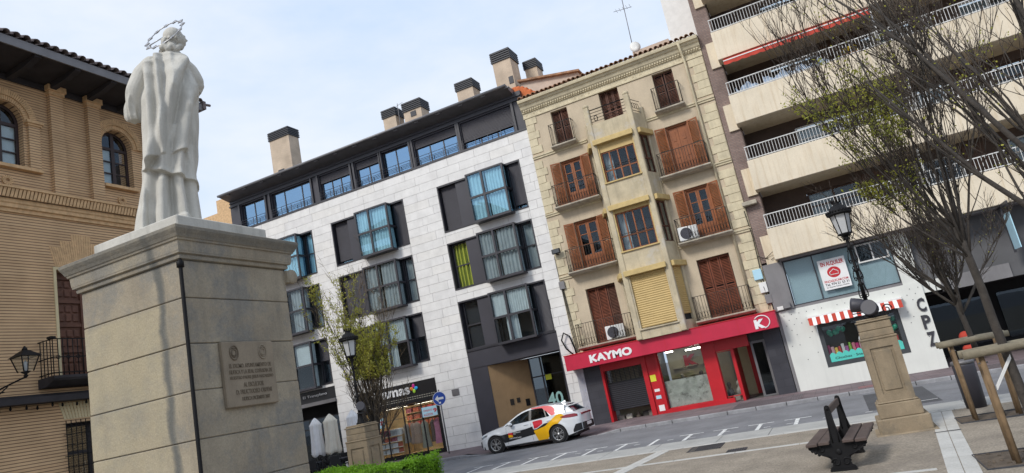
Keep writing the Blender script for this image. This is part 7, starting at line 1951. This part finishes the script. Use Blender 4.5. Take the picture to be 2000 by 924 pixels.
# ---- floodlight and cables on the house corner, boxes
fl = thing('floodlight', TS((-10.22,.02,7.75)), 'black square floodlight on the yellow house corner', 'floodlight')
m2 = MB(TS); m2.bbox(-10.42,-10.02,.18,.30,7.76,7.98,.02); part('head',m2,MT['plastic'],fl)
m2 = MB(TS); m2.box(-10.38,-10.06,.301,.304,7.79,7.95); part('lens',m2,MT['lamp_clear'],fl)
m2 = MB(TS); m2.box(-10.26,-10.18,.0,.20,7.72,7.76); part('arm',m2,MT['plastic'],fl)
m2 = MB(TS)
for k in range(3): m2.tube([(-10.40+.04*k,.06,6.2),(-10.38+.05*k,.05+.01*k,5.2),(-10.36+.06*k,.05,4.3),(-10.30+.05*k,.06,3.3)],.014,5)
m2.tube([(-10.45,.12,3.2),(-10.75,.14,3.55),(-10.88,.16,3.95),(-10.72,.16,4.25),(-10.48,.14,4.05),(-10.38,.10,3.5),(-10.36,.08,3.24)],.035,7)
m2.tube([(-10.42,.06,7.7),(-10.41,.05,6.3)],.010,4)
solo('wall_cables', m2, MT['black_iron'], 'loop of thick black cable hanging beside the red shop sign', 'cable', TS((-10.45,.1,3.2)))
m2 = MB(TS); m2.bbox(-10.46,-10.20,.03,.14,6.15,6.5,.01); solo('junction_box', m2, MT['grey_conc'], 'grey cable box on the yellow house corner above the black cable loop', 'box', TS((-10.33,.03,6.15)))
for k,(z,h,w,m_,lb) in enumerate(((4.55,.42,.34,'poster_blue','pale blue meter box on the yellow house beside the grey pier'),(4.0,.42,.30,'white_paint','white meter box on the yellow house below the blue one'),(3.55,.36,.26,'grey_conc','grey meter box on the yellow house just over the red sign'))):
    m2 = MB(TS); m2.bbox(-2.32+.10*k,-2.32+w+.10*k,.02,.14,z,z+h,.015); solo('meter_box', m2, MT[m_], lb, 'box', TS((-2.2,.02,z)))
m2 = MB(TS); m2.tube([(-2.0,.06,7.4),(-1.95,.08,6.3),(-1.98,.10,5.5),(-1.80,.12,5.35),(-1.6,.14,5.30)],.016,5); m2.tube([(-1.98,.08,5.5),(-2.02,.08,4.6),(-1.95,.09,3.9),(-1.92,.10,3.3)],.018,5); m2.tube([(-2.1,.06,4.5),(-2.05,.14,4.2),(-2.0,.10,3.6),(-2.1,.10,3.35)],.014,5); m2.tube([(-1.7,.1,5.3),(-1.35,.2,5.5),(-1.2,.1,5.35),(-1.5,.14,5.2)],.012,4)
solo('wall_cables', m2, MT['black_iron'], 'tangle of dark cables between the yellow house and the grey pier', 'cable', TS((-1.95,.1,3.3)))
m2 = MB(TS); m2.bbox(-2.0,-1.42,.02,.28,7.55,7.72,.02); solo('wall_lamp_box', m2, MT['slab_stone'], 'pale lamp housing on the brown brick pier', 'lamp', TS((-1.7,.02,7.55)))
# ---- aerial with dish on the yellow house roof
an = thing('roof_aerial', (-5.05,32,15.9), 'tall thin roof aerial with a white satellite dish on the yellow house', 'aerial')
m2 = MB(); m2.tube([(-5.05,32,15.9),(-4.95,32,19.9)],.02,5); m2.tube([(-5.5,32,19.0),(-4.6,32,18.9)],.012,4)
for k in range(5): m2.tube([(-5.35+k*.17,31.8,18.98),(-5.35+k*.17,32.2,18.98)],.008,3)
part('mast',m2,MT['zinc'],an)
m2 = MB(lambda p: (-4.9+p[0]*.9+p[2]*.35, 31.8-p[2]*.9+p[0]*.35, 16.75+p[1])); m2.lathe([(.0,.0),(.15,.02),(.27,.07),(.27,.08),(.0,.02)],(0,0,0),20); part('dish',m2,MT['white_paint'],an)
# ---- far structures left of the white building
MT['dome'] = pmat('green_dome',(0.20,0.27,0.27),rough=.7,var=.15)
fb_ = thing('stone_building', (-37,38,0), 'ochre stone building rising behind the white apartments', 'building')
m2 = MB(); m2.box(-40.5,-34.9,36,44,0,18.2); m2.box(-36.2,-35.0,36,37.5,18.2,19.1); part('wall',m2,MT['pal_plain'],fb_)
for k in range(3):
    for j in range(4):
        m2 = MB(); x = -40.0+k*1.7; z = 3.0+j*3.6; m2.box(x,x+.9,35.97,36.02,z,z+1.7); wo_ = part('window',m2,MT['glass_dark'],fb_)
        m2 = MB(); m2.box(x-.1,x+1.0,35.9,36.0,z-.12,z-.02); part('sill',m2,MT['cream'],wo_)
m2 = MB(); m2.add([(-46,50,21.5),(-34,50,21.5),(-34,42,18.2),(-46,42,18.2)],[(0,1,2,3)]); part('roof',m2,MT['dome'],fb_)
# ------------------------------------------------------------------ trees, stakes, hedge
MT['bark'] = pmat('bark', (0.05,0.043,0.037), rough=.9, var=.3, scale=9, bump=.5, bscale=40)
MT['twig'] = pmat('twig', (0.065,0.05,0.04), rough=.9, var=.25, scale=6)
MT['twig_pale'] = pmat('twig_pale', (0.15,0.115,0.075), rough=.9, var=.25, scale=6)
def leafmat(name, col):
    m, nt, b = new_mat(name); N, L = nt.nodes, nt.links
    oi = N.new('ShaderNodeNewGeometry'); nz = N.new('ShaderNodeTexNoise'); nz.inputs['Scale'].default_value = 2.5; nz.inputs['Detail'].default_value = 5; L.new(oi.outputs['Position'], nz.inputs['Vector'])
    cr = N.new('ShaderNodeValToRGB'); cr.color_ramp.elements[0].position = .3; cr.color_ramp.elements[1].position = .7
    cr.color_ramp.elements[0].color = (col[0]*.6,col[1]*.65,col[2]*.6,1); cr.color_ramp.elements[1].color = (col[0]*1.35,col[1]*1.25,col[2]*1.1,1)
    L.new(nz.outputs['Fac'], cr.inputs['Fac']); L.new(cr.outputs['Color'], b.inputs['Base Color']); b.inputs['Roughness'].default_value = .6
    tr = N.new('ShaderNodeBsdfTranslucent'); L.new(cr.outputs['Color'], tr.inputs['Color']); mx = N.new('ShaderNodeMixShader'); mx.inputs['Fac'].default_value = .45
    o = [n for n in N if n.type == 'OUTPUT_MATERIAL'][0]; L.new(b.outputs['BSDF'], mx.inputs[1]); L.new(tr.outputs['BSDF'], mx.inputs[2]); L.new(mx.outputs['Shader'], o.inputs['Surface'])
    return m
MT['young_leaf'] = leafmat('young_leaf', (0.40,0.41,0.08)); MT['young_leaf2'] = leafmat('olive_leaf', (0.34,0.36,0.06)); MT['hedge_leaf'] = leafmat('hedge_leaf', (0.17,0.36,0.02))
def leafquad(lb, p, L, W):
    d = Vector((ru(-1,1),ru(-1,1),ru(-.4,1))).normalized(); s = d.cross(Vector((ru(-1,1),ru(-1,1),ru(-1,1)))).normalized()*W
    q = p+d*L
    lb.add([tuple(p), tuple(p+d*L*.5+s), tuple(q), tuple(p+d*L*.5-s)], [(0,1,2,3)])
def tree(name, base, fork_z, trunk_r, label, limbs, seed, spread, top, leaf_n, leaf_zone, lean=(0,0), twig_mat='twig', leafm='young_leaf', sub=(5,7), lsz=(.03,.012), limb_r=.45, tw=(.5,.9), twr=.006, div=.62):
    random.seed(seed)
    t = thing(name, base, label, 'tree', 'street trees on the plaza')
    B = Vector((0,0,0)); F = Vector((lean[0],lean[1],fork_z))
    mb = MB(); n = 7
    pts = [B.lerp(F,k/n)+Vector((ru(-.012,.012),ru(-.012,.012),0)) for k in range(n+1)]; pts[0] = B+Vector((0,0,-.05))
    mb.tube(pts,[trunk_r*(1.25 if k == 0 else 1-.25*k/n) for k in range(n+1)],10); part('trunk', mb, MT['bark'], t, local=True)
    lb_ = MB(); tb = MB(); lf = MB(); tips = []
    def branch(p, d, L, r, lvl):
        m = 6 if lvl < 2 else 4; P = [p]; q = p.copy(); dd = d.copy()
        for k in range(m):
            dd = (dd+Vector((ru(-.13,.13),ru(-.13,.13),ru(.0,.12)))).normalized(); q = q+dd*L/m; P.append(q.copy())
        R = [r*(1-.75*k/m) for k in range(m+1)]
        (lb_ if lvl < 2 else tb).tube(P,R,(7 if lvl==0 else 5) if lvl < 2 else 3)
        if lvl < 2:
            nb = random.randint(*sub)+ (3 if lvl==0 else 0)
            for k in range(nb):
                a = ru(.15,1.0); i = min(int(a*m),m-1); pp = P[i].lerp(P[i+1],a*m-i)
                nd = (dd*1.0+Vector((ru(-1,1),ru(-1,1),ru(-.15,.8)))*(div if lvl==0 else div*1.2)).normalized()
                branch(pp, nd, L*ru(.35,.62)*(1 if lvl==0 else .9), max(r*.45*(1-.4*a),.006), lvl+1)
        else:
            for k in range(3):
                a = ru(.2,1); i = min(int(a*m),m-1); pp = P[i].lerp(P[i+1],a*m-i); nd = (dd+Vector((ru(-1,1),ru(-1,1),ru(-.2,.9)))*.8).normalized()
                e = pp+nd*ru(.12,.32)*max(tw); tb.tube([pp,pp.lerp(e,.5)+Vector((ru(-.02,.02),ru(-.02,.02),.01)),e],[twr,twr*.8,twr*.5],3); tips.append(e); tips.append(pp.lerp(e,.55))
            tips.extend(P[1:])
    for (az,el,L,zf) in limbs:
        d = Vector((math.cos(az)*math.cos(el),math.sin(az)*math.cos(el),math.sin(el))); branch(B.lerp(F,zf), d, L, trunk_r*limb_r, 0)
    part('limbs', lb_, MT['bark'], t, local=True, fixn=False)
    tw_ = part('twigs', tb, MT[twig_mat], t, local=True, fixn=False); tw_['kind'] = 'stuff'
    good = [p for p in tips if leaf_zone(p)]
    for k in range(leaf_n):
        if not good: break
        p = random.choice(good); leafquad(lf, p+Vector((ru(-.05,.05),ru(-.05,.05),ru(-.05,.05))), ru(.6,1.3)*lsz[0], ru(.7,1.3)*lsz[1])
    c_ = part('crown', lf, MT[leafm], t, local=True, fixn=False); c_['kind'] = 'stuff'
    return t
R_d = math.radians
def fan(n, el0, el1, L0, L1, z0, z1, az0=0):
    out = []
    for k in range(n): out.append((az0+2*math.pi*k/n*1.0+ru(-.35,.35), R_d(ru(el0,el1)), ru(L0,L1), ru(z0,z1)))
    return out
random.seed(21)
tree('street_tree',(2.14,12.08,G(2.14)),3.35,.068,'bare branched young tree tied to the wooden stake frame by the pale strip',
     fan(13,60,83,2.3,3.7,.80,1.0)+[(math.pi*1.15,R_d(56),2.3,.9),(math.pi*.85,R_d(60),2.8,.97),(math.pi*1.05,R_d(64),3.2,1.0),(math.pi*.95,R_d(46),1.5,.85)],31,1.0,7.0,3600,
     lambda p: p.x < -.35 and (4.7 < p.z < 5.9 or 3.7 < p.z < 4.4), lean=(-.14,.0), sub=(5,7), leafm='young_leaf2', div=.5, twr=.0035, lsz=(.055,.014), limb_r=.30)
random.seed(22)
tree('street_tree',(2.45,16.72,G(2.45)),2.45,.065,'slender bare tree in the stake frame next to the litter bin',
     fan(11,40,72,1.3,2.2,.74,1.0)+[(math.pi*1.1,R_d(40),1.9,1.0),(math.pi*.95,R_d(48),2.1,1.0)],32,1.0,5.0,400, lambda p: True, lean=(-.12,.0), sub=(4,6), div=.55, twr=.005)
random.seed(23)
tree('street_tree',(3.05,9.3,G(3.05)),2.5,.12,'bare tree with thick dark limbs reaching over the right edge of the plaza',
     [(math.pi*1.0,R_d(70),4.6,1.0),(math.pi*.8,R_d(66),4.4,.95),(math.pi*1.25,R_d(76),4.8,1.0),(math.pi*.55,R_d(68),4.2,1.0),(math.pi*.05,R_d(60),3.5,1.0),(math.pi*1.6,R_d(62),3.6,.95),(math.pi*.95,R_d(52),3.4,.9),(math.pi*.7,R_d(80),4.6,1.0)],33,1.0,7.0,900,
     lambda p: True, lean=(-.08,.1), sub=(3,4), limb_r=.36, twr=.004, div=.5)
random.seed(24)
tree('street_tree',(-12.9,18.05,G(-12.9)),2.1,.10,'upright young tree in pale green leaf behind the lamp over the hedge',
     [(a, R_d(ru(62,84)), ru(2.3,3.5), ru(.6,1.0)) for a in [k*2*math.pi/14 for k in range(14)]]+[(a, R_d(ru(48,62)), ru(1.3,2.0), ru(.6,.95)) for a in [k*2*math.pi/7 for k in range(7)]]+[(math.pi*1.05,R_d(77),4.0,.9),(math.pi*.9,R_d(79),3.9,.95),(math.pi*1.0,R_d(74),3.3,.9)],34,1.0,6.7,13000,
     lambda p: (-1.0 < p.x < -.25 and 3.9 < p.z < 6.8) or (-.15 < p.x < .95 and 3.4 < p.z < 5.0), sub=(3,5), twig_mat='twig_pale', leafm='young_leaf', lsz=(.06,.020), limb_r=.26, twr=.005, div=.42)
# ---- stake frames
MT['stake'] = pmat('stake_wood', (0.185,0.125,0.07), rough=.85, var=.25, scale=5, streak=.5, streak_col=(0.14,0.085,0.045))
MT['log_grey'] = pmat('log_grey', (0.205,0.18,0.13), rough=.9, var=.22, scale=5, streak=.4, streak_col=(0.13,0.12,0.085), bump=.3, bscale=30)
def frame(x0,x1,y0,y1,h,label):
    zg = G(x0); t = thing('stake_frame',((x0+x1)/2,(y0+y1)/2,zg),label,'tree stakes','wooden tree stake frames')
    for (x,y) in ((x0,y0),(x0,y1),(x1,y0),(x1,y1)):
        m2 = MB(); sx = .03 if x == x0 else -.03; m2.tube([(x+sx,y,zg-.05),(x+sx*.5,y,zg+h*.5),(x,y,zg+h-.05)],[.037,.038,.038],12); part('stake',m2,MT['stake'],t)
    for y,s in ((y0-.075,-1),(y1+.075,1)):
        m2 = MB(); m2.tube([(x0-.22,y,zg+h-.02),((x0+x1)/2,y,zg+h),(x1+.2,y,zg+h-.01)],[.060,.056,.058],14); part('cross_log',m2,MT['log_grey'],t)
    for (x,y) in ((x0,y0),(x1,y0)):
        m2 = MB(); m2.tube([(x-.06,y-.01,zg+h-.16),(x+.06,y-.01,zg+h-.16)],.012,5); part('bolt',m2,MT['zinc'],t)
    return t
frame(1.74,2.86,11.96,12.20,1.55,'wooden stake frame with grey cross logs around the tree by the pale strip')
frame(1.98,2.78,16.60,16.84,1.53,'wooden stake frame around the slender tree next to the litter bin')
m2 = MB(); m2.add([(2.10,12.03,1.30),(1.80,11.91,.92),(1.80,11.91,.86),(2.10,12.03,1.24),(2.095,12.04,1.30),(1.795,11.92,.92),(1.795,11.92,.86),(2.095,12.04,1.24)],[(0,1,2,3),(4,7,6,5),(0,4,5,1),(3,2,6,7)]); solo('tree_strap', m2, MT['white_paint'], 'pale strap tying the tree trunk to its wooden stake', 'strap', (1.95,12.2,.88))
# ---- clipped hedge: dense small leaves over a dark core
random.seed(5)
hz = thing('clipped_hedge', (-11.2,13.9,G(-11)), 'bright green clipped hedge in front of the stone lamp pedestal', 'hedge')
HX_0,HX_1,HY0,HY1,HZ = -14.6,-8.72,13.25,14.45,1.16
def htop(x,y): return HZ+.05*math.sin(x*2.1)+.04*math.sin(y*5+x)+.03*math.sin(x*7)
mb = MB()
def hc_(a,b): 
    x = HX_0+(HX_1-HX_0)*a; y = HY0+.06+(HY1-HY0-.12)*b; return (x-.06 if a > .5 else x,y,htop(x,y)-.10)
mb.grid(hc_,30,8); 
for (xa,ya,xb,yb) in ((HX_0,HY0+.06,HX_1-.06,HY0+.06),(HX_0,HY1-.06,HX_1-.06,HY1-.06),(HX_1-.06,HY0+.06,HX_1-.06,HY1-.06)): mb.quad((xa,ya,0),(xb,yb,0),(xb,yb,HZ-.12),(xa,ya,HZ-.12))
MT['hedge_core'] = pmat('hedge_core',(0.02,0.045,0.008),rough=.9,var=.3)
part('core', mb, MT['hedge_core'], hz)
lf = MB()
for k in range(26000):
    x = ru(HX_0,HX_1); y = ru(HY0,HY1); u = rnd()
    if u < .62: p = Vector((x,y,htop(x,y)+ru(-.12,.03)))
    elif u < .82: p = Vector((x,HY0+ru(-.03,.08),ru(.55,HZ)))
    else: p = Vector((HX_1+ru(-.10,.03),y,ru(.35,HZ)))
    if rnd() < .06: p += Vector((ru(-.04,.04),ru(-.04,.04),ru(0,.09)))
    leafquad(lf, p, ru(.03,.06), ru(.009,.016))
o_ = part('foliage', lf, MT['hedge_leaf'], hz, fixn=False); o_['kind'] = 'stuff'
# red ride-on toy and dim things under the arcade
m2 = MB(TS); m2.bbox(4.05,4.45,-1.3,-.9,.12,.55,.08); m2.ball((4.25,-1.1,.85),.22,12,8); solo('red_ride', m2, MT['red_cloth'], 'small red coin ride under the dark arcade', 'toy', TS((4.25,-1.1,.12)))
# litter leaves / dirt in tree pit
m2 = MB()
for k in range(70):
    x = ru(1.4,3.0); y = ru(11.8,12.9); s = ru(.012,.035); m2.ball((x,y,G(x)+.008),s,6,4,(1,1,.6))
o_ = part('pit_gravel', m2, MT['soil']); o_['kind'] = 'stuff'; o_['label'] = 'loose earth and stones in the tree pit'; o_['category'] = 'gravel'
